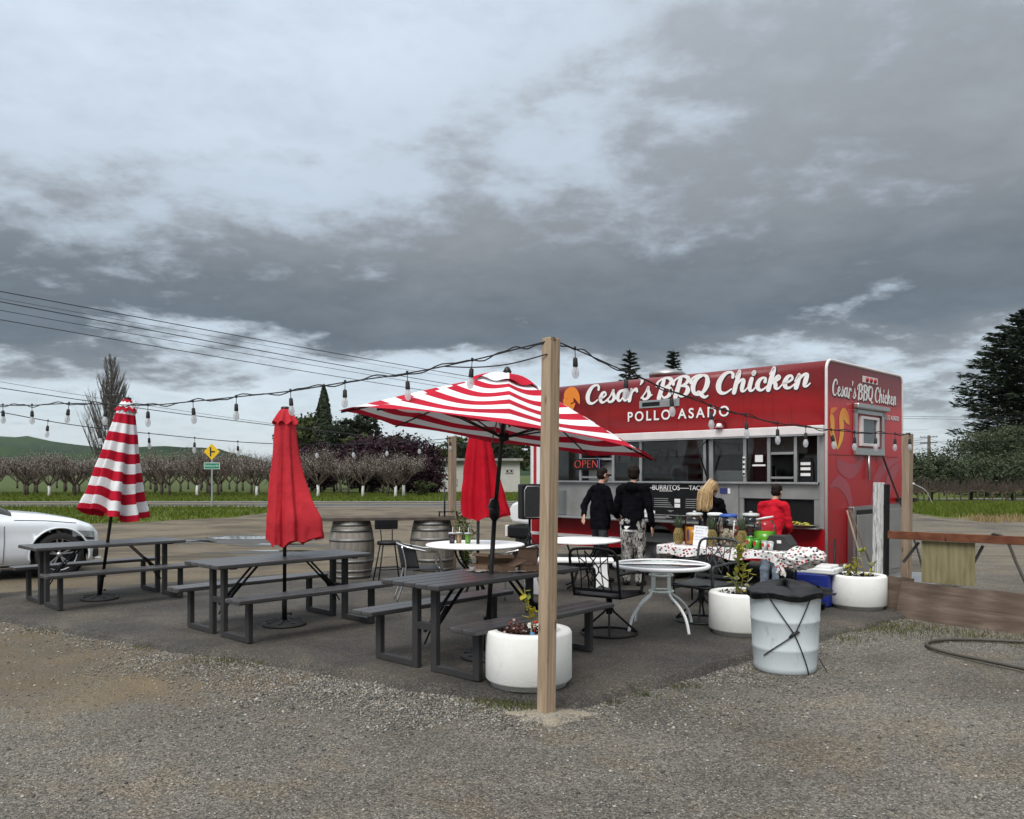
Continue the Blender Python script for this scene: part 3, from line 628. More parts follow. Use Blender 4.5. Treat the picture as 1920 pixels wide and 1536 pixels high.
# ---- palm
def palm():
    t = thing('palm_tree', 'bushy palm with arching fronds behind the red closed umbrella', 'tree', at(548, 82)); r_ = random.Random(4); c = MB()
    b = MB(); b.tube([(0, 0, -.1), (0, 0, 2.2)], [.42, .38], 9); b.build('trunk', M_bark, t)
    for i in range(70):
        a = r_.uniform(0, 6.28); up = r_.uniform(-.2, 1.25); L = r_.uniform(2.6, 3.5); pts_ = []
        for k in range(9):
            s = k / 8; pts_.append(Vector((math.cos(a) * L * s * math.cos(up) * .9, math.sin(a) * L * s * math.cos(up) * .9, 2.3 + L * s * math.sin(up) - 1.5 * s * s)))
        c.tube(pts_, [.03] * 8 + [.005], 3, cap=False)
        for k in range(1, 9):
            for sgn in (-1, 1):
                for q in (0, .5):
                    p = pts_[k - 1].lerp(pts_[k], q); d = (pts_[k] - pts_[k - 1]).normalized(); sd_ = d.cross(Vector((0, 0, 1))).normalized() * sgn; e_ = p + (sd_ * .8 + d * .6 + Vector((0, 0, -.25))) * .42
                    c.add([p + d * .03, p - d * .03, e_], [(0, 1, 2)])
    c.build('crown', M_mid, t)
palm()
# ---- conifers
def conifer(label, loc, h, rad, seed, nb, m=None, droop=.12, group=None, dens=1.0, wmax=99):
    t = thing('conifer_tree', label, 'tree', loc, 0, group); r_ = random.Random(seed); rng = np.random.default_rng(seed)
    b = MB(); b.tube([(0, 0, -.2), (0, 0, h * .5), (0, 0, h)], [h * .022, h * .014, .02], 7); b.build('trunk', M_bark, t)
    Ps = []; Ns = []; Ds = []; br = MB()
    for i in range(nb):
        s = i / nb; z = h * (.06 + .92 * s); a = i * 2.399 + r_.uniform(-.4, .4); L = min(rad * (1 - s) ** .8, wmax) * r_.uniform(.65, 1.12) + .25; rise = .18 + .5 * s
        d = Vector((math.cos(a), math.sin(a), 0)); sd_ = Vector((-math.sin(a), math.cos(a), 0)); br.tube([(0, 0, z), Vector((0, 0, z)) + d * L * .5 + Vector((0, 0, L * rise * .35)), Vector((0, 0, z)) + d * L + Vector((0, 0, L * (rise * .5 - droop)))], [.06, .04, .01], 4, cap=False)
        n = int(95 * dens * (L / min(rad, wmax) + .25)); q = rng.random(n) ** .7; w_ = rng.normal(0, .16, n) * L * (1 - q * .6)
        px_ = np.outer(q * L, d) + np.outer(w_, sd_); px_[:, 2] += z + q * L * rise * .6 - q * q * L * droop * 1.3 + rng.normal(0, .07, n) * L * .35
        Ps.append(px_); nn = np.tile(np.array([0, 0, 1.0]), (n, 1)) + rng.normal(size=(n, 3)) * .55; Ns.append(nn / np.linalg.norm(nn, axis=1)[:, None]); sgn = np.sign(w_)[:, None]; Ds.append(np.tile(np.array(d), (n, 1)) + sgn * np.array(sd_) * .7 + np.array([0, 0, .12]))
    P_ = np.concatenate(Ps); N_ = np.concatenate(Ns); V, F = cards(P_, N_, .018 * h + .05, .20, rng, np.concatenate(Ds)); c = put('crown', np_mesh('crown', V, F, m or M_con), t); br.build('branch', M_bark, t)
conifer('large dark cedar towering over the olive trees', at(1926, 66), 15.2, 9.6, 3, 250, dens=1.35, droop=.05, wmax=4.9)
conifer('conifer tip showing above the truck roof nearer the wooden post', at(1181, 62), 11.2, 2.7, 4, 110, group='conifers behind the truck')
conifer('conifer tip showing above the truck roof behind the vent', at(1262, 64), 11.5, 1.9, 5, 120, group='conifers behind the truck')
# ---- olive trees and shrubs on the far side of the field
for k, (px, Y, lob, n_, lab) in enumerate(((1850, 60, [(0, 0, 3.6, 2.0, 1.8, 1.4), (-1.5, 0, 3.5, 1.3, 1.2, .9), (1.4, 0, 4.1, 1.6, 1.4, 1.2), (.4, 0, 2.6, 2.2, 1.8, 1.2)], 8000, 'grey green olive tree below the cedar'),
        (1925, 58, [(0, 0, 3.7, 2.2, 1.8, 1.6), (.6, 0, 2.4, 2.3, 1.8, 1.4), (-1.0, 0, 4.3, 1.2, 1.2, .8)], 7000, 'olive tree cut off by the picture edge below the cedar'),
        (1745, 52, [(0, 0, 1.9, 1.7, 1.5, 1.25), (-.9, 0, 1.6, 1.3, 1.2, 1.1), (1.0, 0, 1.7, 1.4, 1.2, 1.1), (0, 0, 2.4, 1.2, 1, .7)], 7000, 'rounded olive tree just right of the corner post'),
        (1820, 53, [(0, 0, 1.6, 1.8, 1.5, 1.15), (1.2, 0, 1.8, 1.4, 1.2, 1.1), (-1.1, 0, 1.5, 1.3, 1.2, 1.0)], 6500, 'low olive tree in the middle of the olive row'),
        (1900, 52, [(0, 0, 1.7, 1.9, 1.5, 1.2), (1.3, 0, 1.9, 1.4, 1.2, 1.2), (-1.1, 0, 1.5, 1.4, 1.2, 1.1)], 6500, 'low olive tree at the right end of the olive row'),
        (1690, 54, [(0, 0, 1.7, 1.6, 1.5, 1.2), (-1.0, 0, 1.5, 1.3, 1.2, 1.0), (.9, 0, 2.0, 1.2, 1.2, .9)], 5000, 'olive tree half hidden by the end of the truck'))):
    lobes_tree('olive_tree', lab, at(px, Y), 3, lob, n_, .085, M_olive, .12, 60 + k, group='olive trees beyond the field', clump=.8)
# ---- bare vines
def vine_mesh(seed):
    r_ = random.Random(seed); b = MB(); b.tube([(0, 0, -.1), (.03, .02, .35), (-.02, 0, .62)], [.05, .04, .035], 6)
    for s in (-1, 1):
        b.tube([(0, 0, .6), (s * .4, 0, .66), (s * .75, .02, .64)], [.03, .025, .018], 5)
    for i in range(46):
        x = r_.uniform(-.8, .8); p = Vector((x, 0, .62)); e_ = p + Vector((r_.gauss(0, .22), r_.gauss(0, .15), r_.uniform(.25, .75))); b.tube([p, p.lerp(e_, .5) + Vector((r_.gauss(0, .06), 0, 0)), e_], [.011, .009, .005], 3, cap=False)
    return b.mesh('vine', M_twig)
VN = [vine_mesh(i) for i in range(4)]
rv = random.Random(2)
for row, y in enumerate((46.8, 48.6, 50.4)):
    x = 21.2 + row * .5
    while x < 33:
        o = put('grape_vine', VN[rv.randrange(4)]); o.location = (x, y + rv.uniform(-.1, .1), GZ); o.rotation_euler = (0, 0, rv.uniform(-.15, .15)); o.scale = (1, 1, rv.uniform(.95, 1.2))
        tag(o, 'bare brown grape vine in the rows in front of the olive trees', 'vine', 'bare grape vines'); x += 1.35
# ---- white house behind the lot
M_hw = mat('house_white', (.48, .465, .42), .85, var=.08, scale=1.2); M_hr = mat('house_roof', (.30, .29, .27), .9, var=.15, scale=1.5); M_hwin = mat('house_window', (.02, .022, .025), .2, var=.1); M_hdoor = mat('house_door', (.52, .50, .46), .8)
hs = thing('house', 'long low white house with flat roof beyond the road', 'house', at(893, 78))
b = MB(); b.box((0, 3, 1.45), (8.3, 6, 3.1)); b.build('wall', M_hw, hs)
b = MB(); b.box((0, 2.9, 3.08), (8.9, 6.8, .22)); b.build('roof', M_hr, hs, .02)
for x, z, ww, hh in ((-2.1, .95, .5, .5), (-1.0, 1.5, .45, .5), (2.95, 2.0, .25, .3), (3.35, 2.0, .25, .3), (-.9, .9, .5, .45), (1.6, 1.4, .8, .8), (.4, .7, .3, .5)):
    b = MB(); b.box((x, -.03, z), (ww, .05, hh)); wi = b.build('window', M_hwin, hs); b = MB()
    for s in (-1, 1): b.box((x + s * ww / 2, -.04, z), (.06, .08, hh + .1)); b.box((x, -.04, z + s * hh / 2), (ww + .1, .08, .06))
    b.build('frame', M_hw, wi)
b = MB(); b.box((-3.0, -.04, .95), (1.0, .06, 2.0)); d = b.build('door', M_hdoor, hs); b = MB(); b.box((-2.6, -.1, 1.0), (.05, .06, .12)); b.build('handle', M_hwin, d)
# ---- utility poles and wires
M_pole = mat('pole_wood', (.10, .085, .07), .95, var=.3, scale=3); M_wire = mat('wire_black', (.012, .012, .013), .6, var=.1)
def upole(label, loc, h, r_=.16, arm=1.2, rz=R(137)):
    t = thing('utility_pole', label, 'utility pole', loc, rz, 'utility poles'); b = MB(); b.tube([(0, 0, -.3), (0, 0, h)], [r_ * 1.2, r_ * .8], 10); b.build('pole', M_pole, t)
    for z in (.25, 1.1):
        b = MB(); b.box((0, .14, h - z), (arm * 2, .1, .12)); c = b.build('crossarm', M_pole, t)
        for x in (-.9, -.5, .5, .9): b = MB(); b.lathe([(.03, 0), (.045, .04), (.03, .1), (.04, .14), (.01, .18)], 8, (x * arm, .14, h - z + .06)); b.build('insulator', M_hr, c)
    return t
upole('dark utility pole with crossarms seen beyond the corner post', (61, 120, GZ), 7.4, .26)
def wire(name, p, q, sag, r_, label, n=40, extra=0):
    b = MB(); p = Vector(p); q = Vector(q); b.tube([p.lerp(q, i / n) - Vector((0, 0, sag * 4 * (i / n) * (1 - i / n))) for i in range(n + 1)], r_, 5); o = b.build(name, M_wire); return tag(o, label, 'wire', 'overhead power lines')
def wpt(px, py, Y): return ((px - 960) / 1538 * Y, Y, CAMH + (890 - py) * Y / 1538)
for i, (ya, Ya, yb, sag, r_, lab) in enumerate(((512, 26, 806, .9, .017, 'topmost thick power line crossing the sky from the left'), (527, 27, 812, .8, .008, 'thin wire just under the topmost power line'), (531, 27, 822, 1.0, .018, 'third power line down, thick'),
        (549, 28, 826, .9, .012, 'fourth power line down, running close under the third'), (568, 28.5, 832, .9, .016, 'fifth power line down, lowest of the upper bundle'))):
    wire('power_line', wpt(-180, ya, Ya), wpt(1741, yb, 120), sag * 1.6, r_, lab)
for i, (ya, yb, Ya, Yb, r_, lab) in enumerate(((690, 826, 44, 60, .012, 'thin lower wire passing the bare poplar'), (704, 822, 40, 60, .022, 'thick lower wire passing behind the striped closed umbrella'))):
    wire('power_line', wpt(-150, ya, Ya), wpt(900, yb + 14, Yb), .35, r_, lab)
for i, (ya, yb, lab) in enumerate(((778, 780, 'upper pale wire right of the truck in front of the cedar'), (782, 784, 'second pale wire right of the truck in front of the cedar'), (830, 818, 'lower wire crossing the olive trees'))):
    wire('power_line', wpt(1600, ya, 45), wpt(2050, yb, 45), .1, .010, lab)
for i in range(4): wire('power_line', wpt(1741, 822 + i * 9, 120), wpt(1920, 862 + i * 8, 150), .6, .022, ['highest', 'second', 'third', 'lowest'][i] + ' wire running on from the far utility pole to the right')
for i in range(3): wire('power_line', wpt(1600, 832 + i * 9, 118), wpt(1741, 822 + i * 9, 120), .3, .022, ['highest', 'middle', 'lowest'][i] + ' wire arriving at the far utility pole from the truck side')
# ---- roadside signs
M_steel = mat('galvanised', (.42, .43, .43), .45, .8, var=.12, scale=8); M_sy = mat('sign_yellow', (.80, .50, .01), .5, var=.05); M_sk = mat('sign_black', (.012, .012, .012), .6); M_sg = mat('sign_green', (.01, .22, .13), .5, var=.05); M_sw = mat('sign_white', (.72, .74, .72), .5, var=.04)
sg = thing('road_sign', 'yellow diamond side road warning sign above a green street name plate', 'sign', at(397, 40.5))
b = MB(); b.box((0, .03, 1.55), (.07, .05, 3.2)); b.build('post', M_steel, sg)
dm = frame((0, 0, 2.80), (1, 0, 0), (0, 0, 1)); b = MB(); b.prism([(.55, 0), (0, .56), (-.55, 0), (0, -.56)], .006, dm @ Matrix.Scale(.72, 4)); b.build('diamond', M_sy, sg)
b = MB(); b.box((-.055, -.012, 2.80), (.07, .006, .46)); b.box((.07, -.012, 2.80), (.18, .006, .07)); b.build('symbol', M_sk, sg)
b = MB(); b.box((.01, 0, 2.10), (.78, .02, .32)); pl = b.build('name_plate', M_sw, sg); b = MB(); b.box((.01, -.012, 2.10), (.73, .006, .27)); b.build('face', M_sg, pl)
put('lettering', text_mesh('Rathbone Rd', .125, M_sw, .002), pl, M=frame((.01, -.019, 2.10), (1, 0, 0), (0, 0, 1)))
# ================================================================ food truck
def wrap_mat():
    m, t, b, out = new_mat('truck_wrap_red'); c = nd(t, 'ShaderNodeTexCoord').outputs['Object']; s = nd(t, 'ShaderNodeSeparateXYZ', {0: c})
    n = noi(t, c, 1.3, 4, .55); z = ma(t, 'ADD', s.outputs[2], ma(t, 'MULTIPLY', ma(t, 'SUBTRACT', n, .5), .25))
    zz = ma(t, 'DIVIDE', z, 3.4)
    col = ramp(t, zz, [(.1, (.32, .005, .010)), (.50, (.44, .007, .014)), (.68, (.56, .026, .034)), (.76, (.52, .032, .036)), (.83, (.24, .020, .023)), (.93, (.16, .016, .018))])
    d = noi(t, c, 9, 6, .7); col = mixc(t, ma(t, 'MULTIPLY', sstep(t, d, .5, .8), .18), col, (.30, .10, .09))
    sk_ = noi(t, nd(t, 'ShaderNodeMapping', {0: c, 3: (7, 7, .45)}).outputs[0], 1.6, 6, .7); col = mixc(t, ma(t, 'MULTIPLY', sstep(t, sk_, .52, .72), .28), col, (.09, .012, .014))
    t.links.new(col, b.inputs['Base Color']); b.inputs['Roughness'].default_value = .34; b.inputs['Specular IOR Level'].default_value = .32
    t.links.new(nd(t, 'ShaderNodeBump', {'Strength': .22, 'Distance': .02, 'Height': noi(t, c, 1.8, 4)}).outputs[0], b.inputs['Normal'])
    return m
M_wrap = wrap_mat()
M_trim = mat('trim_white', (.72, .66, .64), .45, var=.08, scale=4); M_alu = mat('aluminium', (.46, .46, .45), .38, .85, var=.12, scale=5); M_ss = mat('stainless', (.36, .36, .35), .36, .9, var=.18, scale=2.5, stretch=(1, 1, .2)); M_ssd = mat('stainless_dull', (.33, .325, .31), .5, .55, var=.14, scale=3)
M_black = mat('black_paint', (.007, .007, .0075), .5, var=.2, spec=.3); M_rub = mat('rubber', (.018, .018, .018), .85, var=.2); M_int = mat('kitchen_dark', (.26, .26, .255), .6, var=.3, scale=2); M_intl = mat('kitchen_grey', (.58, .58, .57), .4, .1, var=.2, scale=3)
M_white_p = mat('paint_white', (.75, .75, .73), .35, var=.05, scale=3, coat=.3); M_let = mat('letter_white', (.82, .79, .77), .5, var=.04); M_lets = mat('letter_shadow', (.035, .008, .010), .6, var=.1); M_redst = mat('stripe_red', (.38, .012, .02), .45, var=.08)
M_pane = glass('window_glass', (.92, .94, .94), .01, .02, .88, 1.25)
TR = thing('food_truck', 'red chicken food truck with open serving windows and white script lettering', 'food truck', (4.22, 11.0, 0), R(-44.5))
TL, TW, TH, TB = 5.45, 2.80, 3.17, .38
def tb(name, m, c, d, bevel=.003, parent=TR): b = MB(); b.box(c, d); return b.build(name, m, parent, bevel)
def xbox(name, m, x0, x1, y0, y1, z0, z1, bevel=.003, parent=TR): return tb(name, m, ((x0 + x1) / 2, (y0 + y1) / 2, (z0 + z1) / 2), (x1 - x0, y1 - y0, z1 - z0), bevel, parent)
# skin: rounded roof edge profile swept along the truck
rr_ = .14
def arc(cy_, cz_, a0, a1, n=7): return [(cy_ + rr_ * math.cos(R(a0 + (a1 - a0) * i / n)), cz_ + rr_ * math.sin(R(a0 + (a1 - a0) * i / n))) for i in range(n + 1)]
prof = [(0, 2.26)] + arc(rr_, TH - rr_, 180, 90) + arc(TW - rr_, TH - rr_, 90, 0) + [(TW, TB)]
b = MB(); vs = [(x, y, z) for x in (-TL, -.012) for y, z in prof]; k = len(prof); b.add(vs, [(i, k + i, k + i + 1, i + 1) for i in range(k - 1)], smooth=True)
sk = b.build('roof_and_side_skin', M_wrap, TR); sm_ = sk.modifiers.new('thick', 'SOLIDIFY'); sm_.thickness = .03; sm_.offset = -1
# end walls with rounded shoulders
poly = [(0, TB)] + [(0, TH - rr_)] + arc(rr_, TH - rr_, 180, 90)[1:] + arc(TW - rr_, TH - rr_, 90, 0) + [(TW, TB)]
Mend = Matrix(((0, 0, 1, 0), (1, 0, 0, 0), (0, 1, 0, 0), (0, 0, 0, 1)))
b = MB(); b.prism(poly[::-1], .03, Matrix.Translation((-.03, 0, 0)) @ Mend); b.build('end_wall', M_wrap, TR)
b = MB(); b.prism(poly[::-1], .03, Matrix.Translation((-TL, 0, 0)) @ Mend); b.build('front_wall', M_white_p, TR)
# white corner trim following the end outline
for x_ in (-.005,):
    b = MB(); b.tube([(x_, y, z) for y, z in poly], .021, 8); b.build('corner_trim', M_trim, TR)
# lower side skirt with wheel arch
WX, WR = -2.79, .50
def arch_poly(z0, z1, x0, x1):
    pts_ = [(x0, z0), (x0, z1), (x1, z1), (x1, z0)]
    a = [(WX + WR * math.cos(R(t)), .36 + WR * math.sin(R(t))) for t in range(4, 177, 8)]
    return pts_[:3] + [(x1, z0)] + [(p[0], max(z0, p[1])) for p in a]
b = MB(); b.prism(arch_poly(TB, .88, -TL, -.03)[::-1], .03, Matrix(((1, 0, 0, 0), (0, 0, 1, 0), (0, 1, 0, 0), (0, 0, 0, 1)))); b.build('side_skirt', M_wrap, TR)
xbox('skirt_band', M_trim, -TL, -3.4, -.012, -.002, .545, .60, .002)
xbox('left_side_panel', M_white_p, -TL, -5.22, 0, .03, .88, 2.26); xbox('pillar_stripe', M_redst, -5.37, -5.30, -.006, -.001, .88, 2.26, 0)
xbox('right_jamb', M_ssd, -.10, -.03, 0, .05, .88, 2.26)
xbox('awning_rail', M_trim, -4.95, -.02, -.075, -.003, 2.165, 2.285, .01)
xbox('awning_lip', M_alu, -4.95, -.02, -.10, -.06, 2.145, 2.160, .002)
xbox('floor_pan', M_int, -TL + .03, -.04, .05, TW - .04, .55, .70, 0)
xbox('kitchen_wall', M_int, -TL + .03, -.04, TW - .12, TW - .06, .72, 2.9, 0)
xbox('kitchen_wall', M_intl, -TL + .04, -TL + .08, .06, TW - .14, .72, 2.9, 0)
# counter wall below the windows
xbox('counter_wall', M_ssd, -5.2, -1.32, .03, .06, .91, 1.48, .002)
xbox('counter_wall', M_ssd, -1.31, -.11, .03, .06, 1.28, 1.48, .002)
xbox('counter_post', M_ssd, -.19, -.11, .035, .07, .91, 1.275, .002); xbox('counter_post', M_ssd, -1.31, -1.24, .035, .07, .91, 1.275, .002)
xbox('warming_window', M_black, -1.235, -.195, .08, .10, .93, 1.27, .002)
xbox('window_sill', M_alu, -5.2, -.11, -.03, .10, 1.485, 1.515, .004)
sh = xbox('serving_shelf', M_alu, -5.2, -1.35, -.26, .02, .885, .912, .005)
xbox('serving_shelf', M_alu, -1.30, -.06, -.20, .02, .885, .905, .005)
for x in (-4.9, -3.9, -2.2, -1.5): b = MB(); b.add([(x, 0, .88), (x, -.22, .88), (x, 0, .66), (x + .02, 0, .88), (x + .02, -.22, .88), (x + .02, 0, .66)], [(0, 1, 2), (3, 5, 4), (0, 3, 4, 1), (1, 4, 5, 2), (0, 2, 5, 3)]); b.build('bracket', M_alu, TR)
# window frames and panes
ms = [(.11, .06), (.45, .045), (.844, .05), (1.217, .05), (1.77, .07), (1.88, .05), (3.05, .05), (3.60, .05), (4.30, .05), (5.18, .05)]
for i, (s, w_) in enumerate(ms): xbox('mullion', M_alu, -s - w_ / 2, -s + w_ / 2, .02, .07, 1.518, 2.25, .002)
for (a, c) in ((.45, .844), (3.60, 4.30)):
    xbox('window_rail', M_alu, -c + .03, -a - .03, .025, .062, 1.90 if a < 1 else 1.86, 1.935 if a < 1 else 1.895, .002); xbox('window_rail', M_alu, -c + .03, -a - .03, .025, .062, 1.56, 1.59, .002)
for a, c in ((.844, 1.217), (1.217, 1.77), (1.88, 3.05), (3.05, 3.60), (4.30, 5.18)):
    xbox('pane', M_pane, -c + .03, -a - .03, .042, .048, 1.52, 2.24, 0)
# kitchen fittings seen through the windows
hood = xbox('extractor_hood', M_intl, -3.4, -1.0, 1.6, TW - .15, 1.95, 2.5, .02)
xbox('worktop', M_ss, -5.0, -.3, 1.9, TW - .15, .75, 1.35, .01); xbox('worktop', M_ss, -1.6, -.15, .15, .6, .75, 1.42, .01)
for x, w_, z0, z1, y_ in ((-4.7, .6, 1.0, 2.2, 1.7), (-3.6, .35, 1.35, 1.8, 2.0), (-2.7, .5, 1.36, 1.62, 2.0), (-1.9, .3, 1.36, 1.7, 2.05), (-1.0, .5, 1.36, 2.05, 2.0)): xbox('kitchen_appliance', M_intl, x - w_ / 2, x + w_ / 2, y_, y_ + .35, z0, z1, .02)
xbox('service_unit', M_ssd, -1.76, -1.24, .12, .4, 1.49, 1.68, .01); xbox('service_unit', M_black, -1.14, -.88, .12, .3, 1.49, 1.75, .02); xbox('service_unit', M_ssd, -4.2, -3.65, .12, .5, 1.1, 1.82, .01)
b = MB(); b.prism([(-.11, 0), (.11, 0), (.10, .26), (.06, .33), (-.06, .33), (-.10, .26)], .04, frame((-.33, .13, 1.52), (1, 0, 0), (0, 0, 1))); b.build('ticket_holder', M_black, TR)
for z in (1.60, 1.68, 1.75): xbox('ticket', M_let, -.40, -.26, .075, .079, z, z + .04, 0)
xbox('notice', M_let, -1.06, -.94, .030, .034, 1.80, 1.90, 0); xbox('notice', M_let, -1.10, -.90, .030, .034, 1.74, 1.765, 0); xbox('price_strip', M_let, -1.235, -1.195, -.004, .000, 1.60, 1.88, 0)
for z in (1.63, 1.70, 1.77, 1.84): xbox('price_mark', M_black, -1.23, -1.20, -.010, -.006, z - .015, z + .015, 0)
xbox('dispenser_sticker', mat('sticker_blue', (.03, .04, .16), .5), -1.62, -1.50, .020, .026, 1.34, 1.42, 0); xbox('dispenser_sticker', M_let, -1.49, -1.45, .020, .026, 1.34, 1.42, 0)
for z in (1.62, 1.95):
    shf = xbox('shelf', M_ssd, -5.0, -3.5, TW - .42, TW - .13, z, z + .02, .002)
    for i in range(7): xbox('container', M_let if i % 3 else M_intl, -4.9 + i * .2, -4.76 + i * .2, TW - .36, TW - .2, z + .022, z + .022 + .10 + .04 * (i % 2), .01, shf)
xbox('ceiling_panel', M_intl, -TL + .05, -.05, .06, TW - .13, 2.55, 2.58, 0)
xbox('steel_panel', M_ss, -5.05, -4.62, .015, .028, .93, 1.35, .003)  # plain stainless sheet on the left end of the counter wall
for x, w_ in ((-1.5, .02),):
    b = MB(); b.tube([(-1.80, .0, 2.14), (-1.80, -.30, 2.0), (-1.80, -.05, 1.6)], .012, 6); b.build('gas_strut', M_black, TR)
# menu board with chalk-white lists
mb_ = xbox('menu_board', M_black, -3.42, -1.74, .012, .027, .925, 1.475, .003)
def mtext(txt, x, z, size, parent=mb_, m=M_let, off=.004, sp_=1.0): put('lettering', text_mesh(txt, size, m, .001, offset=off, spacing=sp_), parent, M=frame((x, .009, z), (1, 0, 0), (0, 0, 1)))
mtext('BURRITOS', -2.56, 1.415, .112, off=.0012); mtext('TACOS', -1.98, 1.415, .10, off=.0012)
for x0, x1, z in ((-2.95, -2.80, 1.41), (-2.30, -2.14, 1.41)): xbox('rule', M_let, x0, x1, .006, .011, z - .004, z + .004, 0, mb_)
M_chalk = mat('chalk_grey', (.33, .33, .32), .8, var=.2)
rm = random.Random(6)
for col, (x0, x1) in enumerate(((-2.78, -2.42), (-2.20, -1.86))):
    for r_ in range(5): xbox('menu_line', M_chalk, x0, x1 - rm.uniform(0, .12), .006, .011, 1.24 - r_ * .032, 1.248 - r_ * .032, 0, mb_)
    for z in (1.215, 1.14): xbox('price_badge', M_let, x1 + .02, x1 + .12, .005, .011, z - .03, z + .03, .002, mb_)
xbox('menu_line', M_chalk, -2.68, -2.44, .006, .011, 1.355, 1.375, 0, mb_)
for z, x0, x1 in ((1.06, -2.52, -2.42), (1.045, -2.50, -2.45), (.99, -2.95, -2.1), (.975, -2.55, -2.5), (.965, -2.80, -2.5), (.950, -2.80, -2.45), (.938, -2.8, -2.56)): xbox('menu_line', M_chalk, x0, x1, .006, .011, z - .004, z + .004, 0, mb_)
for z in (1.22, 1.14, 1.04, .97): xbox('price_badge', M_let, -2.98, -2.90, .005, .011, z - .03, z + .03, .002, mb_)
xbox('price_badge', M_let, -2.88, -2.76, .005, .011, 1.005, 1.05, .002, mb_)
# wheels
M_rim = mat('steel_rim', (.20, .20, .20), .45, .7)
def wheel(x, y, r=.38, parent=TR, wdt=.24):
    wt_ = MB(); Mw = Matrix.Translation((x, y, r - .02)) @ Matrix.Rotation(R(90), 4, 'X')
    wt_.lathe([(r * .62, -wdt / 2), (r * .9, -wdt / 2), (r, -wdt * .3), (r, wdt * .3), (r * .9, wdt / 2), (r * .62, wdt / 2)], 28, M=Mw, cap=False); t_ = wt_.build('wheel', M_rub, parent)
    c = MB(); c.lathe([(r * .64, wdt * .48), (r * .6, wdt * .3), (r * .35, wdt * .12), (r * .25, wdt * .3), (r * .1, wdt * .36), (.001, wdt * .36)], 28, M=Mw, cap=False); c.build('rim', M_rim, t_)
for x in (WX, -5.9 + .35): wheel(x, .18); wheel(x, TW - .2)
b = MB(); b.lathe([(WR + .01, -.0), (WR + .01, .40)], 40, cap=False, M=Matrix.Translation((WX, .42, .36)) @ Matrix.Rotation(R(90), 4, 'X')); b.build('wheel_well', M_black, TR)
xbox('chassis_rail', M_black, -TL + .1, -.2, .5, .62, .42, .54, .01); xbox('chassis_rail', M_black, -TL + .1, -.2, TW - .6, TW - .48, .42, .54, .01)
# nose of the van
b = MB()
def nose(u, v):
    a = v * math.pi / 2; x = -TL - .58 * math.cos(a * .0 + 0) * (1 - (1 - u) * 0) ; return (0, 0, 0)
pr = [(-TL, .70), (-TL - .50, .72), (-TL - .60, .80), (-TL - .60, .98), (-TL - .52, 1.09), (-TL - .25, 1.15), (-TL, 1.18)]
b.prism([(x, z) for x, z in pr], TW - .1, Matrix(((1, 0, 0, 0), (0, 0, 1, .05), (0, 1, 0, 0), (0, 0, 0, 1)))); b.build('bonnet', M_white_p, TR, .05)
xbox('front_bumper', M_black, -TL - .64, -TL, .03, TW - .03, .44, .69, .05); xbox('bumper_end', M_trim, -TL - .68, -TL - .62, .02, .12, .46, .68, .02)
xbox('step', M_black, -TL - .35, -TL + .2, .0, .25, .28, .36, .01)
for y in (.3, TW - .3): b = MB(); b.lathe([(.11, 0), (.10, .03), (.001, .05)], 18, M=Matrix.Translation((-TL - .60, y, .89)) @ Matrix.Rotation(R(-90), 4, 'Y')); b.build('headlight', M_alu, TR)
# roof vent
b = MB(); b.lathe([(.20, -.05), (.20, .10), (.30, .11), (.31, .16), (.26, .20), (.10, .24), (.001, .245)], 24, (-3.2, 1.0, TH)); b.build('roof_vent', M_ss, TR)
# side slot vent
sv = xbox('slot_vent', M_alu, -3.05, -2.30, -.015, -.001, 2.675, 2.795, .004); xbox('slot', M_black, -2.99, -2.66, -.019, -.014, 2.70, 2.765, 0, sv); xbox('slot', M_ssd, -2.65, -2.36, -.019, -.014, 2.70, 2.77, 0, sv)
b = MB(); b.tube([(-1.62, -.02, 2.30), (-1.66, -.10, 2.36), (-1.60, -.12, 2.42), (-1.52, -.12, 2.42), (-1.46, -.10, 2.36), (-1.50, -.02, 2.30)], .010, 6); fl = b.build('work_light', M_black, TR); b = MB(); b.lathe([(.03, 0), (.06, -.06), (.001, -.065)], 14, (-1.56, -.10, 2.37)); b.build('lamp_shade', M_let, fl)
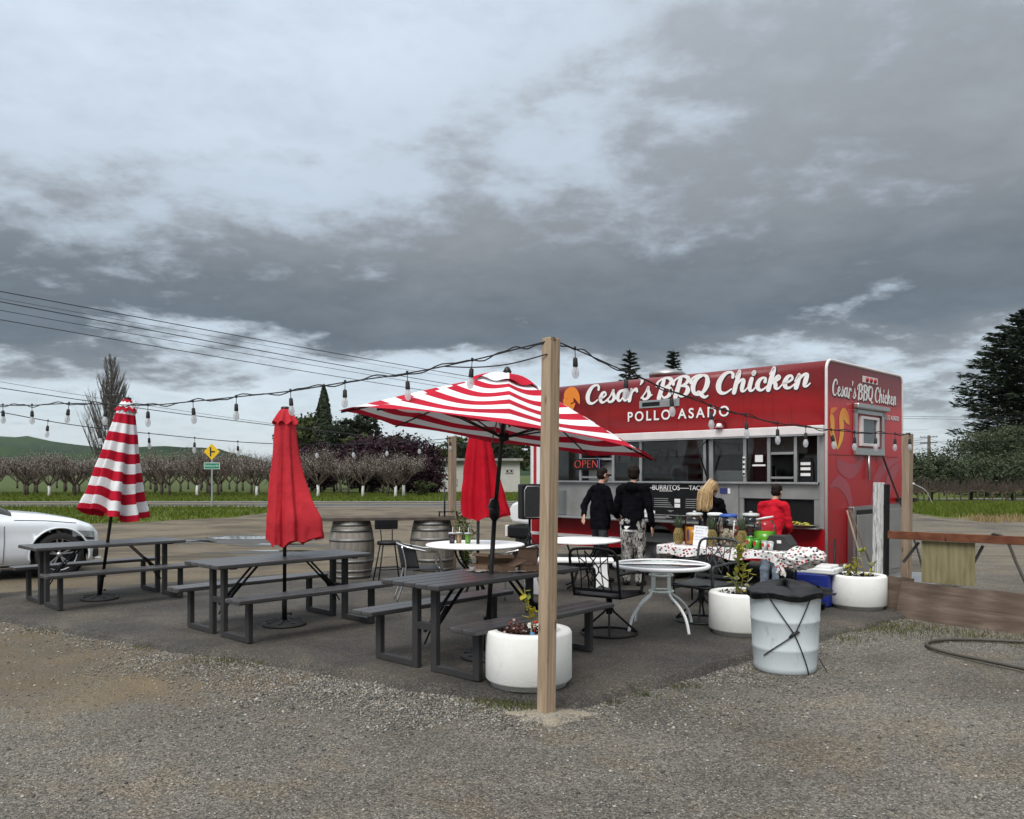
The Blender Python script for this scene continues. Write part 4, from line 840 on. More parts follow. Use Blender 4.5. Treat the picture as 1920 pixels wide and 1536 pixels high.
# ---- brush script lettering
GL = {
 'C': (1.15, [[(1.02, 1.22, .20), (1.0, 1.46, .20), (.78, 1.64, .15), (.42, 1.5, .25), (.16, 1.0, .36), (.15, .5, .37), (.36, .1, .25), (.72, .03, .15), (1.08, .3, .10)]]),
 'e': (.78, [[(.05, .38, .10), (.38, .48, .13), (.6, .7, .15), (.48, .93, .14), (.26, .82, .24), (.17, .42, .31), (.3, .1, .23), (.55, .05, .13), (.86, .36, .09)]]),
 's': (.76, [[(-.02, .14, .10), (.26, .6, .12), (.42, 1.05, .17), (.46, .78, .22), (.6, .4, .30), (.48, .1, .21), (.2, .04, .15), (.1, .22, .16)], [(.5, .12, .12), (.84, .36, .08)]]),
 'a': (1.02, [[(.7, .86, .14), (.5, .96, .16), (.22, .8, .25), (.14, .4, .30), (.3, .07, .19), (.5, .17, .13), (.72, .6, .11)], [(.76, .93, .28), (.70, .4, .29), (.77, .1, .21), (.93, .08, .12), (1.1, .34, .08)]]),
 'r': (.80, [[(.0, .35, .08), (.14, .7, .12), (.2, .98, .2), (.22, .7, .26), (.18, .35, .29), (.17, .03, .29)], [(.2, .5, .12), (.38, .85, .17), (.58, .93, .26), (.68, .78, .20)]]),
 "'": (.34, [[(.16, 1.72, .27), (.18, 1.56, .22), (.08, 1.32, .10)]]),
 'B': (1.28, [[(.38, 1.5, .28), (.32, .8, .34), (.22, .03, .34)], [(-.1, 1.1, .24), (-.08, 1.35, .16), (.22, 1.6, .13), (.65, 1.66, .17), (.98, 1.42, .31), (.85, 1.06, .20), (.5, .88, .11)], [(.5, .88, .11), (.92, .82, .2), (1.08, .46, .36), (.9, .12, .22), (.6, .03, .13), (.46, .2, .12)]]),
 'Q': (1.42, [[(.78, 1.62, .15), (.36, 1.4, .27), (.15, .85, .36), (.3, .27, .26), (.66, .07, .17), (1.0, .32, .25), (1.16, .86, .36), (1.06, 1.4, .26), (.78, 1.62, .15)], [(.45, .2, .11), (.65, .3, .15), (.88, .02, .26), (1.15, -.18, .18), (1.36, -.08, .1)], [(-.08, 1.1, .22), (-.02, 1.4, .15), (.3, 1.62, .12), (.6, 1.66, .12)]]),
 'h': (.98, [[(.05, 1.2, .08), (.25, 1.65, .18), (.27, 1.4, .27), (.2, .8, .30), (.15, .03, .30)], [(.2, .5, .12), (.44, .9, .16), (.66, .88, .25), (.65, .5, .29), (.66, .14, .23), (.84, .07, .12), (1.04, .34, .08)]]),
 'i': (.52, [[(.2, .95, .27), (.16, .4, .29), (.24, .1, .21), (.42, .07, .12), (.58, .34, .08)], [(.27, 1.36, .30), (.29, 1.42, .30)]]),
 'c': (.76, [[(.6, .66, .22), (.6, .88, .16), (.4, .95, .15), (.2, .75, .26), (.15, .4, .31), (.3, .09, .21), (.54, .05, .13), (.84, .36, .08)]]),
 'k': (.95, [[(.05, 1.2, .08), (.25, 1.65, .18), (.27, 1.4, .27), (.2, .8, .30), (.15, .03, .30)], [(.22, .45, .11), (.42, .78, .15), (.62, .96, .23), (.72, .82, .18), (.5, .6, .13), (.28, .52, .13)], [(.36, .54, .15), (.54, .4, .25), (.6, .14, .24), (.78, .06, .13), (.98, .34, .08)]]),
 'n': (.95, [[(.0, .5, .08), (.2, .95, .22), (.19, .5, .29), (.15, .03, .29)], [(.2, .5, .12), (.44, .9, .16), (.66, .88, .25), (.65, .5, .29), (.64, .14, .23), (.8, .07, .12), (.95, .25, .08)]]),
 ' ': (.45, [])}
def ribbon(b, pts_, z, h=.0012, grow=0.0, dx_=0, dy_=0, cap=5):
    q = crom(pts_, 7); L = []; Rr = []
    for i, p in enumerate(q):
        a = q[max(0, i - 1)]; c = q[min(len(q) - 1, i + 1)]; d = Vector((c[0] - a[0], c[1] - a[1])); d = d.normalized() if d.length > 1e-9 else Vector((1, 0)); n_ = Vector((-d.y, d.x)); w_ = p[2] / 2 + grow
        L.append((p[0] + dx_ + n_.x * w_, p[1] + dy_ + n_.y * w_)); Rr.append((p[0] + dx_ - n_.x * w_, p[1] + dy_ - n_.y * w_))
    vs = [(x, y, z) for x, y in L] + [(x, y, z) for x, y in Rr]; n_ = len(q); fs = [(i, n_ + i, n_ + i + 1, i + 1) for i in range(n_ - 1)]
    b.add(vs, fs)
    for e_ in (0, -1):      # round ends
        p = q[e_]; w_ = p[2] / 2 + grow; cv = [(p[0] + dx_ + w_ * math.cos(t * math.pi / 6), p[1] + dy_ + w_ * math.sin(t * math.pi / 6), z - .00012) for t in range(12)]; b.add(cv, [tuple(range(12))])
def script_text(txt, unit, xs, slant=.16):
    tot = sum(GL[c][0] for c in txt) * xs * unit; x = 0; white = MB(); dark = MB(); kz = 0
    for c in txt:
        wd, st = GL[c]
        for s in st:
            pp = [((x + (px + slant * py) * 1.0) * unit * xs, py * unit, w_ * 1.13 * unit * (xs + 1) / 2) for px, py, w_ in s]; kz += 1
            ribbon(white, pp, .0030 + .00025 * (kz % 4)); ribbon(dark, pp, .0012 + .00025 * (kz % 4), grow=.006, dx_=.010, dy_=-.012)
        x += wd
    return white, dark, tot
wh, dk, tw_ = script_text("Cesar's BBQ Chicken", .186, 1.275)
F_side = frame((-4.17, -.002, 2.815), (1, 0, 0), (0, 0, 1)); wh.build('lettering', M_let, TR, M=F_side); dk.build('lettering_shadow', M_lets, TR, M=F_side)
def words(me):      # split a line of type at its widest gap: one mesh for each word
    xs = sorted(v.co.x for v in me.vertices); g_ = max(range(len(xs) - 1), key=lambda i: xs[i + 1] - xs[i]); cut = (xs[g_] + xs[g_ + 1]) / 2; out = []
    for sgn in (-1, 1):
        bm = bmesh.new(); bm.from_mesh(me); bmesh.ops.delete(bm, geom=[v for v in bm.verts if (v.co.x - cut) * sgn < 0], context='VERTS'); m2 = bpy.data.meshes.new('lettering'); bm.to_mesh(m2); bm.free()
        for q in me.materials: m2.materials.append(q)
        out.append(m2)
    return out
def sans(txt, size, M, sp_, parent=TR, shadow=True):
    for w_ in words(text_mesh(txt, size, M_let, .0006, spacing=sp_, offset=size * .018)): put('lettering', w_, parent, M=M @ Matrix.Translation((0, 0, .003)))
    for w_ in words(text_mesh(txt, size, M_lets, .0004, spacing=sp_, offset=size * .03)): put('lettering_shadow', w_, parent, M=M @ Matrix.Translation((size * .05, -size * .05, .0016)))
sans('POLLO ASADO', .215, frame((-2.37, -.002, 2.545), (1, 0, 0), (0, 0, 1)), 1.36)
wh, dk, tw2 = script_text("Cesar's BBQ Chicken", .132, 1.08, .1)
F_end = frame((.002, .16, 2.70), (0, 1, 0), (0, 0, 1)); wh.build('lettering', M_let, TR, M=F_end); dk.build('lettering_shadow', M_lets, TR, M=F_end)
sans('POLLO ASADO', .098, frame((.002, 2.30, 2.49), (0, 1, 0), (0, 0, 1)), 1.05)
# ---- rooster emblem on the end wall
def onend(px, py):
    k = (px - 960) / 1538; v = (11 * k - 4.22) / (.701 - .713 * k); return v, CAMH + (890 - py) * (11 + .713 * v) / 1538
def zz(x, y, w_):      # picture-zoom sketch coordinates -> wall coordinates
    v, z = onend(1540 + x / 5.4875, 680 + y / 5.4875); return (v, z, w_ / 5.4875 * .0125)
def gold():
    m, t, b, out = new_mat('rooster_gold'); c = nd(t, 'ShaderNodeTexCoord').outputs['Object']; s = nd(t, 'ShaderNodeSeparateXYZ', {0: c})
    t.links.new(ramp(t, ma(t, 'ADD', ma(t, 'MULTIPLY', ma(t, 'SUBTRACT', 2.7, s.outputs[1]), 1.2), ma(t, 'MULTIPLY', noi(t, c, 5, 2), .15), clamp=True), [(0, (.75, .22, .02)), (1, (.85, .47, .04))]), b.inputs['Base Color']); b.inputs['Roughness'].default_value = .4; return m
M_gold = gold(); M_goldo = mat('rooster_orange', (.78, .20, .02), .4, var=.1); M_ghost = mat('print_pink', (.36, .055, .075), .42, var=.1, scale=2)
Fe = frame((.002, 0, 0), (0, 1, 0), (0, 0, 1))
b = MB(); ribbon(b, [zz(*p) for p in ((96, 545, 30), (110, 580, 50), (112, 650, 55), (108, 720, 55), (125, 790, 50), (150, 850, 26), (165, 895, 6))], .0030)
ribbon(b, [zz(*p) for p in ((288, 640, 8), (262, 580, 62), (228, 520, 66), (203, 570, 66), (205, 660, 66), (205, 740, 56), (190, 810, 42), (168, 880, 12))], .0035); b.build('rooster_emblem', M_gold, TR, M=Fe)
b = MB(); ribbon(b, [zz(*p) for p in ((92, 530, 14), (100, 500, 34), (122, 488, 30), (150, 470, 14))], .0040); ribbon(b, [zz(*p) for p in ((82, 560, 8), (88, 590, 14), (86, 620, 8))], .0042); ribbon(b, [zz(*p) for p in ((285, 635, 10), (268, 560, 26), (240, 505, 12))], .0044); b.build('rooster_comb', M_goldo, TR, M=Fe)
b = MB(); ribbon(b, [zz(*p) for p in ((170, 1000, 30), (190, 1060, 80), (300, 1120, 90), (380, 1060, 60), (400, 980, 40))], .0010); ribbon(b, [zz(*p) for p in ((90, 1270, 20), (170, 1230, 70), (250, 1290, 90), (290, 1400, 70), (300, 1490, 40))], .0012)
ribbon(b, [zz(*p) for p in ((780, 1000, 30), (640, 1080, 70), (560, 1220, 90), (530, 1400, 70), (510, 1480, 40))], .0014); ribbon(b, [zz(*p) for p in ((780, 1080, 60), (700, 1200, 110), (680, 1380, 100), (700, 1470, 50))], .0016); b.build('printed_feathers', M_ghost, TR, M=Fe)
# rooster head print at the far end of the side
Fs = frame((0, -.003, 0), (1, 0, 0), (0, 0, 1)); b = MB(); ribbon(b, [(-4.62, 2.92, .05), (-4.58, 3.02, .12), (-4.46, 3.05, .16), (-4.36, 2.97, .13), (-4.30, 2.84, .03)], .0030); ribbon(b, [(-4.62, 2.90, .10), (-4.56, 2.82, .16), (-4.48, 2.78, .12), (-4.40, 2.84, .03)], .0034); b.box((-4.5, 2.93, .0015), (.14, .14, .002)); b.build('rooster_print', M_gold, TR, M=Fs)
# ---- end wall window, marker lights, cabinet, ledge
ew = xbox('end_window', M_alu, .002, .045, .87, 1.96, 1.90, 2.00, .006)
for y0, y1, z0, z1 in ((.87, .95, 2.0, 2.55), (1.86, 1.95, 2.0, 2.55), (.87, 1.95, 2.49, 2.55)): xbox('frame', M_alu, .002, .04, y0, y1, z0, z1, .004, ew)
xbox('shutter_housing', M_alu, .002, .09, .86, 2.06, 2.555, 2.635, .02, ew)
for y0, y1, z0, z1 in ((1.06, 1.13, 2.06, 2.43), (1.66, 1.73, 2.06, 2.43), (1.06, 1.73, 2.03, 2.07), (1.06, 1.73, 2.42, 2.46)): xbox('inner_frame', M_trim, .003, .05, y0, y1, z0, z1, .004, ew)
xbox('pane', mat('pane_dark', (.05, .065, .07), .08, var=.15, scale=2), .003, .02, 1.13, 1.66, 2.07, 2.42, 0, ew)
xbox('seam', M_lets, .0005, .003, .05, 2.6, 1.885, 1.890, 0)
ml = xbox('marker_lights', M_trim, .002, .012, 1.20, 1.76, 2.955, 3.05, .004)
for y in (1.34, 1.49, 1.64): b = MB(); b.lathe([(.036, 0), (.030, .02), (.001, .028)], 12, M=Matrix.Translation((.013, y, 3.0)) @ Matrix.Rotation(R(90), 4, 'Y')); b.build('marker_lens', M_redst, ml)
cb = xbox('rear_cabinet', M_ss, .003, .10, .66, 2.62, .16, 1.17, .01)
xbox('cabinet_door', M_ssd, .103, .118, .74, 1.62, .20, 1.05, .006, cb); xbox('cabinet_door', M_ssd, .103, .118, 1.70, 2.58, .20, 1.10, .006, cb); xbox('slot', M_black, .102, .112, .76, 1.60, 1.06, 1.12, 0, cb)
b = MB(); b.tube([(.118, 1.5, .7), (.15, 1.5, .7), (.15, 1.5, .85), (.118, 1.5, .85)], .008, 6); b.build('handle', M_alu, cb)
put('lettering', text_mesh('PG', .055, M_redst, .001), cb, M=frame((.121, 1.32, .92), (0, 1, 0), (0, 0, 1)))
xbox('end_ledge', M_black, .01, .28, 2.50, 2.66, 1.20, 1.26, .01)
b = MB(); b.tube([(.03, 1.36, 1.90), (.04, 1.36, 1.55)], .02, 6); b.build('prop_rod', M_alu, TR)
b = MB(); b.box((.5, 1.9, .10), (.9, 1.3, .04)); b.build('rear_step', M_alu, TR, .004)
for s_ in (1.22, 2.44, 3.66): xbox('seam', M_lets, -s_ - .0015, -s_ + .0015, -.0012, -.0004, 2.29, 3.0, 0)
rv_ = MB(); rv_.lathe([(.001, .003), (.006, .002), (.007, 0)], 6, cap=False); RIV = rv_.mesh('rivet', M_redst)
for i in range(54): put('rivet', RIV, TR, 0, Matrix.Translation((-.05 - i * .1, -.002, 3.015)) @ Matrix.Rotation(R(90), 4, 'X'))
for i in range(24): put('rivet', RIV, TR, 0, Matrix.Translation((.002, .12 + i * .108, 1.90)) @ Matrix.Rotation(R(90), 4, 'Y'))
# ---- neon sign hanging in the far window
ns = thing('neon_sign', 'red neon OPEN sign hanging in the truck window', 'sign', (4.22, 11.0, 0), R(-44.5)); M_neon = mat('neon_red', (.45, .04, .03), .4, emit=(1, .14, .09), estr=.14)
xbox('backing', M_black, -4.42, -3.84, -.02, .0, 1.70, 1.885, .004, ns); put('lettering', text_mesh('OPEN', .195, M_neon, .006, spacing=1.08, offset=-.006), ns, M=frame((-4.13, -.026, 1.79), (1, 0, 0), (0, 0, 1)))
xbox('blue_border', mat('neon_blue', (.05, .08, .3), .5, emit=(.1, .2, .9), estr=.25), -3.855, -3.845, -.028, -.021, 1.71, 1.90, 0, ns)
for x in (-4.38, -3.9): b = MB(); b.tube([(x, -.01, 1.885), (x, .0, 2.2)], .003, 4); b.build('chain', M_alu, ns)
# ---- tray of chillies on the shelf
ct = thing('serving_tray', 'steel tray of pale green chillies on the truck shelf', 'tray', (4.22, 11.0, 0), R(-44.5)); b = MB(); b.lathe([(.001, 0), (.17, 0), (.20, .03), (.205, .03)], 24, (-.42, -.12, .907), sx=1.7, sy=.9); b.build('tray', M_alu, ct)
M_chil = [mat('chilli_green', (.30, .36, .04), .4, var=.2), mat('chilli_yellow', (.46, .40, .05), .4, var=.2)]; rc = random.Random(3)
for i in range(40):
    x = -.42 + rc.uniform(-.27, .27); y = -.12 + rc.uniform(-.10, .10); z = .925 + rc.uniform(0, .05); a = rc.uniform(0, 6.28); L = rc.uniform(.05, .09); b = MB(); d = Vector((math.cos(a), math.sin(a), rc.uniform(-.2, .5))); p = Vector((x, y, z)); b.tube([p - d * L * .5, p, p + d * L * .5 + Vector((0, 0, -.01))], [.010, .012, .003], 6); b.build('chilli', rc.choice(M_chil), ct)
# ================================================================ furniture on the pad
M_comp = mat('composite_charcoal', (.060, .058, .059), .33, var=.22, scale=3, bump=.15, bscale=30, stretch=(.25, 2, 2), tint=.16, scuff=(4, .55, .5, (.16, .15, .14))); M_tsteel = mat('table_frame_charcoal', (.030, .029, .029), .6, var=.15, scale=6)
def picnic():
    t = thing('picnic_table', 'x', 'picnic table', group='charcoal picnic tables')
    def board(w_, L=1.83, th=.042):
        b = MB(); r_ = .02; b.box((0, 0, 0), (L, w_, th)); return b.mesh('plank', M_comp)
    me = board(.139)
    for i in range(5): put('plank', me, t, .010, Matrix.Translation((0, (i - 2) * .1425, .719)))
    mb2 = board(.134)
    for s in (-1, 1):
        for k in (-1, 1): put('bench_plank', mb2, t, .010, Matrix.Translation((0, s * .62 + k * .0685, .419)))
        b = MB(); b.box((0, s * .62, .393), (1.5, .05, .006)); b.build('bench_batten', M_tsteel, t)
    for e_ in (-1, 1):
        x = e_ * .725
        for s in (-1, 1):
            b = MB(); b.box((x, s * .60, .20), (.05, .068, .385)); b.build('leg', M_tsteel, t, .005)
            b = MB(); b.box((x, s * .115, .345), (.05, .068, .69)); b.build('leg', M_tsteel, t, .005)
            b = MB(); b.box((x, s * .358, .030), (.048, .416, .055)); b.build('foot_bar', M_tsteel, t, .005)
        b = MB(); b.box((x, 0, .36), (.046, .162, .06)); b.build('crossbar', M_tsteel, t, .004)
        b = MB(); b.box((x, 0, .692), (.06, .64, .012)); b.build('top_batten', M_tsteel, t)
        for s in (-1, 1):
            b = MB(); b.bar((x - e_ * .03, s * .05, .30), (x - e_ * .42, s * .05, .685), .03, .012); b.bar((x - e_ * .05, s * .05, .32), (x - e_ * .22, s * .03, .50), .035, .02); b.tube([(x - e_ * .02, s * .04, .20), (x - e_ * .18, s * .04, .46)], .008, 6); b.build('brace', M_black, t)
    return t
pt = picnic(); spots = [(-5.30, 10.69, 46, 'charcoal picnic table in front of the white car'), (-2.464, 8.80, 47, 'charcoal picnic table under the plain red closed umbrella'), (-.23, 7.36, 48, 'charcoal picnic table under the open striped umbrella with food boxes')]
for i, (x, y, a, lab) in enumerate(spots):
    o = pt if i == 0 else copy_tree(pt); o.location = (x, y, 0.001); o.rotation_euler = (0, 0, R(a)); o['label'] = lab
# ---- parasols
M_red = cloth('canvas_red', (.52, .030, .042), .16, .12); M_red2 = cloth('canvas_scarlet', (.46, .004, .016), .07, .12); M_wht = cloth('canvas_white', (.78, .79, .80), .03, .10); M_ured = cloth('canvas_crimson', (.46, .008, .028), .15, .10); M_umb = mat('parasol_pole', (.022, .021, .021), .45, .4, var=.15); M_iron = mat('cast_iron', (.028, .027, .027), .7, var=.25, bump=.2)
def base(label, x, y, z=0.002):
    t = thing('umbrella_base', label, 'umbrella base', (x, y, z), 0, 'umbrella bases'); b = MB(); b.lathe([(.001, 0), (.225, 0), (.23, .012), (.22, .028), (.15, .045), (.06, .055), (.001, .056)], 36); b.build('plate', M_iron, t)
    for i in range(8): b = MB(); b.bar((.07 * math.cos(i * .785), .07 * math.sin(i * .785), .056), (.20 * math.cos(i * .785), .20 * math.sin(i * .785), .040), .03, .012); b.build('rib', M_iron, t)
    b = MB(); b.tube([(0, 0, .05), (0, 0, .36)], .027, 14); b.build('sleeve', M_umb, t)
    for z_ in (.12, .30): b = MB(); b.tube([(.027, 0, z_), (.065, 0, z_)], .006, 6); b.ball((.07, 0, z_), .014); b.build('knob', M_black, t)
base('round iron umbrella base under the table by the car', -5.36, 10.66); base('round iron umbrella base under the middle picnic table', -2.45, 8.83); base('round iron umbrella base under the table with food boxes', -.227, 7.27)
def closed(label, loc, lean, top, bot, prof, mats, bands, seed, asym=(0, 0), pole_r=.02, hem=.05, nfold=8, cap=.16, fold=.17):
    """prof: radius along the folded canopy from top (0) to hem (1); lean: (x,y) tilt in radians"""
    t = thing('closed_umbrella', label, 'umbrella', loc, 0, 'closed umbrellas'); t.rotation_euler = (lean[1], lean[0], 0)
    b = MB(); b.tube([(0, 0, .06), (0, 0, top - .01)], pole_r, 12); b.build('pole', M_umb, t); L = top - bot; r_ = random.Random(seed); ph = [r_.uniform(0, 6.28) for _ in range(4)]; fd_ = fold
    def fn(u, v):
        a = u * 2 * math.pi; rad = float(np.interp(v, [p[0] for p in prof], [p[1] for p in prof])); fold = 1 + (.05 + fd_ * v) * math.cos(nfold * a + ph[0] + .6 * v) + .10 * v * math.cos(3 * a + ph[1]) + .05 * v * math.cos(19 * a + ph[2] + 2 * v)
        rad *= 1 + .10 * v * mnoise.noise((math.cos(a) * 2.2 + seed, math.sin(a) * 2.2, v * 4.5)) + .05 * v * mnoise.noise((math.cos(a) * 7 + seed, math.sin(a) * 7, v * 9)); z = top - .03 - (L - .03) * v + (hem * v * v * (math.cos(2 * a + ph[3]) + .5 * math.cos(nfold * a + ph[0]))); s = v ** 1.8
        return (rad * fold * math.cos(a) * (1 + s * asym[0] * max(0, math.cos(a - asym[1]))), rad * fold * math.sin(a) * (1 + s * asym[0] * max(0, math.cos(a - asym[1]))), z)
    nb = 60; c = MB(); c.grid(fn, 120, nb, (lambda u, v: int(v * bands + .5) % 2) if bands else 0, True, True); co = c.build('canopy', mats, t)
    f = MB(); r0 = prof[0][1]
    def fc(u, v):
        a = u * 2 * math.pi; rad = r0 * .55 + (np.interp(cap / L, [p[0] for p in prof], [p[1] for p in prof]) * 1.22 - r0 * .55) * v; rad *= 1 + .14 * v * math.cos(8 * a + ph[1]); return (rad * math.cos(a), rad * math.sin(a), top - cap * v ** 1.3 + .02 * v * math.cos(8 * a))
    f.grid(fc, 64, 8, (lambda u, v: 0 if (v < .35 or v > .72) else 1) if bands else 0, True, True); f.build('vent_cap', mats, co); b = MB(); b.lathe([(.045, -.02), (.045, .012), (.03, .02), (.001, .022)], 16, (0, 0, top)); b.build('finial', M_umb, t)
    return t
closed('red and white striped closed umbrella leaning over the table by the car', (-5.36, 10.66, 0.002), (R(8.0), 0), 2.63, 1.12, [(0, .06), (.12, .11), (.3, .155), (.6, .215), (.85, .265), (1, .30)], [M_ured, M_wht], 12, 3, (.12, 0), fold=.30)
closed('plain red closed umbrella in the middle picnic table', (-2.45, 8.83, 0.002), (R(.2), 0), 2.33, .90, [(0, .065), (.1, .105), (.3, .118), (.6, .145), (.85, .165), (1, .150)], [M_red], 0, 7, (1.55, .05), hem=.05, fold=.10)
closed('second plain red closed umbrella rising from the round white table', (-.44, 10.45, 0.002), (R(.5), 0), 2.42, 1.08, [(0, .06), (.1, .10), (.4, .16), (.8, .20), (1, .19)], [M_red2], 0, 12, (.9, -.1), hem=.04, fold=.12)
# open striped parasol
ou = thing('open_umbrella', 'open red and white striped umbrella over the nearest picnic table', 'umbrella', (-.227, 7.27, .002)); top_p = Vector((.185, .02, 2.46))
b = MB(); b.tube([(0, 0, .06), (.075, .01, 1.30)], .021, 14); b.build('pole', M_umb, ou); b = MB(); b.tube([(.070, .008, 1.22), tuple(top_p)], .019, 14); b.build('upper_pole', M_umb, ou)
b = MB(); b.lathe([(.022, -.09), (.045, -.06), (.05, .02), (.035, .09), (.022, .11)], 14, (.072, .009, 1.30)); b.ball((.072, -.035, 1.29), (.035, .03, .05)); cr = b.build('crank_box', M_black, ou); b = MB(); b.tube([(.06, -.06, 1.30), (.02, -.11, 1.33), (.045, -.13, 1.40), (.065, -.14, 1.41)], .007, 6); b.build('crank_handle', M_alu, cr)
Mcan = Matrix.Translation(top_p + Vector((0, 0, 0))) @ Matrix.Rotation(R(8.6), 4, 'Y') @ Matrix.Rotation(R(-1.0), 4, 'X') @ Matrix.Rotation(R(4), 4, 'Z')
RC, HC = 1.42, .50
def can(u, v):      # v 0 at the crown, 1 at the hem; 8 ribs with cloth sagging between
    a = u * 2 * math.pi; f = (u * 8) % 1; s = math.cos(math.pi / 8) / math.cos((f - .5) * math.pi / 4); sag = math.sin(f * math.pi); rad = RC * (.10 + .90 * v) * s
    z = -HC * (v ** 1.12) - .10 * v * (1 - v) * .2 - sag * .045 * math.sin(v * math.pi * .9) * 1.0 + (.035 * v ** 8 * sag)
    return tuple(Mcan @ Vector((rad * math.cos(a), rad * math.sin(a), z)))
c = MB(); c.grid(can, 96, 44, lambda u, v: (int((1 - v) * 11)) % 2, True, True); cn = c.build('canopy', [M_ured, M_wht], ou)
c = MB(); c.grid(lambda u, v: tuple(Mcan @ Vector((RC * .23 * (.04 + .96 * v) * math.cos(u * 6.2832) * (1 - .03 * (1 - math.cos(u * 50.265)) * v), RC * .23 * (.04 + .96 * v) * math.sin(u * 6.2832) * (1 - .03 * (1 - math.cos(u * 50.265)) * v), .055 - .10 * v * v + .015 * v * math.cos(u * 50.265)))), 64, 6, lambda u, v: int(u * 8) % 2, True, True); c.build('vent_cap', [M_ured, M_wht], cn)
for k in range(8):
    a = k * math.pi / 4; p = Mcan @ Vector((.03 * math.cos(a), .03 * math.sin(a), -.04)); q = Mcan @ Vector((RC * math.cos(a) * .985, RC * math.sin(a) * .985, -HC - .012)); m_ = Mcan @ Vector((RC * .55 * math.cos(a), RC * .55 * math.sin(a), -HC * .50 - .028))
    b = MB(); b.tube([p, m_, q], .008, 6); rb = b.build('rib', M_umb, ou); hub_ = Vector((.155, .017, 1.95)); b = MB(); b.tube([hub_ + Vector((.03 * math.cos(a), .03 * math.sin(a), 0)), m_], .007, 6); b.build('strut', M_umb, rb)
b = MB(); b.lathe([(.02, -.04), (.045, -.03), (.045, .03), (.02, .04)], 14, (.155, .017, 1.95)); b.build('runner_hub', M_black, ou); b = MB(); b.lathe([(.02, 0), (.04, .03), (.02, .07), (.001, .08)], 12, tuple(top_p + Vector((0, 0, .04)))); b.build('finial', M_umb, ou)
# ---- wooden posts
def woodmat(name, a, b_, c_, sc=(9, 9, .8), rough=.8, knots=True):
    m, t, b, out = new_mat(name); c = nd(t, 'ShaderNodeTexCoord').outputs['Object']; v = nd(t, 'ShaderNodeMapping', {0: c, 3: sc}).outputs[0]
    n = noi(t, v, 2.2, 6, .6, .8); w_ = nd(t, 'ShaderNodeTexWave', {'Vector': v, 'Scale': 1.1, 'Distortion': 3.5, 'Detail': 3.0, 'Detail Scale': 1.5}, wave_type='BANDS', bands_direction='X').outputs[1]
    col = ramp(t, ma(t, 'ADD', ma(t, 'MULTIPLY', n, .86), ma(t, 'MULTIPLY', w_, .14)), [(.25, a), (.5, b_), (.75, c_)])
    if knots:
        vo = nd(t, 'ShaderNodeTexVoronoi', {'Vector': nd(t, 'ShaderNodeMapping', {0: c, 3: (9, 9, 3.2)}).outputs[0], 'Scale': 1.0}).outputs[0]; col = mixc(t, ma(t, 'MULTIPLY', sstep(t, vo, .17, .06), .75), col, tuple(x * .45 for x in a))
    t.links.new(col, b.inputs['Base Color']); b.inputs['Roughness'].default_value = rough; b.inputs['Specular IOR Level'].default_value = .25
    t.links.new(nd(t, 'ShaderNodeBump', {'Strength': .35, 'Distance': .003, 'Height': n}).outputs[0], b.inputs['Normal']); return m
M_post = woodmat('fir_post', (.21, .145, .092), (.33, .24, .16), (.45, .35, .245)); M_post2 = woodmat('weathered_post', (.16, .12, .085), (.27, .20, .14), (.36, .28, .20)); M_rail = woodmat('redwood_rail', (.085, .028, .014), (.14, .05, .025), (.20, .08, .04), (2, 2, 9)); M_ply = woodmat('plywood', (.15, .125, .06), (.22, .19, .10), (.28, .25, .145), (6, 6, 1.0), knots=False); M_brd = woodmat('old_board', (.072, .050, .037), (.130, .093, .070), (.21, .16, .122), (.7, 7, 7), knots=False)
def post(label, loc, h, rot, m, lean=(0, 0), s=.089):
    b = MB(); n_ = 10
    for i in range(n_):      # slightly waney edges
        pass
    b.box((0, 0, h / 2), (s, s, h)); o = b.build('wooden_post', m, None, .007); o.location = loc; o.rotation_euler = (lean[1], lean[0], rot); return tag(o, label, 'post', 'light string posts')
post('pale square fir post standing in the gravel in front', (.238, 5.74, GZ - .10), 2.73, R(40), M_post, (R(1.0), 0), .095)
post('square wooden post behind the barrel table', (-1.02, 14.0, 0), 2.27, R(30), M_post2, (0, 0), .11)
post('weathered square corner post at the end of the truck', (5.10, 10.62, GZ), 2.20, R(35), M_post2, (R(1.2), 0), .10)
b = MB(); b.ball((.285, 5.665, GZ + .005), (.03, .025, .02), 8, 5); tag(b.build('pebble', M_st[2]), 'round tan pebble at the foot of the near post', 'stone')
# ---- string lights
def frosted(name):
    m = bpy.data.materials.new(name); m.use_nodes = True; t = m.node_tree; t.nodes.clear(); out = nd(t, 'ShaderNodeOutputMaterial'); tr = nd(t, 'ShaderNodeBsdfTransparent', {0: (.95, .96, .97, 1)}); df = nd(t, 'ShaderNodeBsdfPrincipled', {'Base Color': (.80, .82, .83, 1), 'Roughness': .25}); tl = nd(t, 'ShaderNodeBsdfTranslucent', {0: (.85, .86, .87, 1)})
    a = nd(t, 'ShaderNodeMixShader', {0: .5, 1: df.outputs[0], 2: tl.outputs[0]}); t.links.new(nd(t, 'ShaderNodeMixShader', {0: .55, 1: tr.outputs[0], 2: a.outputs[0]}).outputs[0], out.inputs[0]); return m
M_bulb = frosted('bulb_glass'); M_fil = mat('bulb_base', (.55, .54, .50), .4, .3); M_cord = mat('cord_black', (.012, .012, .012), .7)
bs = MB(); bs.tube([(0, 0, 0), (0, 0, -.07)], .0035, 5); bs.tube([(0, 0, .02), (0, 0, -.01)], .011, 6); bs.lathe([(.008, -.065), (.018, -.075), (.021, -.13), (.019, -.14), (.001, -.141)][::-1], 10); SOCK = bs.mesh('socket', M_cord)
bb = MB(); bb.lathe([(.001, -.236), (.012, -.233), (.024, -.218), (.030, -.195), (.028, -.172), (.018, -.148), (.015, -.139)], 12); BULB = bb.mesh('bulb', M_bulb)
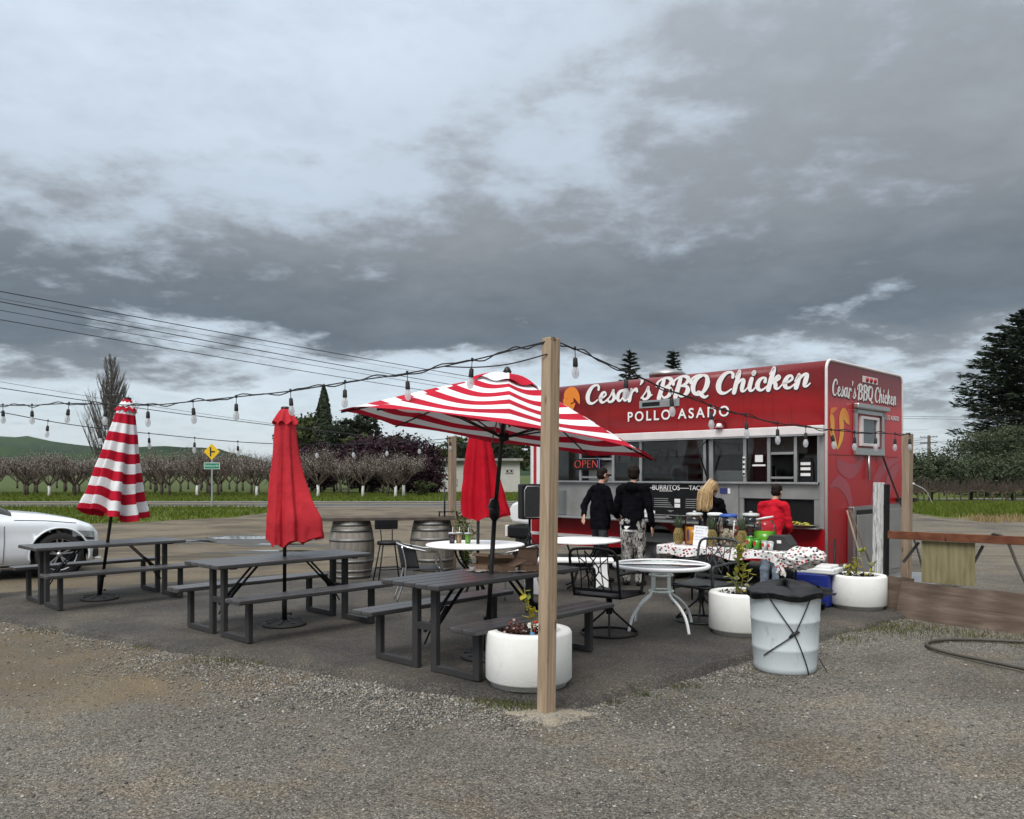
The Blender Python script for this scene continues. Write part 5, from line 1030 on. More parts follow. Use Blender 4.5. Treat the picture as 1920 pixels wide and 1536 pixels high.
bf = MB(); bf.lathe([(.001, -.20), (.006, -.198), (.009, -.17), (.012, -.142), (.001, -.141)], 8); FIL = bf.mesh('filament', M_fil)
def string(label, knots, ts, seed, two=True):
    """knots: 3-D points of the cord; ts: metres along at which bulbs hang"""
    t = thing('string_lights', label, 'string lights', knots[0], 0, 'festoon light strings'); K = [tuple(np.array(k) - np.array(knots[0])) for k in knots]; q = crom(K, 10); r_ = random.Random(seed)
    c = MB(); c.tube(q, .0052, 6); c.build('cord', M_cord, t)
    if two: c = MB(); c.tube([(p[0], p[1], p[2] + .016 * math.sin(i * .55 + seed) + .008 * math.sin(i * 1.3)) for i, p in enumerate(q)], .0052, 6); c.build('support_wire', M_cord, t)
    L = [0]
    for a, b_ in zip(q, q[1:]): L.append(L[-1] + math.dist(a, b_))
    for s in ts:
        p = [float(np.interp(s, L, [w_[k] for w_ in q])) for k in range(3)]; M = Matrix.Translation(p) @ Matrix.Rotation(r_.gauss(0, .05), 4, 'X') @ Matrix.Rotation(r_.gauss(0, .05), 4, 'Y')
        so_ = put('socket', SOCK, t, 0, M @ Matrix.Scale(.90, 4)); bo = put('bulb', BULB, so_); put('filament', FIL, so_)
P1 = Vector((.285, 5.72, 2.560)); dl = Vector((-.862, .507, 0))
zA = [(0, 2.485), (.25, 2.455), (.62, 2.41), (1.19, 2.362), (1.79, 2.33), (2.37, 2.292), (3.0, 2.275), (3.55, 2.262), (4.17, 2.255), (4.8, 2.29), (5.4, 2.325), (6.05, 2.335), (6.6, 2.36), (7.55, 2.42)]
string('festoon string running from the near post to the left past the striped closed umbrella', [tuple(P1 + dl * t * 1.061 + Vector((0, 0, (z - 1.62) * 1.061 + 1.62 - 2.560 + .022 * (1 - min(1, t))))) for t, z in zA], [s * 1.061 for s in (.64, 1.21, 1.81, 2.39, 3.02, 3.57, 4.19, 4.82, 5.42, 6.07, 6.62)], 1)
P3 = Vector((5.10 + .03, 10.58, 2.13)); dv = (P3 - P1); LB = Vector((dv.x, dv.y, 0)).length
zB = [(0, 2.560), (.3, 2.51), (.85, 2.41), (1.5, 2.30), (2.3, 2.20), (3.2, 2.13), (4.1, 2.11), (5.0, 2.105), (6.0, 2.12), (LB, 2.14)]
string('festoon string running from the near post across the truck to the corner post', [(P1.x + dv.x * t / LB, P1.y + dv.y * t / LB, z) for t, z in zB], [.24 + .615 * i for i in range(12)], 2)
PL = P1 + dl * 8.0; PL.z = 2.44; P2 = Vector((-1.02, 13.95, 2.24)); dv2 = P2 - PL; L2 = Vector((dv2.x, dv2.y, 0)).length
zC = [(0, 2.44), (.4, 2.39), (1.2, 2.26), (2.2, 2.17), (3.6, 2.08), (5.0, 2.09), (6.2, 2.16), (L2, 2.24)]
string('far festoon string running behind the tables to the post by the barrels', [(PL.x + dv2.x * t / L2, PL.y + dv2.y * t / L2, z) for t, z in zC], [.36 + .6 * i for i in range(12)], 3, False)
post('wooden post beyond the left picture edge carrying the light strings', (PL.x, PL.y, 0), 2.44, R(40), M_post2)
b = MB(); b.tube(crom([(P1.x - .04, P1.y, 2.46), (P1.x - .30, P1.y + .17, 2.415), (P1.x - .55, P1.y + .32, 2.41), (P1.x - .79, P1.y + .465, 2.435)], 8), .005, 5); tag(b.build('slack_cable', M_cord), 'short slack black cable looping left from the near post top', 'cable')
b = MB(); b.tube(crom([(P3.x + .02, P3.y - .05, 1.5), (P3.x + .15, P3.y - .1, 1.42), (P3.x + .24, P3.y - .1, 1.25)], 6), .004, 5); b.ball((P3.x + .02, P3.y - .06, 1.5), .018); tag(b.build('loose_wire', mat('wire_pale', (.45, .45, .42), .6)), 'short pale wire dangling from the corner post', 'cable')
# ---- planters
M_conc = mat('planter_white', (.80, .795, .755), .85, var=.05, scale=4, bump=.22, bscale=80, scuff=(6, .58, .32, (.46, .43, .37))); M_soil = mat('potting_soil', (.025, .018, .013), 1, var=.5, scale=20, bump=1, bscale=40); M_lf = [leafmat('leaf_yellow', (.34, .30, .03), (.46, .40, .05), (.55, .50, .10)), leafmat('leaf_lime', (.14, .19, .03), (.22, .27, .05), (.30, .33, .08)), leafmat('leaf_variegated', (.42, .42, .22), (.55, .54, .34), (.62, .60, .42))]; M_stem = mat('plant_stem', (.16, .16, .06), .8); M_mulch = leafmat('mulch', (.015, .010, .008), (.035, .022, .016), (.07, .045, .03))
def leaf_mesh(): 
    b = MB(); vs = []; 
    for i in range(6):
        s = i / 5; w_ = .5 * math.sin(math.pi * min(1, s * .93 + .07)) * .55; vs += [(-w_, s, .12 * s * s + .06 * w_), (0, s, .12 * s * s - .05), (w_, s, .12 * s * s + .06 * w_)]
    fs = []
    for i in range(5):
        for k in range(2): a = i * 3 + k; fs.append((a, a + 1, a + 4, a + 3))
    b.add(vs, fs, smooth=True); return b
LEAF = [leaf_mesh().mesh('leaf', m) for m in M_lf]
def sprig(t, base_, pts_, leaves, seed, ls=.07, rad=.006):
    r_ = random.Random(seed); q = crom([tuple(Vector(base_) + Vector(p)) for p in pts_], 5); b = MB(); b.tube(q, [rad * (1 - .6 * i / len(q)) for i in range(len(q))], 6); b.build('stem', M_stem, t)
    for i in range(leaves):
        f = r_.uniform(.3, 1); p = Vector(q[int(f * (len(q) - 1))]); a = r_.uniform(0, 6.28); s = ls * r_.uniform(.6, 1.15); M = Matrix.Translation(p) @ Matrix.Rotation(a, 4, 'Z') @ Matrix.Rotation(r_.uniform(-.5, .9), 4, 'X') @ Matrix.Scale(s, 4); put('leaf', LEAF[r_.choices((0, 1, 2), (5, 3, 1.5))[0]], t, 0, M)
def planter(label, loc, r=.33, h=.40):
    t = thing('planter', label, 'planter', loc, 0, 'round white planters'); b = MB(); b.lathe([(r - .04, 0), (r - .035, .035), (r - .015, .036), (r, .055), (r, h - .02), (r - .012, h), (r - .085, h), (r - .09, h - .01), (r - .10, h - .09)], 56); b.build('drum', M_conc, t)
    b = MB(); b.lathe([(.001, 0), (r - .05, 0), (r - .05, .03), (.001, .031)], 40); b.build('foot', mat('planter_foot', (.05, .05, .048), .9), t)
    b = MB(); b.grid(lambda u, v: ((r - .095) * v * math.cos(u * 6.2832), (r - .095) * v * math.sin(u * 6.2832), h - .07 + .03 * mnoise.noise((9 * v * math.cos(u * 6.28), 9 * v * math.sin(u * 6.28), 1))), 30, 8, 0, True, True); b.build('soil', M_soil, t)
    rng = np.random.default_rng(int(loc[0] * 100) % 97); n = 260; a = rng.uniform(0, 6.28, n); q = np.sqrt(rng.random(n)) * (r - .11); P_ = np.stack([q * np.cos(a), q * np.sin(a), h - .05 + rng.uniform(0, .05, n)], 1); N_ = rng.normal(size=(n, 3)); N_ /= np.linalg.norm(N_, axis=1)[:, None]; V, F = cards(P_, N_, .018, .6, rng); o = put('mulch', np_mesh('mulch', V, F, M_mulch), t); o['kind'] = 'stuff'; return t
def plant(name, label, loc): return thing(name, label, 'plant', loc)
pA = (.13, 6.38, 0.001); pB = (2.36, 8.43, 0.001); pC = (4.23, 10.02, 0.001)
planter('round white planter behind the near wooden post', pA, .335, .42); planter('round white planter half hidden by the trash can', pB, .33, .42); planter('round white planter in front of the truck end wall', pC, .325, .40)
g = plant('lemon_seedling', 'small yellow leaved seedling in the planter by the near post', (pA[0] - .03, pA[1], .36)); sprig(g, (0, 0, 0), [(.07, 0, 0), (.05, 0, .12), (.02, 0, .25), (-.005, 0, .37)], 16, 1, .095, .009); sprig(g, (0, 0, 0), [(.08, 0, 0), (.12, -.02, .1), (.13, -.02, .2)], 4, 2, .085)
M_fl = [leafmat('petal_burgundy', (.10, .03, .03), (.18, .06, .05), (.28, .14, .12)), leafmat('petal_pink', (.35, .20, .18), (.5, .33, .3), (.6, .48, .44))]
fl = plant('bedding_flowers', 'low burgundy and cream flowers in the planter by the near post', (pA[0] - .11, pA[1] - .05, .36)); rf = random.Random(5)
for i in range(110):
    x, y = rf.gauss(0, .066), rf.gauss(0, .06); z = .02 + rf.random() * .13 * math.exp(-(x * x + y * y) / .01); b = MB(); a0 = rf.uniform(0, 6); s = rf.uniform(.006, .014)
    b.add([(0, 0, 0)] + [(s * math.cos(a0 + k * 1.05), s * math.sin(a0 + k * 1.05), s * .5) for k in range(6)], [(0, k + 1, (k + 1) % 6 + 1) for k in range(6)]); o = b.build('bloom', M_fl[0] if rf.random() < .8 else M_fl[1], fl); o.location = (x, y, z); o.rotation_euler = (rf.gauss(0, .6), rf.gauss(0, .6), 0)
b = MB(); b.ball((0, 0, 0), (.028, .024, .02), 8, 5); o = b.build('blue_ornament', mat('ornament_blue', (.06, .22, .40), .5)); o.location = (pA[0] + .02, pA[1] - .12, .40); tag(o, 'small blue ornament lying in the near planter', 'ornament')
b = MB(); b.tube([(0, 0, -.02), (.01, 0, .10)], .004, 5); b.ball((.012, 0, .105), (.022, .012, .012), 8, 5); o = b.build('red_ornament', M_redst); o.location = (pA[0] + .04, pA[1] - .08, .38); tag(o, 'tiny red ornament on a stick in the near planter', 'ornament')
g = plant('leafy_plant', 'leggy yellow leaved plant in the planter beside the trash can', (pB[0] - .03, pB[1] - .02, .34))
for i, pp in enumerate(([(0, 0, 0), (-.03, 0, .2), (.0, 0, .38), (-.04, 0, .55)], [(0, 0, 0), (.03, 0, .18), (.04, 0, .36), (.02, 0, .5)], [(0, 0, 0), (-.02, 0, .12), (-.12, 0, .26)], [(.02, 0, 0), (.07, 0, .1), (.10, 0, .3)], [(.03, 0, 0), (.09, 0, .05), (.1, 0, .12)], [(0, 0, .3), (.0, 0, .42), (.03, 0, .56)])): sprig(g, (0, 0, 0), pp, 20 if i in (0, 1, 5) else 11, 30 + i, .092)
g = plant('young_plant', 'young yellow leaved plant in the planter by the truck end wall', (pC[0] - .02, pC[1] - .02, .33))
for i, pp in enumerate(([(0, 0, 0), (0, 0, .2), (.06, 0, .36)], [(-.04, 0, 0), (-.12, 0, .1), (-.15, 0, .18)], [(.08, 0, 0), (.16, 0, .1), (.19, 0, .2)], [(0, 0, 0), (-.03, 0, .14), (-.02, 0, .2)])): sprig(g, (0, 0, 0), pp, 13, 50 + i, .088)
# ---- trash can
M_can = mat('can_white', (.62, .675, .685), .55, var=.07, scale=2.5, bump=.08, bscale=8); M_bag = mat('bin_liner', (.0025, .0025, .003), .36, var=.1, spec=.28)
def scuffed(m):
    t = m.node_tree; b = [n for n in t.nodes if n.type == 'BSDF_PRINCIPLED'][0]; src = b.inputs['Base Color'].links[0].from_socket; c = nd(t, 'ShaderNodeTexCoord').outputs['Object']; n = noi(t, nd(t, 'ShaderNodeMapping', {0: c, 3: (1, 1, .5)}).outputs[0], 9, 8, .75)
    t.links.new(mixc(t, ma(t, 'MULTIPLY', sstep(t, n, .56, .74), .55), src, (.14, .15, .15)), b.inputs['Base Color'])
scuffed(M_can)
tcx, tcy = 2.375, 7.14
tn = thing('trash_can', 'white plastic trash can tied with black cord on the gravel', 'trash can', (tcx, tcy, gz(tcx, tcy) - .005)); b = MB(); b.lathe([(.001, 0), (.235, 0), (.258, .02), (.262, .06), (.272, .20), (.278, .21), (.274, .225), (.285, .44), (.292, .45), (.287, .465), (.298, .66), (.304, .665), (.304, .685), (.285, .685), (.28, .6)], 56); b.build('barrel', M_can, tn)
b = MB()
def bagf(u, v):
    a = u * 2 * math.pi; fr = 1 + .012 * math.sin(a * 9 + 1) + .012 * math.sin(a * 17); r0 = .322 * fr
    if v < .3: s = v / .3; return (r0 * math.cos(a), r0 * math.sin(a), .645 + .05 * s + .012 * math.sin(a * 5))
    s = (v - .3) / .7; rad = r0 * (1 - s); return (rad * math.cos(a), rad * math.sin(a), .69 + (.075 + .03 * math.cos(a * 2 + .6)) * (1 - (1 - s) ** 2.2) + .035 * mnoise.noise((rad * 7 * math.cos(a) + 3, rad * 7 * math.sin(a), 1)) * math.sin(s * 3.14) + .004 * math.sin(a * 9) * (1 - s))
b.grid(bagf, 90, 24, 0, True, True); b.build('bin_liner', M_bag, tn)
b = MB(); b.grid(lambda u, v: (.30 + .10 * v + .02 * math.sin(u * 19), -.10 + .2 * u, .66 + .06 * math.sin(u * 3.14) * (1 - .4 * v) + .012 * math.sin(u * 26)), 24, 6); b.build('liner_tail', M_bag, tn)
def oncan(a, z, r_=None): r0 = float(np.interp(z, [0, .06, .22, .46, .68], [.255, .265, .280, .294, .308])) + .004; return (r0 * math.cos(a), r0 * math.sin(a), z)
for k, (a0, z0, a1, z1) in enumerate(((-2.35, .68, -1.62, .36), (-1.18, .66, -1.62, .36), (-2.55, .16, -1.62, .36), (-1.62, .36, -1.05, .0))):
    b = MB(); b.tube([oncan(a0 + (a1 - a0) * i / 12, max(.0, z0 + (z1 - z0) * i / 12)) for i in range(13)], .005, 6); b.build('cord', M_cord, tn)
b = MB(); b.tube([oncan(-1.78, .335), oncan(-1.68, .36), oncan(-1.52, .385), oncan(-1.48, .38)], [.006, .014, .012, .005], 7); b.build('knot', M_cord, tn)
b = MB(); b.tube([(.26, -.10, .12), (.31, -.12, .03), (.30, -.2, .006), (.36, -.12, .008)], .005, 5); b.build('cord', M_cord, tn)
# ---- barrels with plank bar top
M_stave = [woodmat('stave_%d' % i, tuple(x * f for x in (.13, .115, .095)), tuple(x * f for x in (.22, .20, .17)), tuple(x * f for x in (.32, .30, .265)), (8, 8, 1.1), knots=False) for i, f in enumerate((.85, 1.0, 1.15))]; M_hoop = mat('hoop_steel', (.22, .215, .205), .55, .7, var=.25, scale=6)
BR = lambda z: .285 + .070 * math.sin(math.pi * z / .90)
def stave(n=22):
    b = MB(); w_ = 2 * math.pi / n * .985; vs = []
    for i in range(9):
        z = .9 * i / 8; r0 = BR(z)
        for r_ in (r0, r0 - .02):
            for s in (-.5, 0, .5): vs.append((r_ * math.cos(s * w_), r_ * math.sin(s * w_), z))
    fs = []
    for i in range(8):
        o_ = i * 6
        for a, c in ((0, 1), (1, 2)): fs.append((o_ + a, o_ + c, o_ + 6 + c, o_ + 6 + a))
        fs += [(o_ + 3, o_ + 9, o_ + 10, o_ + 4), (o_ + 4, o_ + 10, o_ + 11, o_ + 5), (o_, o_ + 6, o_ + 9, o_ + 3), (o_ + 2, o_ + 5, o_ + 11, o_ + 8)]
    fs += [(0, 3, 4, 1), (1, 4, 5, 2), (48, 49, 52, 51), (49, 50, 53, 52)]
    b.add(vs, fs); return b
ST = [stave().mesh('stave', m) for m in M_stave]
hoops = []
for z in (.03, .12, .27, .60, .75, .84):
    b = MB(); hw = .022; b.lathe([(BR(z - hw) + .001, z - hw), (BR(z - hw) + .005, z - hw), (BR(z + hw) + .005, z + hw), (BR(z + hw) + .001, z + hw)], 44); hoops.append(b.mesh('hoop', M_hoop))
b = MB(); b.lathe([(.001, 0), (.275, 0), (.275, .02), (.001, .02)], 30); HEAD = b.mesh('barrel_head', M_stave[1])
rb_ = random.Random(9)
for lab, x, y in (('weathered wine barrel under the left end of the plank bar', -2.53, 12.95), ('weathered wine barrel under the right end of the plank bar', -1.28, 13.15)):
    t = thing('wine_barrel', lab, 'barrel', (x, y, .002), rb_.uniform(0, 3), 'wine barrels')
    for i in range(22): put('stave', ST[rb_.randrange(3)], t, 0, Matrix.Rotation(i * 2 * math.pi / 22, 4, 'Z'))
    for h_ in hoops: put('hoop', h_, t)
    for z in (.02, .86): put('barrel_head', HEAD, t, 0, Matrix.Translation((0, 0, z)))
bt_ = thing('plank_bar_top', 'rough dark plank bar top resting on two wine barrels', 'bar top', (-1.87, 13.05, .905), R(9)); M_plk = woodmat('bar_plank', (.045, .035, .026), (.085, .068, .052), (.13, .105, .08), (1, 9, 9), knots=False)
for i in range(3):
    b = MB(); b.grid(lambda u, v: (-1.14 + 2.28 * u, -.30 + i * .205 + .195 * v + .006 * math.sin(u * 23 + i), .045), 24, 2); b.grid(lambda u, v: (-1.14 + 2.28 * u, -.30 + i * .205 + .195 * (1 - v) + .006 * math.sin(u * 23 + i), .0), 24, 2); b.grid(lambda u, v: (-1.14 + 2.28 * u, -.30 + i * .205 + .006 * math.sin(u * 23 + i), .045 * v), 24, 1); b.grid(lambda u, v: (1.14 - 2.28 * u, -.30 + i * .205 + .195 + .006 * math.sin((1 - u) * 23 + i), .045 * v), 24, 1); b.box((-1.14, -.2 + i * .205, .0225), (.004, .19, .042)); b.box((1.14, -.2 + i * .205, .0225), (.004, .19, .042)); b.build('plank', M_plk, bt_)
rk = thing('metal_rack', 'small black metal rack with upright rod on the plank bar', 'rack', (-1.02, 13.1, .952), R(9))
b = MB(); b.box((0, 0, .075), (.30, .16, .012)); b.build('shelf', M_black, rk)
for x, y in ((-.14, -.07), (.14, -.07), (-.14, .07), (.14, .07)): b = MB(); b.tube([(x, y, 0), (x, y, .085)], .007, 6); b.build('leg', M_black, rk)
b = MB(); b.tube([(-.06, -.05, 0), (-.06, -.05, .56)], .014, 8); b.build('rod', M_tsteel, rk); b = MB(); b.tube([(.3, 0, 0), (.31, 0, .45)], .012, 6); o = b.build('rod', M_black, rk)
# ---- bar stool
bsq = thing('bar_stool', 'black metal bar stool with padded back at the plank bar', 'stool', (-1.86, 12.95 - .55, .002), R(200))
b = MB(); b.lathe([(.001, .56), (.17, .56), (.18, .575), (.18, .60), (.165, .615), (.001, .62)], 26); b.build('seat', M_black, bsq)
for sx in (-1, 1):
    for sy in (-1, 1): b = MB(); b.tube([(sx * .11, sy * .11, .565), (sx * .20, sy * .20, 0)], .011, 8); b.build('leg', M_black, bsq)
b = MB(); q = [(sx * .168, sy * .168, .20) for sx, sy in ((-1, -1), (1, -1), (1, 1), (-1, 1))]; b.tube(q, .008, 6, closed=True); b.build('footrest', M_black, bsq)
for s in (-1, 1): b = MB(); b.tube([(s * .08, -.14, .56), (s * .09, -.19, .75), (s * .09, -.20, .86)], .008, 6); b.build('back_upright', M_black, bsq)
b = MB(); b.box((0, -.205, .855), (.36, .035, .15)); b.build('backrest', M_black, bsq, .015)
# ---- round white tables
M_wtab = mat('table_white', (.86, .86, .85), .45, var=.05, scale=3)
def rtable(label, loc, r, h, legm, curl=True):
    t = thing('round_table', label, 'table', loc, R(20), 'round white tables'); b = MB(); b.lathe([(.001, h - .03), (r - .02, h - .03), (r, h - .022), (r, h - .006), (r - .012, h), (.001, h)], 56); b.build('tabletop', M_wtab, t)
    for i in range(4):
        a = i * math.pi / 2 + .4; b = MB(); b.tube(crom([(math.cos(a) * r * .55, math.sin(a) * r * .55, h - .03), (math.cos(a) * r * .42, math.sin(a) * r * .42, h * .72), (math.cos(a) * .09, math.sin(a) * .09, h * .45), (math.cos(a) * r * .3, math.sin(a) * r * .3, h * .12), (math.cos(a) * r * .55, math.sin(a) * r * .55, .012)], 7), .013, 8); b.build('leg', legm, t)
    b = MB(); b.tube([(.10 * math.cos(k * .3927), .10 * math.sin(k * .3927), h * .45) for k in range(16)], .008, 6, closed=True); b.build('leg_ring', legm, t); return t
rtable('round white table with three drink cups and a red umbrella', (-.47, 10.48, .002), .63, .735, M_black); rtable('round white table close to the truck beside the two men', (1.0, 11.75, .002), .56, .69, M_black)
# glass topped patio table
M_tg = glass('table_glass', (.80, .86, .84), .12, .05, .75)
gt = thing('patio_table', 'round glass topped patio table with white curved legs', 'table', (1.575, 8.66, .002), R(-16)); hT = .675; rT = .49
b = MB(); b.tube([(rT * math.cos(k * 2 * math.pi / 56), rT * math.sin(k * 2 * math.pi / 56), hT - .015) for k in range(56)], .021, 10, closed=True); b.build('rim', M_wtab, gt); b = MB(); b.lathe([(.001, hT - .010), (rT - .01, hT - .010), (rT - .01, hT - .004), (.001, hT - .004)], 56); b.build('glass_top', M_tg, gt)
for i in range(4):
    a = i * math.pi / 2 + R(-60 + 16); f = lambda r_, z: (r_ * math.cos(a), r_ * math.sin(a), z); b = MB(); b.tube(crom([f(.12, hT - .03), f(.115, .5), f(.12, .40), f(.16, .34), f(.28, .26), f(.38, .15), f(.43, .0)], 7), .0155, 10); b.build('leg', M_wtab, gt); b = MB(); b.tube([f(.12, hT - .04), f(.47, hT - .03)], .009, 6); b.build('top_stay', M_wtab, gt)
for z, r_ in ((.56, .12), (.39, .125)): b = MB(); b.tube([(r_ * math.cos(k * .393), r_ * math.sin(k * .393), z) for k in range(16)], .013, 8, closed=True); b.build('leg_ring', M_wtab, gt)
for k in range(10): b = MB(); a = k * .628; b.tube([(.11 * math.cos(a + .2 * math.sin(t)), .11 * math.sin(a + .2 * math.sin(t)), .57 + .03 * t / 3.14) for t in (0, 1.57, 3.14, 4.7, 6.28)], .004, 5); b.build('scroll', M_wtab, gt)
# white bench
wb = thing('white_bench', 'low white plastic bench in front of the round table by the truck', 'bench', (.76, 11.12, .002), R(-4)); b = MB(); b.box((0, 0, .46), (1.22, .34, .045)); b.build('seat', M_wtab, wb, .012)
for x in (-.42, .44): b = MB(); b.box((x, 0, .219), (.20, .30, .435)); b.build('leg', M_wtab, wb, .015)
# ---- swivel patio chairs
M_chb = mat('chair_black', (.010, .010, .010), .55, .2, var=.2); M_chg = mat('chair_greygreen', (.045, .052, .050), .55, .4, var=.2)
def swivel(label, loc, rz, m):
    t = thing('swivel_chair', label, 'chair', loc, rz, 'swivel patio chairs'); rr0 = .285
    b = MB(); b.tube([(rr0 * math.cos(k * .2244), rr0 * math.sin(k * .2244), .012) for k in range(28)], .012, 8, closed=True); b.build('base_ring', m, t)
    for i in range(4): a = i * math.pi / 2 + .5; b = MB(); b.tube([(rr0 * math.cos(a), rr0 * math.sin(a), .014), (.05 * math.cos(a), .05 * math.sin(a), .22), (.02 * math.cos(a), .02 * math.sin(a), .27)], .011, 6); b.build('base_spoke', m, t)
    b = MB(); b.tube([(0, 0, .20), (0, 0, .36)], .032, 10); b.build('swivel_post', m, t)
    b = MB(); b.grid(lambda u, v: ((u - .5) * .50, -.24 + .50 * v, .385 + .03 * (2 * v - 1) ** 2 + .025 * (2 * u - 1) ** 2), 14, 14); s_ = b.build('seat', m, t); s_.modifiers.new('t', 'SOLIDIFY').thickness = .012
    b = MB(); b.tube([(-.26, -.25, .41), (.26, -.25, .41), (.26, .27, .40), (-.26, .27, .40)], .014, 8, closed=True); b.build('seat_frame', m, t)
    bk = lambda x, z: (x, -.25 - (z - .40) * .22, z)
    b = MB(); b.tube(crom([bk(-.26, .40), bk(-.262, .62), bk(-.255, .84), bk(-.12, .885), bk(.12, .885), bk(.255, .84), bk(.262, .62), bk(.26, .40)], 5), .0145, 8); bf_ = b.build('back_frame', m, t)
    b = MB(); b.bar(bk(-.25, .47), bk(.25, .47), .02, .03); b.build('back_rail', m, t)
    for x in (-.17, -.085, .085, .17): b = MB(); b.tube([bk(x, .47), bk(x * .9, .66), bk(x, .87)], .0065, 6); b.build('back_slat', m, t)
    for s in (-1, 1): b = MB(); b.tube(crom([bk(s * .085, .50), bk(s * -.02, .62), bk(s * -.05, .68), bk(s * -.02, .74), bk(s * .085, .86)], 5), .0065, 6); b.build('back_scroll', m, t); b = MB(); b.tube(crom([bk(s * .17, .56), bk(s * .09, .62), bk(s * .05, .68), bk(s * .09, .74), bk(s * .17, .80)], 5), .006, 6); b.build('back_scroll', m, t)
    b = MB(); b.tube([bk(.055 * math.cos(k * .5236), .68 + .055 * math.sin(k * .5236)) for k in range(12)], .0055, 6, closed=True); b.build('back_ring', m, t)
    for s in (-1, 1): b = MB(); b.tube(crom([bk(s * .262, .64), (s * .285, -.10, .645), (s * .29, .12, .63), (s * .285, .20, .60), (s * .27, .18, .41)], 6), .016, 8); b.build('armrest', m, t)
    return t
swivel('black swivel patio chair with lattice back beside the end of the nearest picnic table', (.99, 8.36, .002), R(55 - 90), M_chb); swivel('grey green swivel patio chair with lattice back behind the white planter', (2.10, 9.10, .002), R(222 - 90), M_chg)
# ---- aluminium bistro chairs
M_wv = mat('black_weave', (.022, .023, .026), .6, var=.3, scale=30, bump=.4, bscale=90); M_tubea = mat('tube_aluminium', (.68, .68, .67), .22, .95, var=.05)
def bistro(label, loc, rz):
    t = thing('bistro_chair', label, 'chair', loc, rz, 'aluminium bistro chairs'); arm = crom([(-.25, .24, .0), (-.255, .22, .40), (-.265, .18, .62), (-.275, .02, .655), (-.25, -.18, .70), (-.15, -.29, .735), (0, -.32, .745), (.15, -.29, .735), (.25, -.18, .70), (.275, .02, .655), (.265, .18, .62), (.255, .22, .40), (.25, .24, .0)], 6)
    b = MB(); b.tube(arm, .0125, 9); b.build('arm_frame', M_tubea, t)
    for s in (-1, 1): b = MB(); b.tube(crom([(s * .20, -.34, 0), (s * .21, -.22, .40), (s * .20, -.27, .72)], 5), .011, 8); b.build('leg', M_tubea, t)
    b = MB(); b.grid(lambda u, v: ((u - .5) * .46, -.2 + .44 * v, .43 - .015 * math.sin(u * 3.14)), 10, 8); o = b.build('seat', M_wv, t); o.modifiers.new('t', 'SOLIDIFY').thickness = .015
    b = MB(); b.grid(lambda u, v: (.255 * math.sin((u - .5) * 2.6), -.03 - .285 * math.cos((u - .5) * 2.6) + .05 * (1 - v), .44 + (.285 - .06 * abs(u - .5)) * v), 18, 8); o = b.build('backrest', M_wv, t); o.modifiers.new('t', 'SOLIDIFY').thickness = .010
    b = MB(); b.tube([(-.25, .22, .42), (.25, .22, .42)], .010, 7); b.build('seat_rail', M_tubea, t); return t
bistro('aluminium bistro chair with black weave in front of the barrels', (-1.16, 10.55, .002), R(-78)); bistro('aluminium bistro chair with black weave tucked beside the cup table', (.02, 10.25, .002), R(65))
# ================================================================ drinks table in front of the truck
DT = Matrix.Translation((2.73, 9.98, .002)) @ Matrix.Rotation(R(-40), 4, 'Z')
def dloc(x, y, z=0): return tuple(DT @ Vector((x, y, z)))
dt = thing('folding_table', 'long folding table set with drink jars in front of the truck', 'table', dloc(0, 0), R(-40)); b = MB(); b.box((-.06, 0, .715), (1.66, .60, .03)); b.build('tabletop', M_wtab, dt, .006)
for x in (-.72, .64):
    for y in (-.24, .24): b = MB(); b.tube([(x, y, .70), (x, y, 0)], .013, 8); b.build('leg', M_black, dt)
    b = MB(); b.tube([(x, -.24, .2), (x, .24, .2)], .010, 6); b.build('leg_brace', M_black, dt)
def dotcloth():
    m, t, b, out = new_mat('tablecloth_print'); c = nd(t, 'ShaderNodeTexCoord').outputs['Object']; vo = nd(t, 'ShaderNodeTexVoronoi', {'Vector': nd(t, 'ShaderNodeMapping', {0: c, 2: (.3, .2, .5), 3: (1, 1, 1.2)}).outputs[0], 'Scale': 23.0, 'Randomness': .75})
    d = vo.outputs['Distance']; h = nd(t, 'ShaderNodeSeparateColor', {0: vo.outputs['Color']}).outputs[0]; dot = ramp(t, h, [(0, (.38, .02, .03)), (.45, (.38, .02, .03)), (.46, (.02, .02, .02)), (.85, (.03, .03, .03)), (.86, (.10, .16, .04))], 'CONSTANT')
    col = mixc(t, sstep(t, d, .40, .34), (.72, .70, .68), dot); t.links.new(col, b.inputs['Base Color']); b.inputs['Roughness'].default_value = .6; return m
M_dot = dotcloth(); tcl = thing('tablecloth', 'white tablecloth with red and black dots over the drinks table', 'tablecloth', dloc(0, 0), R(-40))
b = MB()
def clf(u, v):
    x = -.92 + 1.74 * u; 
    if v < .35: s = v / .35; return (x * (1 + .01 * (1 - s)), -.318 - .014 * math.sin(x * 22) * (1 - s) - .03 * (1 - s) * (.5 + .5 * math.sin(x * 9)), .735 - (.075 + .05 * math.sin(x * 5 + 1) ** 2 + .10 * max(0, -x - .55) + .08 * max(0, x - .3)) * (1 - s))
    s = (v - .35) / .65; return (x, -.312 + .63 * s, .737 + .001 * math.sin(x * 30))
b.grid(clf, 120, 30); b.build('cloth', M_dot, tcl)
b = MB(); b.grid(lambda u, v: (-.905 - .02 * v - .015 * math.sin(u * 20) * v, -.32 + .64 * u, .738 - .20 * v + .03 * v * math.sin(u * 11)), 40, 10); b.build('side_drop', M_dot, tcl)
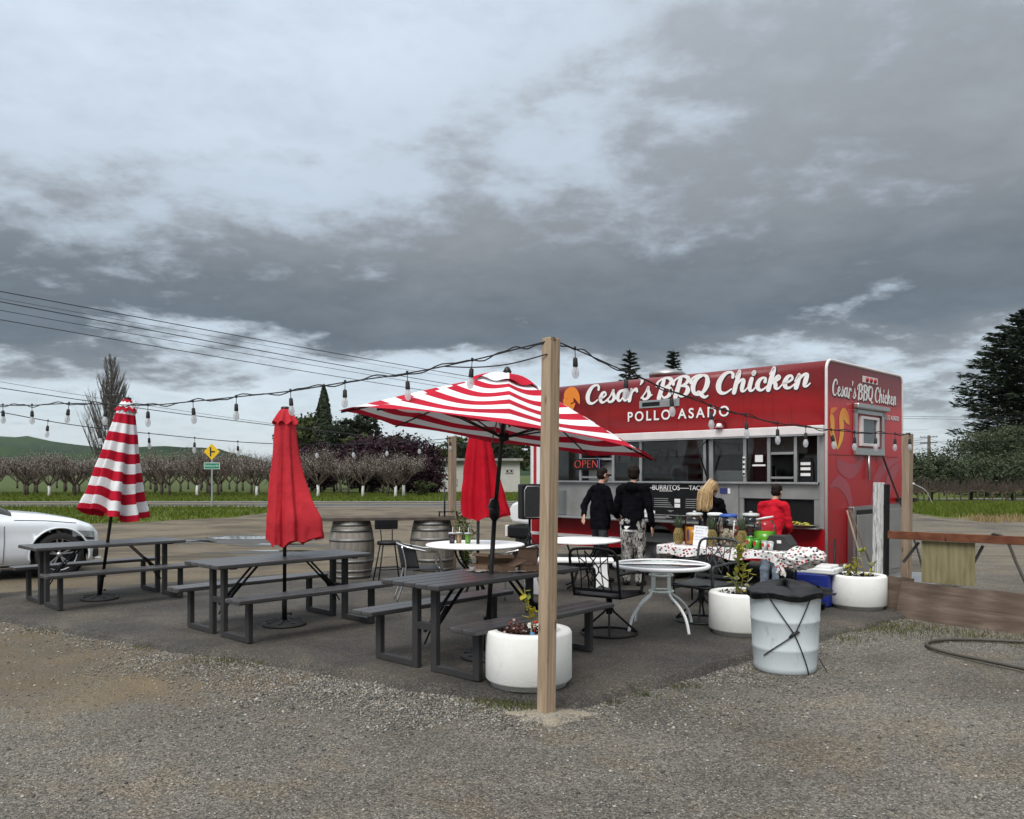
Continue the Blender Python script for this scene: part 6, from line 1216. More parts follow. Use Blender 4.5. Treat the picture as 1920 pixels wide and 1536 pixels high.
def gather(u, v):
    a = u * 6.2832; ph = v * math.pi; p = Vector((math.cos(a) * math.sin(ph), math.sin(a) * math.sin(ph), math.cos(ph))); n_ = 1 + .20 * mnoise.noise(p * 2.3) + .10 * mnoise.noise(p * 5.5) + .05 * math.sin(a * 9 + v * 4); return (.86 + .25 * p.x * n_, -.17 + .20 * p.y * n_, .665 + .125 * p.z * n_ + .03 * p.x)
b = MB(); b.grid(gather, 72, 36, 0, True, True); b.build('gathered_end', M_dot, tcl)
b = MB(); b.grid(lambda u, v: (.62 + .12 * u + .02 * math.sin(v * 9), -.34 + .02 * math.sin(u * 14 + v * 3), .73 - .22 * v - .05 * u * v), 12, 14); b.build('hanging_fold', M_dot, tcl)
M_jar = glass('jar_glass', (.95, .96, .96), .02, .03, .98, 1.18)
def liquid(name, col): return mat(name, col, .15, var=.08, scale=8, spec=.6)
def jar(label, x, y, r, h, lidcol, liq, fill, chunks=False, flat=True):
    t = thing('drink_jar', label, 'jar', dloc(x, y, .7395), R(-40), 'glass drink jars'); b = MB(); b.lathe([(.001, 0), (r * .86, 0), (r * .95, .012), (r, .05), (r, h * .62), (r * .97, h * .70), (r, h * .73), (r * .93, h * .79), (r * .96, h * .82), (r * .80, h * .90), (r * .74, h)], 36); b.build('glass', M_jar, t)
    if liq: b = MB(); b.lathe([(.001, .010), (r * .84, .010), (r * .93, .05), (r * .955, fill * h * .5), (r * .955, fill * h), (.001, fill * h)], 32); b.build('drink', liq, t)
    if lidcol:
        b = MB(); b.lathe([(.001, h), (r * .80, h), (r * .83, h + .008), (r * .82, h + .028), (r * .6, h + .036), (.001, h + .037)], 30); l_ = b.build('lid', lidcol, t)
        if not flat: b = MB(); b.lathe([(.02, h + .036), (.024, h + .05), (.001, h + .062)], 14); b.build('knob', lidcol, l_)
    if chunks:
        r_ = random.Random(2); b = MB()
        for i in range(60): a = r_.uniform(0, 6.28); q = math.sqrt(r_.random()) * r * .85; b.ball((q * math.cos(a), q * math.sin(a), r_.uniform(.02, h * .55)), (r_.uniform(.015, .03), r_.uniform(.008, .015), r_.uniform(.015, .03)), 6, 4)
        o = b.build('fruit_pieces', mat('fruit_cream', (.58, .50, .36), .5, var=.2), t); o['kind'] = 'stuff'
    return t
M_lw = mat('lid_white', (.74, .74, .73), .4); M_lb = mat('lid_blue', (.02, .08, .36), .4); M_lc = mat('lid_clear', (.50, .51, .50), .25)
jar('glass jar of orange drink beside the first pineapple', -.55, -.02, .125, .365, M_lc, liquid('drink_orange', (.75, .30, .01)), .60, flat=False); jar('glass jar with flat white lid behind the paper sign', -.34, .12, .115, .365, M_lw, None, 0); jar('glass jar of pale fruit drink with blue lid', -.10, .0, .128, .36, M_lb, None, 0, True)
jar('clear jar with knobbed clear lid behind the pineapple', .14, .10, .122, .375, M_lc, liquid('drink_dark', (.03, .02, .015)), .45, flat=False)
gj = jar('big jar of bright green drink with lid set askew', .36, .0, .132, .335, None, liquid('drink_green', (.16, .50, .02)), .62); b = MB(); b.lathe([(.001, 0), (.10, 0), (.103, .02), (.001, .026)], 26, M=Matrix.Translation((0, 0, .35)) @ Matrix.Rotation(R(-12), 4, 'Y')); b.build('lid', M_lw, gj)
b = MB(); b.box((0, 0, 0), (.022, .006, .15)); o = b.build('ladle', mat('ladle_blue', (.05, .04, .16), .4)); o.location = dloc(-.57, -.16, .86); tag(o, 'dark blue ladle handle in front of the orange drink jar', 'ladle')
b = MB(); b.tube([(0, 0, -.10), (.02, 0, .10)], .008, 6); b.ball((.02, 0, .10), .014); o = b.build('ladle', M_lw); o.location = dloc(.0, -.10, .95); tag(o, 'white ladle leaning between the blue lidded jar and a pineapple', 'ladle')
# pineapples
M_pin = mat('pineapple_skin', (.24, .17, .05), .7, var=.4, scale=30, col2=(.40, .30, .10)); M_pinl = leafmat('pineapple_leaf', (.05, .075, .04), (.09, .12, .07), (.15, .18, .12))
def pine_m():
    b = MB()
    for i in range(11):
        z = .012 + i * .0165; r_ = .058 * math.sin(math.pi * min(.93, .14 + .74 * i / 10)) ** .55; n_ = 11
        for k in range(n_): a = (k + .5 * (i % 2)) * 2 * math.pi / n_; b.ball((r_ * math.cos(a), r_ * math.sin(a), z), (.0135, .0135, .0115), 5, 4)
    return b.mesh('fruit', M_pin)
def pine_l():
    b = MB(); r_ = random.Random(1)
    for i in range(34):
        a = i * 2.4; t = i / 34; L = .17 - .06 * (1 - t); out = .06 * (1 - t) + .012; p = Vector((.018 * math.cos(a), .018 * math.sin(a), .19)); e_ = p + Vector((math.cos(a) * out * 1.3, math.sin(a) * out * 1.3, L * (.55 + .5 * t))); s = Vector((-math.sin(a), math.cos(a), 0)) * .010; m_ = p.lerp(e_, .5) + Vector((math.cos(a), math.sin(a), 0)) * .01
        b.add([p - s, p + s, m_ - s * .8, m_ + s * .8, e_], [(0, 1, 3, 2), (2, 3, 4)])
    return b.mesh('leaf_crown', M_pinl)
PF, PLm = pine_m(), pine_l()
for lab, x, y in (('pineapple at the left end of the drinks table', -.73, -.10), ('pineapple between the paper sign and the blue lidded jar', -.265, -.12), ('pineapple between the blue lidded jar and the green drink', .10, -.06)):
    t = thing('pineapple', lab, 'pineapple', dloc(x, y, .7395), x * 5, 'pineapples'); t.scale = (.98, .98, 1.1); put('fruit', PF, t); put('leaf_crown', PLm, t)
# hand-written paper sign
ps = thing('paper_sign', 'white paper sign with handwriting leaning on the drink jars', 'sign', dloc(-.385, -.20, .7395), R(-40)); Mp = frame((-.0, 0, 0), (1, 0, -.03), (-.02, .22, 1)); b = MB(); b.box((0, .125, 0), (.19, .25, .002), Mp); b.build('sheet', mat('paper', (.78, .79, .80), .8, var=.03), ps); M_ink = mat('marker_ink', (.10, .10, .25), .8); rp = random.Random(8)
for r_, wds in enumerate(((.03, .07, .05), (.05, .04), (.03, .03, .02), (.04, .05, .03), (.05, .02))):
    x = -.075
    for w_ in wds:
        q = [(x + w_ * i / 6, .225 - r_ * .036 + rp.uniform(-.010, .010), .0022) for i in range(7)]; b = MB(); b.tube([Mp @ Vector(p) for p in q], .0016, 4); b.build('handwriting', M_ink, ps); x += w_ + .012
# salsa tubs and cups
M_gcup = liquid('salsa_green', (.06, .30, .02)); M_rlab = mat('label_red', (.50, .04, .03), .5); M_cup = mat('cup_clear', (.55, .56, .55), .3)
for lab, x, y, r_, h, m in (('larger green salsa tub with red label beside the green jar', .235, -.16, .045, .135, M_gcup), ('second green salsa tub with red label in front of the green jar', .34, -.19, .043, .12, M_gcup), ('small tub with red label right of the green tubs', .44, -.20, .036, .10, M_cup), ('small tub with red label nearest the black napkin box', .515, -.21, .036, .09, M_cup)):
    t = thing('salsa_tub', lab, 'tub', dloc(x, y, .7395), R(-60), 'salsa tubs'); b = MB(); b.lathe([(.001, 0), (r_ * .8, 0), (r_, h), (.001, h)], 20); b.build('tub', m, t); b = MB(); b.lathe([(.001, h), (r_ * 1.06, h), (r_ * 1.06, h + .008), (.001, h + .009)], 20); b.build('lid', M_cup if m is M_cup else M_gcup, t)
    b = MB(); b.grid(lambda u, v: (r_ * .95 * 1.02 * math.cos(-1.57 + (u - .5) * 1.1), r_ * .97 * math.sin(-1.57 + (u - .5) * 1.1), h * (.42 + .4 * v)), 8, 2); b.build('label_print', M_rlab, t)
nb_ = thing('napkin_box', 'black box with white card at the right end of the drinks table', 'box', dloc(.57, -.03, .7395), R(-40)); b = MB(); b.prism([(-.13, 0), (.15, 0), (.15, .07), (.08, .17), (-.10, .17), (-.13, .12)], .22, frame((0, .11, 0), (1, 0, 0), (0, 0, 1))); b.build('body', M_tsteel, nb_, .006); b = MB(); b.box((.02, -.114, .10), (.05, .003, .035)); b.build('card', M_let, nb_); b = MB(); b.box((-.085, -.114, .09), (.05, .004, .03)); b.build('card', M_let, nb_)
# cooler
M_blue = mat('cooler_blue', (.012, .028, .22), .4, var=.08); ck = thing('cooler', 'blue drinks cooler with white lid beside the truck corner', 'cooler', (3.80, 10.18, .002), R(-38)); ck.scale = (1.12, 1.12, 1.14)
b = MB(); b.lathe([(.21, 0), (.215, .02), (.235, .36)], 4, M=Matrix.Rotation(R(45), 4, 'Z') @ Matrix.Diagonal((1.25, 1.0, 1, 1)), smooth=False); b.build('body', M_blue, ck, .03); b = MB(); b.box((0, 0, .385), (.44, .36, .055)); b.box((0, 0, .425), (.36, .30, .035)); l_ = b.build('lid', M_lw, ck, .012); b = MB(); b.tube([(-.21, -.0, .36), (-.235, -.1, .30), (-.235, .1, .30), (-.21, .0, .36)], .010, 6); b.build('handle', M_lw, ck); b = MB(); b.box((-.02, -.178, .25), (.16, .012, .06)); b.build('grip_recess', mat('cooler_blue_dark', (.008, .018, .14), .5), ck, .006)
bx = thing('storage_crate', 'dark storage crate under the drinks table', 'crate', dloc(.55, .05, 0), R(-35)); b = MB(); b.box((0, 0, .14), (.45, .34, .28)); b.build('crate', M_tsteel, bx, .01); b = MB(); b.box((0, 0, .285), (.47, .36, .02)); b.build('lid', M_black, bx, .005)
tn2 = thing('round_tub', 'small round dark tub on the pad by the cooler', 'tub', (3.66, 9.86, .002)); b = MB(); b.lathe([(.001, 0), (.09, 0), (.105, .07), (.11, .07), (.11, .08), (.001, .075)], 20); b.build('tub', M_black, tn2)
# ================================================================ loudspeaker
spk = thing('loudspeaker', 'black loudspeaker with rounded grille on a stand before the truck', 'loudspeaker', (.30, 14.05, .86), R(22)); b = MB(); b.prism([(-.19, -.13), (.19, -.13), (.17, .12), (.09, .19), (-.09, .19), (-.17, .12)], .60); b.build('cabinet', M_black, spk, .025)
b = MB(); b.prism([(-.15, .06), (-.13, .03), (.13, .03), (.15, .06), (.15, .50), (.11, .56), (-.11, .56), (-.15, .50)], .012, frame((0, -.131, 0), (1, 0, 0), (0, 0, 1))); b.build('grille', M_wv, spk, .004); b = MB(); b.tube([(x, -.142, z) for x, z in ((-.15, .06), (-.13, .03), (.13, .03), (.15, .06), (.15, .50), (.11, .56), (-.11, .56), (-.15, .50))], .008, 6, closed=True); b.build('grille_trim', M_alu, spk)
ss_ = thing('speaker_stand', 'black tripod stand carrying the loudspeaker', 'stand', (.30, 14.05, .002)); b = MB(); b.tube([(0, 0, .25), (0, 0, .86)], .019, 10); b.build('pole', M_black, ss_); b = MB(); b.tube([(0, 0, .50), (0, 0, .62)], .03, 10); b.build('collar', M_black, ss_)
for k in range(3): a = k * 2.094 + .4; b = MB(); b.tube([(0, 0, .58), (.42 * math.cos(a), .42 * math.sin(a), .01)], .012, 7); b.tube([(0, 0, .26), (.22 * math.cos(a), .22 * math.sin(a), .31)], .009, 6); b.build('leg', M_black, ss_)
b = MB(); b.tube(crom([(.45, 13.98, 1.0), (.52, 13.95, .85), (.50, 13.93, .4), (.46, 13.9, .0)], 6), .008, 6); tag(b.build('speaker_cable', mat('cable_white', (.6, .6, .58), .6)), 'pale cable hanging down beside the loudspeaker stand', 'cable')
# ================================================================ food and cups
M_kraft = mat('kraft_board', (.30, .195, .125), .85, var=.12, scale=6); M_paper = mat('greaseproof', (.66, .58, .48), .8, var=.06); M_food = mat('leftover_food', (.10, .035, .02), .6, var=.5, scale=30)
def foodbox(label, x, y, rz, lid):
    t = thing('food_box', label, 'food box', (x, y, .7415), rz, 'kraft food boxes'); b = MB(); w_, d_, h = .095, .07, .05; T = .012
    for p, q in (((-w_, -d_), (w_, -d_)), ((w_, -d_), (w_, d_)), ((w_, d_), (-w_, d_)), ((-w_, d_), (-w_, -d_))):
        b.add([(p[0] * .9, p[1] * .9, .002), (q[0] * .9, q[1] * .9, .002), (q[0], q[1], h), (p[0], p[1], h)], [(0, 1, 2, 3)])
    b.add([(-w_ * .9, -d_ * .9, .002), (w_ * .9, -d_ * .9, .002), (w_ * .9, d_ * .9, .002), (-w_ * .9, d_ * .9, .002)], [(0, 1, 2, 3)]); o = b.build('tray', M_kraft, t); o.modifiers.new('t', 'SOLIDIFY').thickness = .003
    b = MB(); hy = d_; ca, sa = math.cos(lid), math.sin(lid); L = 2 * d_; b.add([(-w_, hy, h), (w_, hy, h), (w_ * .92, hy + L * ca, h + L * sa), (-w_ * .92, hy + L * ca, h + L * sa)], [(0, 1, 2, 3)]); n_ = Vector((0, -sa, ca)) * -.03
    b.add([(w_ * .92, hy + L * ca, h + L * sa), (-w_ * .92, hy + L * ca, h + L * sa), (-w_ * .92, hy + L * ca - sa * .035, h + L * sa + ca * .035), (w_ * .92, hy + L * ca - sa * .035, h + L * sa + ca * .035)], [(0, 1, 2, 3)]); o = b.build('lid', M_kraft, t); o.modifiers.new('t', 'SOLIDIFY').thickness = .003
    return t
foodbox('open kraft food box left of the umbrella pole', -.27, 7.62, R(-30), R(135)); foodbox('tall open kraft food box just right of the umbrella pole', -.08, 7.58, R(12), R(140)); foodbox('flatter open kraft food box nearest the wooden post', .13, 7.66, R(-8), R(60))
foodbox('folded kraft box lying in front of the others', -.08, 7.46, R(-60), R(20)); foodbox('small kraft box at the front right of the meal', .17, 7.50, R(35), R(8))
for lab, x, y, rz in (('sheet of greaseproof paper under the right food box', .07, 7.46, .3), ('greaseproof paper beside the umbrella pole', -.28, 7.50, .9)):
    b = MB(); b.grid(lambda u, v: ((u - .5) * .26, (v - .5) * .18, .004 + .012 * abs(mnoise.noise((u * 4, v * 4, x)))), 10, 8); o = b.build('greaseproof_paper', M_paper); o.location = (x, y, .742); o.rotation_euler = (0, 0, rz); tag(o, lab, 'paper')
for lab, x, y, m in (('small clear sauce cup of dark salsa at the left of the meal', -.36, 7.46, liquid('salsa_dark', (.10, .02, .03))), ('small sauce cup of brown salsa before the right food box', .03, 7.46, liquid('salsa_brown', (.12, .05, .02)))):
    t = thing('sauce_cup', lab, 'sauce cup', (x, y, .748), 0, 'sauce cups'); b = MB(); b.lathe([(.001, 0), (.022, 0), (.028, .032), (.025, .032), (.020, .006), (.001, .005)], 16); b.build('cup', M_cup, t); b = MB(); b.lathe([(.001, .026), (.024, .026)], 16); b.build('salsa', m, t)
for lab, x, y, col in (('clear cup of dark purple drink on the round table', -.77, 10.52, (.035, .008, .02)), ('clear cup of pale orange drink on the round table', -.685, 10.56, (.62, .38, .20)), ('clear cup of lime green drink on the round table', -.565, 10.50, (.22, .50, .04))):
    t = thing('drink_cup', lab, 'cup', (x, y, .737), 0, 'drink cups'); b = MB(); b.lathe([(.001, 0), (.030, 0), (.043, .115), (.001, .115)], 20); b.build('drink', liquid('juice', col), t); b = MB(); b.lathe([(.031, -.0), (.046, .125), (.048, .13)], 20, cap=False); b.build('cup', M_jar, t); b = MB(); b.lathe([(.047, .128), (.048, .138), (.02, .142), (.001, .142)], 20); b.build('lid', M_cup, t); b = MB(); b.tube([(0, 0, .06), (.012, 0, .21)], .004, 6); b.build('straw', M_lw, t)
# ================================================================ fence, boards and hoses
fd = Vector((1.1, -.96, 0)).normalized()
def fp(t, z=0): p = Vector((4.58, 10.06, 0)) + Vector((1.1, -.96, 0)) * t; return Vector((p.x, p.y, z))
b = MB(); b.bar(fp(0.02, .885), fp(1.75, .885), .04, .095); tag(b.build('fence_rail', M_rail, None, .005), 'reddish brown wooden rail running out of frame beside the truck', 'rail')
b = MB(); b.bar(fp(.275, .58), fp(.665, .58), .018, .50); o = b.build('plywood_panel', M_ply, None, .002); o.location += Vector((.03, .04, 0)); tag(o, 'yellowish plywood panel hung below the red brown rail', 'panel')
for t_ in (.25, .72): b = MB(); b.bar(fp(t_, .80) + Vector((.06, .09, 0)), fp(t_ + (-.12 if t_ < .5 else -.08), .55) + Vector((.06, .09, 0)), .03, .03); tag(b.build('brace_bar', M_tsteel, None), 'dark diagonal brace %s of the plywood panel' % ('on the truck side' if t_ < .5 else 'on the outer side'), 'brace')
b = MB(); b.box((0, 0, .45), (.09, .09, 1.0)); o = b.build('fence_post', M_post2, None, .006); o.location = fp(1.6); o.location.z = GZ; tag(o, 'wooden fence post beyond the right picture edge holding the rail', 'post')
M_wpost = woodmat('peeling_white', (.07, .065, .055), (.62, .62, .59), (.72, .72, .69), (22, 22, 3.0), knots=False)
b = MB(); b.box((0, 0, .76), (.105, .09, 1.52)); o = b.build('white_post', M_wpost, None, .006); o.location = (4.565, 10.24, 0); o.rotation_euler = (0, R(.8), R(20)); tag(o, 'weathered post with peeling white paint at the truck end', 'post')
b = MB(); b.box((0, 0, .75), (.055, .05, 1.5)); o = b.build('black_upright', M_black, None, .004); o.location = (4.645, 10.20, 0); o.rotation_euler = (0, R(.8), R(20)); tag(o, 'thin black upright strip touching the peeling white post', 'post')  # narrow black upright strip along the right edge of the white post
def plank(label, p, q, h, th, tilt, m):
    p = Vector(p); q = Vector(q); L = (q - p).length; b = MB(); n_ = 24
    b.grid(lambda u, v: (L * u + (.05 * v if u == 0 else 0), 0, h * v * (1 + .012 * math.sin(u * 17)) - .0), n_, 6, smooth=False); b.grid(lambda u, v: (L * (1 - u) + (.05 * v if u == 1 else 0), th, h * v * (1 + .012 * math.sin((1 - u) * 17))), n_, 6, smooth=False); b.grid(lambda u, v: (L * u + (.05 if u == 0 else 0), th * v, h * (1 + .012 * math.sin(u * 17))), n_, 1, smooth=False); b.grid(lambda u, v: (.05 * v, th * (1 - u), h * v), 1, 6, smooth=False); b.grid(lambda u, v: (L, th * u, h * v), 1, 6, smooth=False)
    o = b.build('old_board', m); a = math.atan2(q.y - p.y, q.x - p.x); o.location = p; o.rotation_euler = (tilt, 0, a); return tag(o, label, 'board', 'old boards on edge')
plank('long weathered brown board standing on edge along the gravel', (4.52, 9.68, GZ - .02), (6.0, 7.64, GZ - .02), .44, .05, R(-8), M_brd)
plank('shorter brown board on edge behind the end of the long board', (4.42, 10.12, GZ), (4.72, 9.70, GZ), .44, .04, R(-4), M_brd)
M_hose = mat('hose', (.060, .052, .040), .6, var=.2)
def gpx(px, py, z=GZ): Y = (CAMH - z) * 1538 / (py - 890); return ((px - 960) / 1538 * Y, Y, z + .018)
b = MB(); b.tube(crom([gpx(2050, 1212), gpx(1920, 1207), gpx(1840, 1203), gpx(1770, 1203), gpx(1737, 1210), gpx(1760, 1223), gpx(1840, 1241), gpx(1920, 1258), gpx(2060, 1290)], 8), .017, 8); tag(b.build('garden_hose', M_hose), 'dark garden hose looped on the gravel by the long board', 'hose')
pr_ = fp(.82, .95); b = MB(); b.tube(crom([pr_ + Vector((-.15, -.10, -.02)) + Vector((.12, .14, .0)), pr_ + Vector((-.02, .0, .0)), pr_ + Vector((.07, -.06, -.06)), pr_ + Vector((.15, -.14, -.35)), pr_ + Vector((.24, -.24, -.62)), pr_ + Vector((.40, -.42, -.80))], 7), .016, 8); tag(b.build('hose', M_hose), 'thick hose draped over the red brown rail', 'hose')
TM = TR.matrix_basis if False else Matrix.Translation((4.22, 11.0, 0)) @ Matrix.Rotation(R(-44.5), 4, 'Z')
b = MB(); b.tube(crom([TM @ Vector((.05, 1.85, 1.90)), TM @ Vector((.10, 2.0, 1.6)), TM @ Vector((.25, 2.1, 1.1)), TM @ Vector((.5, 1.9, .6)), (5.3, 10.5, .25)], 8), .014, 7); tag(b.build('power_cable', M_cord), 'black power cable hanging from the end window of the truck', 'cable')
for lab, p, q, r_, m in (('pale wooden pole leaning on the steel cabinet, left of a pair', (4.50, 11.02, 1.14), (4.62, 10.50, 0), .013, M_post2), ('dark wooden pole leaning on the steel cabinet, right of a pair', (4.54, 11.02, 1.14), (4.82, 10.62, 0), .013, M_brd), ('black pole standing at the truck corner by the white planter', (4.22, 10.72, .78), (4.17, 10.62, 0), .014, M_black)):
    b = MB(); b.tube([p, q], r_, 8); tag(b.build('leaning_pole', m), lab, 'pole')
# plant behind the round table and pot at the left edge
def bush(name, label, loc, h, n, seed, leafm):
    t = thing(name, label, 'plant', loc); rng = np.random.default_rng(seed); r_ = random.Random(seed); b = MB(); Ps = []; Ns = []
    for i in range(16):
        a = r_.uniform(0, 6.28); e_ = Vector((math.cos(a) * r_.uniform(.03, .2), math.sin(a) * r_.uniform(.03, .2), h * r_.uniform(.6, 1))); b.tube([(0, 0, 0), e_ * .5 + Vector((0, 0, .08)), e_], .005, 4)
        k = n // 16; s = rng.uniform(.3, 1, k); Ps.append(np.outer(s, np.array(e_)) + rng.normal(0, .03, (k, 3))); Ns.append(rng.normal(size=(k, 3)))
    b.build('stems', M_stem, t); P_ = np.concatenate(Ps); N_ = np.concatenate(Ns); N_ /= np.linalg.norm(N_, axis=1)[:, None]; V, F = cards(P_, N_, .045, .28, rng); o = put('foliage', np_mesh('foliage', V, F, leafm), t); return t
bush('oleander', 'slender green shrub between the barrel bar and the round white table', (-.72, 12.6, .002), 1.12, 420, 3, M_mid)
tb_ = thing('barrel_planter', 'dark wooden tub at the left picture edge', 'planter', (-6.93, 10.72, .002)); b = MB(); b.lathe([(.17, 0), (.21, .44), (.18, .44), (.17, .38), (.001, .38)], 28); b.build('tub', M_brd, tb_)
for z, r_ in ((.08, .180), (.33, .203)): b = MB(); b.lathe([(r_, z - .02), (r_ + .006, z - .02), (r_ + .010, z + .02), (r_, z + .02)], 28); b.build('hoop', M_tsteel, tb_)
bush('tub_plant', 'leafy shrub growing in the dark tub at the left edge', (-6.95, 10.72, .36), 1.0, 420, 7, M_mid)
# ================================================================ parked car
M_car = mat('car_white', (.70, .74, .77), .22, var=.02, scale=2, coat=.6); M_cglass = mat('car_glass', (.015, .018, .02), .05, var=.1); M_cblk = mat('car_black_trim', (.012, .012, .013), .5); M_lamp = mat('headlamp', (.35, .37, .38), .1, .3, var=.3, scale=14); M_alloy = mat('alloy_dark', (.45, .45, .46), .3, .8)
def car():
    t = thing('parked_car', 'white parked car nosing in behind the left picnic table', 'car', (-7.47, 14.52, GZ), R(38)); HW = .93; WD = (.62, 3.45); WRr = .36; AR = .44
    zb = lambda d: float(np.interp(d, [0, .1, .35, .8, 1.3, 1.6, 2.2, 3.6, 4.3, 4.68, 4.75], [.68, .79, .86, .915, .94, .95, .96, .97, .95, .86, .6]))
    zt = lambda d: float(np.interp(d, [0, .1, .35, .75, 1.1, 1.28, 1.65, 2.1, 2.8, 3.4, 4.0, 4.5, 4.68, 4.75], [.72, .83, .93, 1.01, 1.05, 1.07, 1.28, 1.44, 1.47, 1.46, 1.36, 1.10, .95, .62]))
    hw = lambda d: HW * float(np.interp(d, [0, .12, .35, .8, 1.5, 3.6, 4.4, 4.75], [.70, .84, .94, .99, 1, 1, .95, .78])); z0 = lambda d: float(np.interp(d, [0, .2, .5, 4.3, 4.75], [.24, .20, .22, .22, .34]))
    ds = sorted(set([round(x, 3) for x in np.linspace(0, 4.75, 108)]))
    def sec(d):
        w_, B, T, Z = hw(d), zb(d), zt(d), z0(d); gh = T - B > .16; g_ = float(np.interp(T - B, [.08, .16, .5], [.80, .80, .74]))
        P_ = [(w_ * .93, Z), (w_ * .985, Z + .08), (w_, Z + .18), (w_ * 1.0, Z + .30 * (B - Z) / .7 + .1), (w_ * .985, Z + (B - Z) * .62), (w_ * .985, Z + (B - Z) * .74), (w_ * .975, Z + (B - Z) * .86), (w_ * .955, B - .025), (w_ * .92, B)]
        P_ += [(w_ * (.92 + (g_ - .92) * .5), B + (T - B) * .45), (w_ * g_, B + (T - B) * .86), (w_ * g_ * .78, B + (T - B) * .965), (w_ * g_ * .4, T - .004), (0, T)]
        return P_
    v = []; f = []; mi = []; K = 14
    for s in (-1, 1):
        k0 = len(v)
        for d in ds:
            for y, z in sec(d):
                x_ = d; z_ = z
                for c in WD:
                    q = math.hypot(x_ - c, z_ - WRr)
                    if y > hw(d) * .9 and abs(q - AR) < .045 and z_ < zb(d) - .02: x_ = c + (x_ - c) * AR / q; z_ = WRr + (z_ - WRr) * AR / q
                v.append((-x_, s * y, z_))
        for i in range(len(ds) - 1):
            for k in range(K - 1):
                idx = [k0 + i * K + k, k0 + (i + 1) * K + k, k0 + (i + 1) * K + k + 1, k0 + i * K + k + 1]; c_ = np.mean([v[a] for a in idx], axis=0); skip = False
                for c in WD:
                    if k < 7 and math.hypot(-c_[0] - c, c_[2] - WRr) < AR - .004: skip = True
                if skip: continue
                d = (ds[i] + ds[i + 1]) / 2; m_ = 0
                if zt(d) - zb(d) > .17 and k in (8, 9) and 1.50 < d < 4.25: m_ = 1
                if 1.30 < d < 2.08 and k >= 9: m_ = 1
                if 4.05 < d < 4.55 and k >= 10: m_ = 1
                f.append(tuple(idx if s < 0 else idx[::-1])); mi.append(m_)
    b = MB(); b.v = v; b.f = f; b.mi = mi; b.sm = [True] * len(f); bo = b.build('body', [M_car, M_cglass], t)
    b = MB(); b.grid(lambda u, v_: (-.02 + .0 * v_, (u - .5) * 1.25, .24 + .36 * v_), 12, 6); b.build('front_panel', M_cblk, t)
    b = MB(); b.box((-2.35, 0, .24), (4.3, 1.5, .12)); b.build('underbody', M_cblk, t)
    for c in WD:
        for s in (-1, 1):
            b = MB(); b.tube([(-c - AR * math.cos(R(a)), s * (HW * .985), WRr + AR * math.sin(R(a))) for a in range(-14, 195, 8)], .016, 6); b.build('arch_lip', M_car, t)
            b = MB(); b.lathe([(AR + .005, -.28), (AR + .005, .0)], 40, cap=False, M=Matrix.Translation((-c, s * (HW - .03) - (.0 if s > 0 else -.28), WRr)) @ Matrix.Rotation(R(90), 4, 'X')); b.build('wheel_well', M_cblk, t)
            Mw = Matrix.Translation((-c, s * (HW - .13), WRr)) @ Matrix.Rotation(R(-90 * s), 4, 'X'); r = WRr
            b = MB(); b.lathe([(r * .72, -.10), (r * .93, -.11), (r, -.08), (r, .08), (r * .93, .11), (r * .72, .10)], 36, M=Mw, cap=False); w_ = b.build('wheel', M_rub, t); b = MB(); b.lathe([(r * .73, .10), (r * .70, .06), (r * .68, -.05), (.001, -.05)], 36, M=Mw, cap=False); b.build('rim_well', M_cblk, w_)
            b = MB(); b.lathe([(.04, .03), (.045, .075), (.001, .085)], 16, M=Mw); b.lathe([(r * .69, .075), (r * .73, .095), (r * .74, .09)], 36, M=Mw, cap=False)
            for k in range(5):
                for q in (-.11, .11): a = k * 1.2566 + .3; b.bar(Mw @ Vector((.03 * math.cos(a), .03 * math.sin(a), .06)), Mw @ Vector((r * .72 * math.cos(a + q * 1.6), r * .72 * math.sin(a + q * 1.6), .082)), .022, .02, up=(0, 1, 0))
            b.build('rim', M_alloy, w_)
    for s in (-1, 1):
        b = MB(); b.grid(lambda u, v_: (lambda d: (-d, s * (hw(d) * (1.004 - .02 * v_) + .004), z0(d) + (zb(d) - z0(d)) * (.66 + .22 * v_ * (1 - .35 * u))))(.07 + .36 * u), 12, 5); hl = b.build('headlight', M_lamp, t); b = MB(); b.grid(lambda u, v_: (lambda d: (-d, s * (hw(d) + .010), z0(d) + (zb(d) - z0(d)) * (.64 + .05 * v_)))(.07 + .30 * u), 12, 2); b.build('lamp_bezel', M_cblk, hl)
        b = MB(); b.tube([(-1.42, s * (HW + .003), .24), (-1.40, s * (HW + .004), .60), (-1.40, s * (HW * .975 + .004), .84), (-1.36, s * HW * .93, .90)], .004, 5); b.build('door_seam', M_cblk, t)
        b = MB(); b.tube([(-d, s * (hw(d) * .925), zb(d) + .004) for d in np.linspace(.36, 1.26, 12)], .005, 5); b.build('bonnet_seam', M_cblk, t)
        b = MB(); b.box((-2.7, s * HW * .98, .235), (2.0, .06, .05)); b.build('sill', M_cblk, t, .01)
        b = MB(); b.ball((-1.70, s * (HW + .09), 1.02), (.07, .11, .075), 12, 8); b.build('wing_mirror', M_car, t)
    b = MB(); b.box((-.02, 0, .26), (.10, 1.5, .03)); b.build('splitter', M_car, t, .01); b = MB(); b.box((-.06, -.70, .36), (.10, .12, .14)); b.build('air_intake', M_cblk, t, .02)
    b = MB(); b.bar((-1.34, -.7, 1.085), (-1.42, .5, 1.10), .03, .02); b.build('wiper', M_cblk, t)
    return t
car()
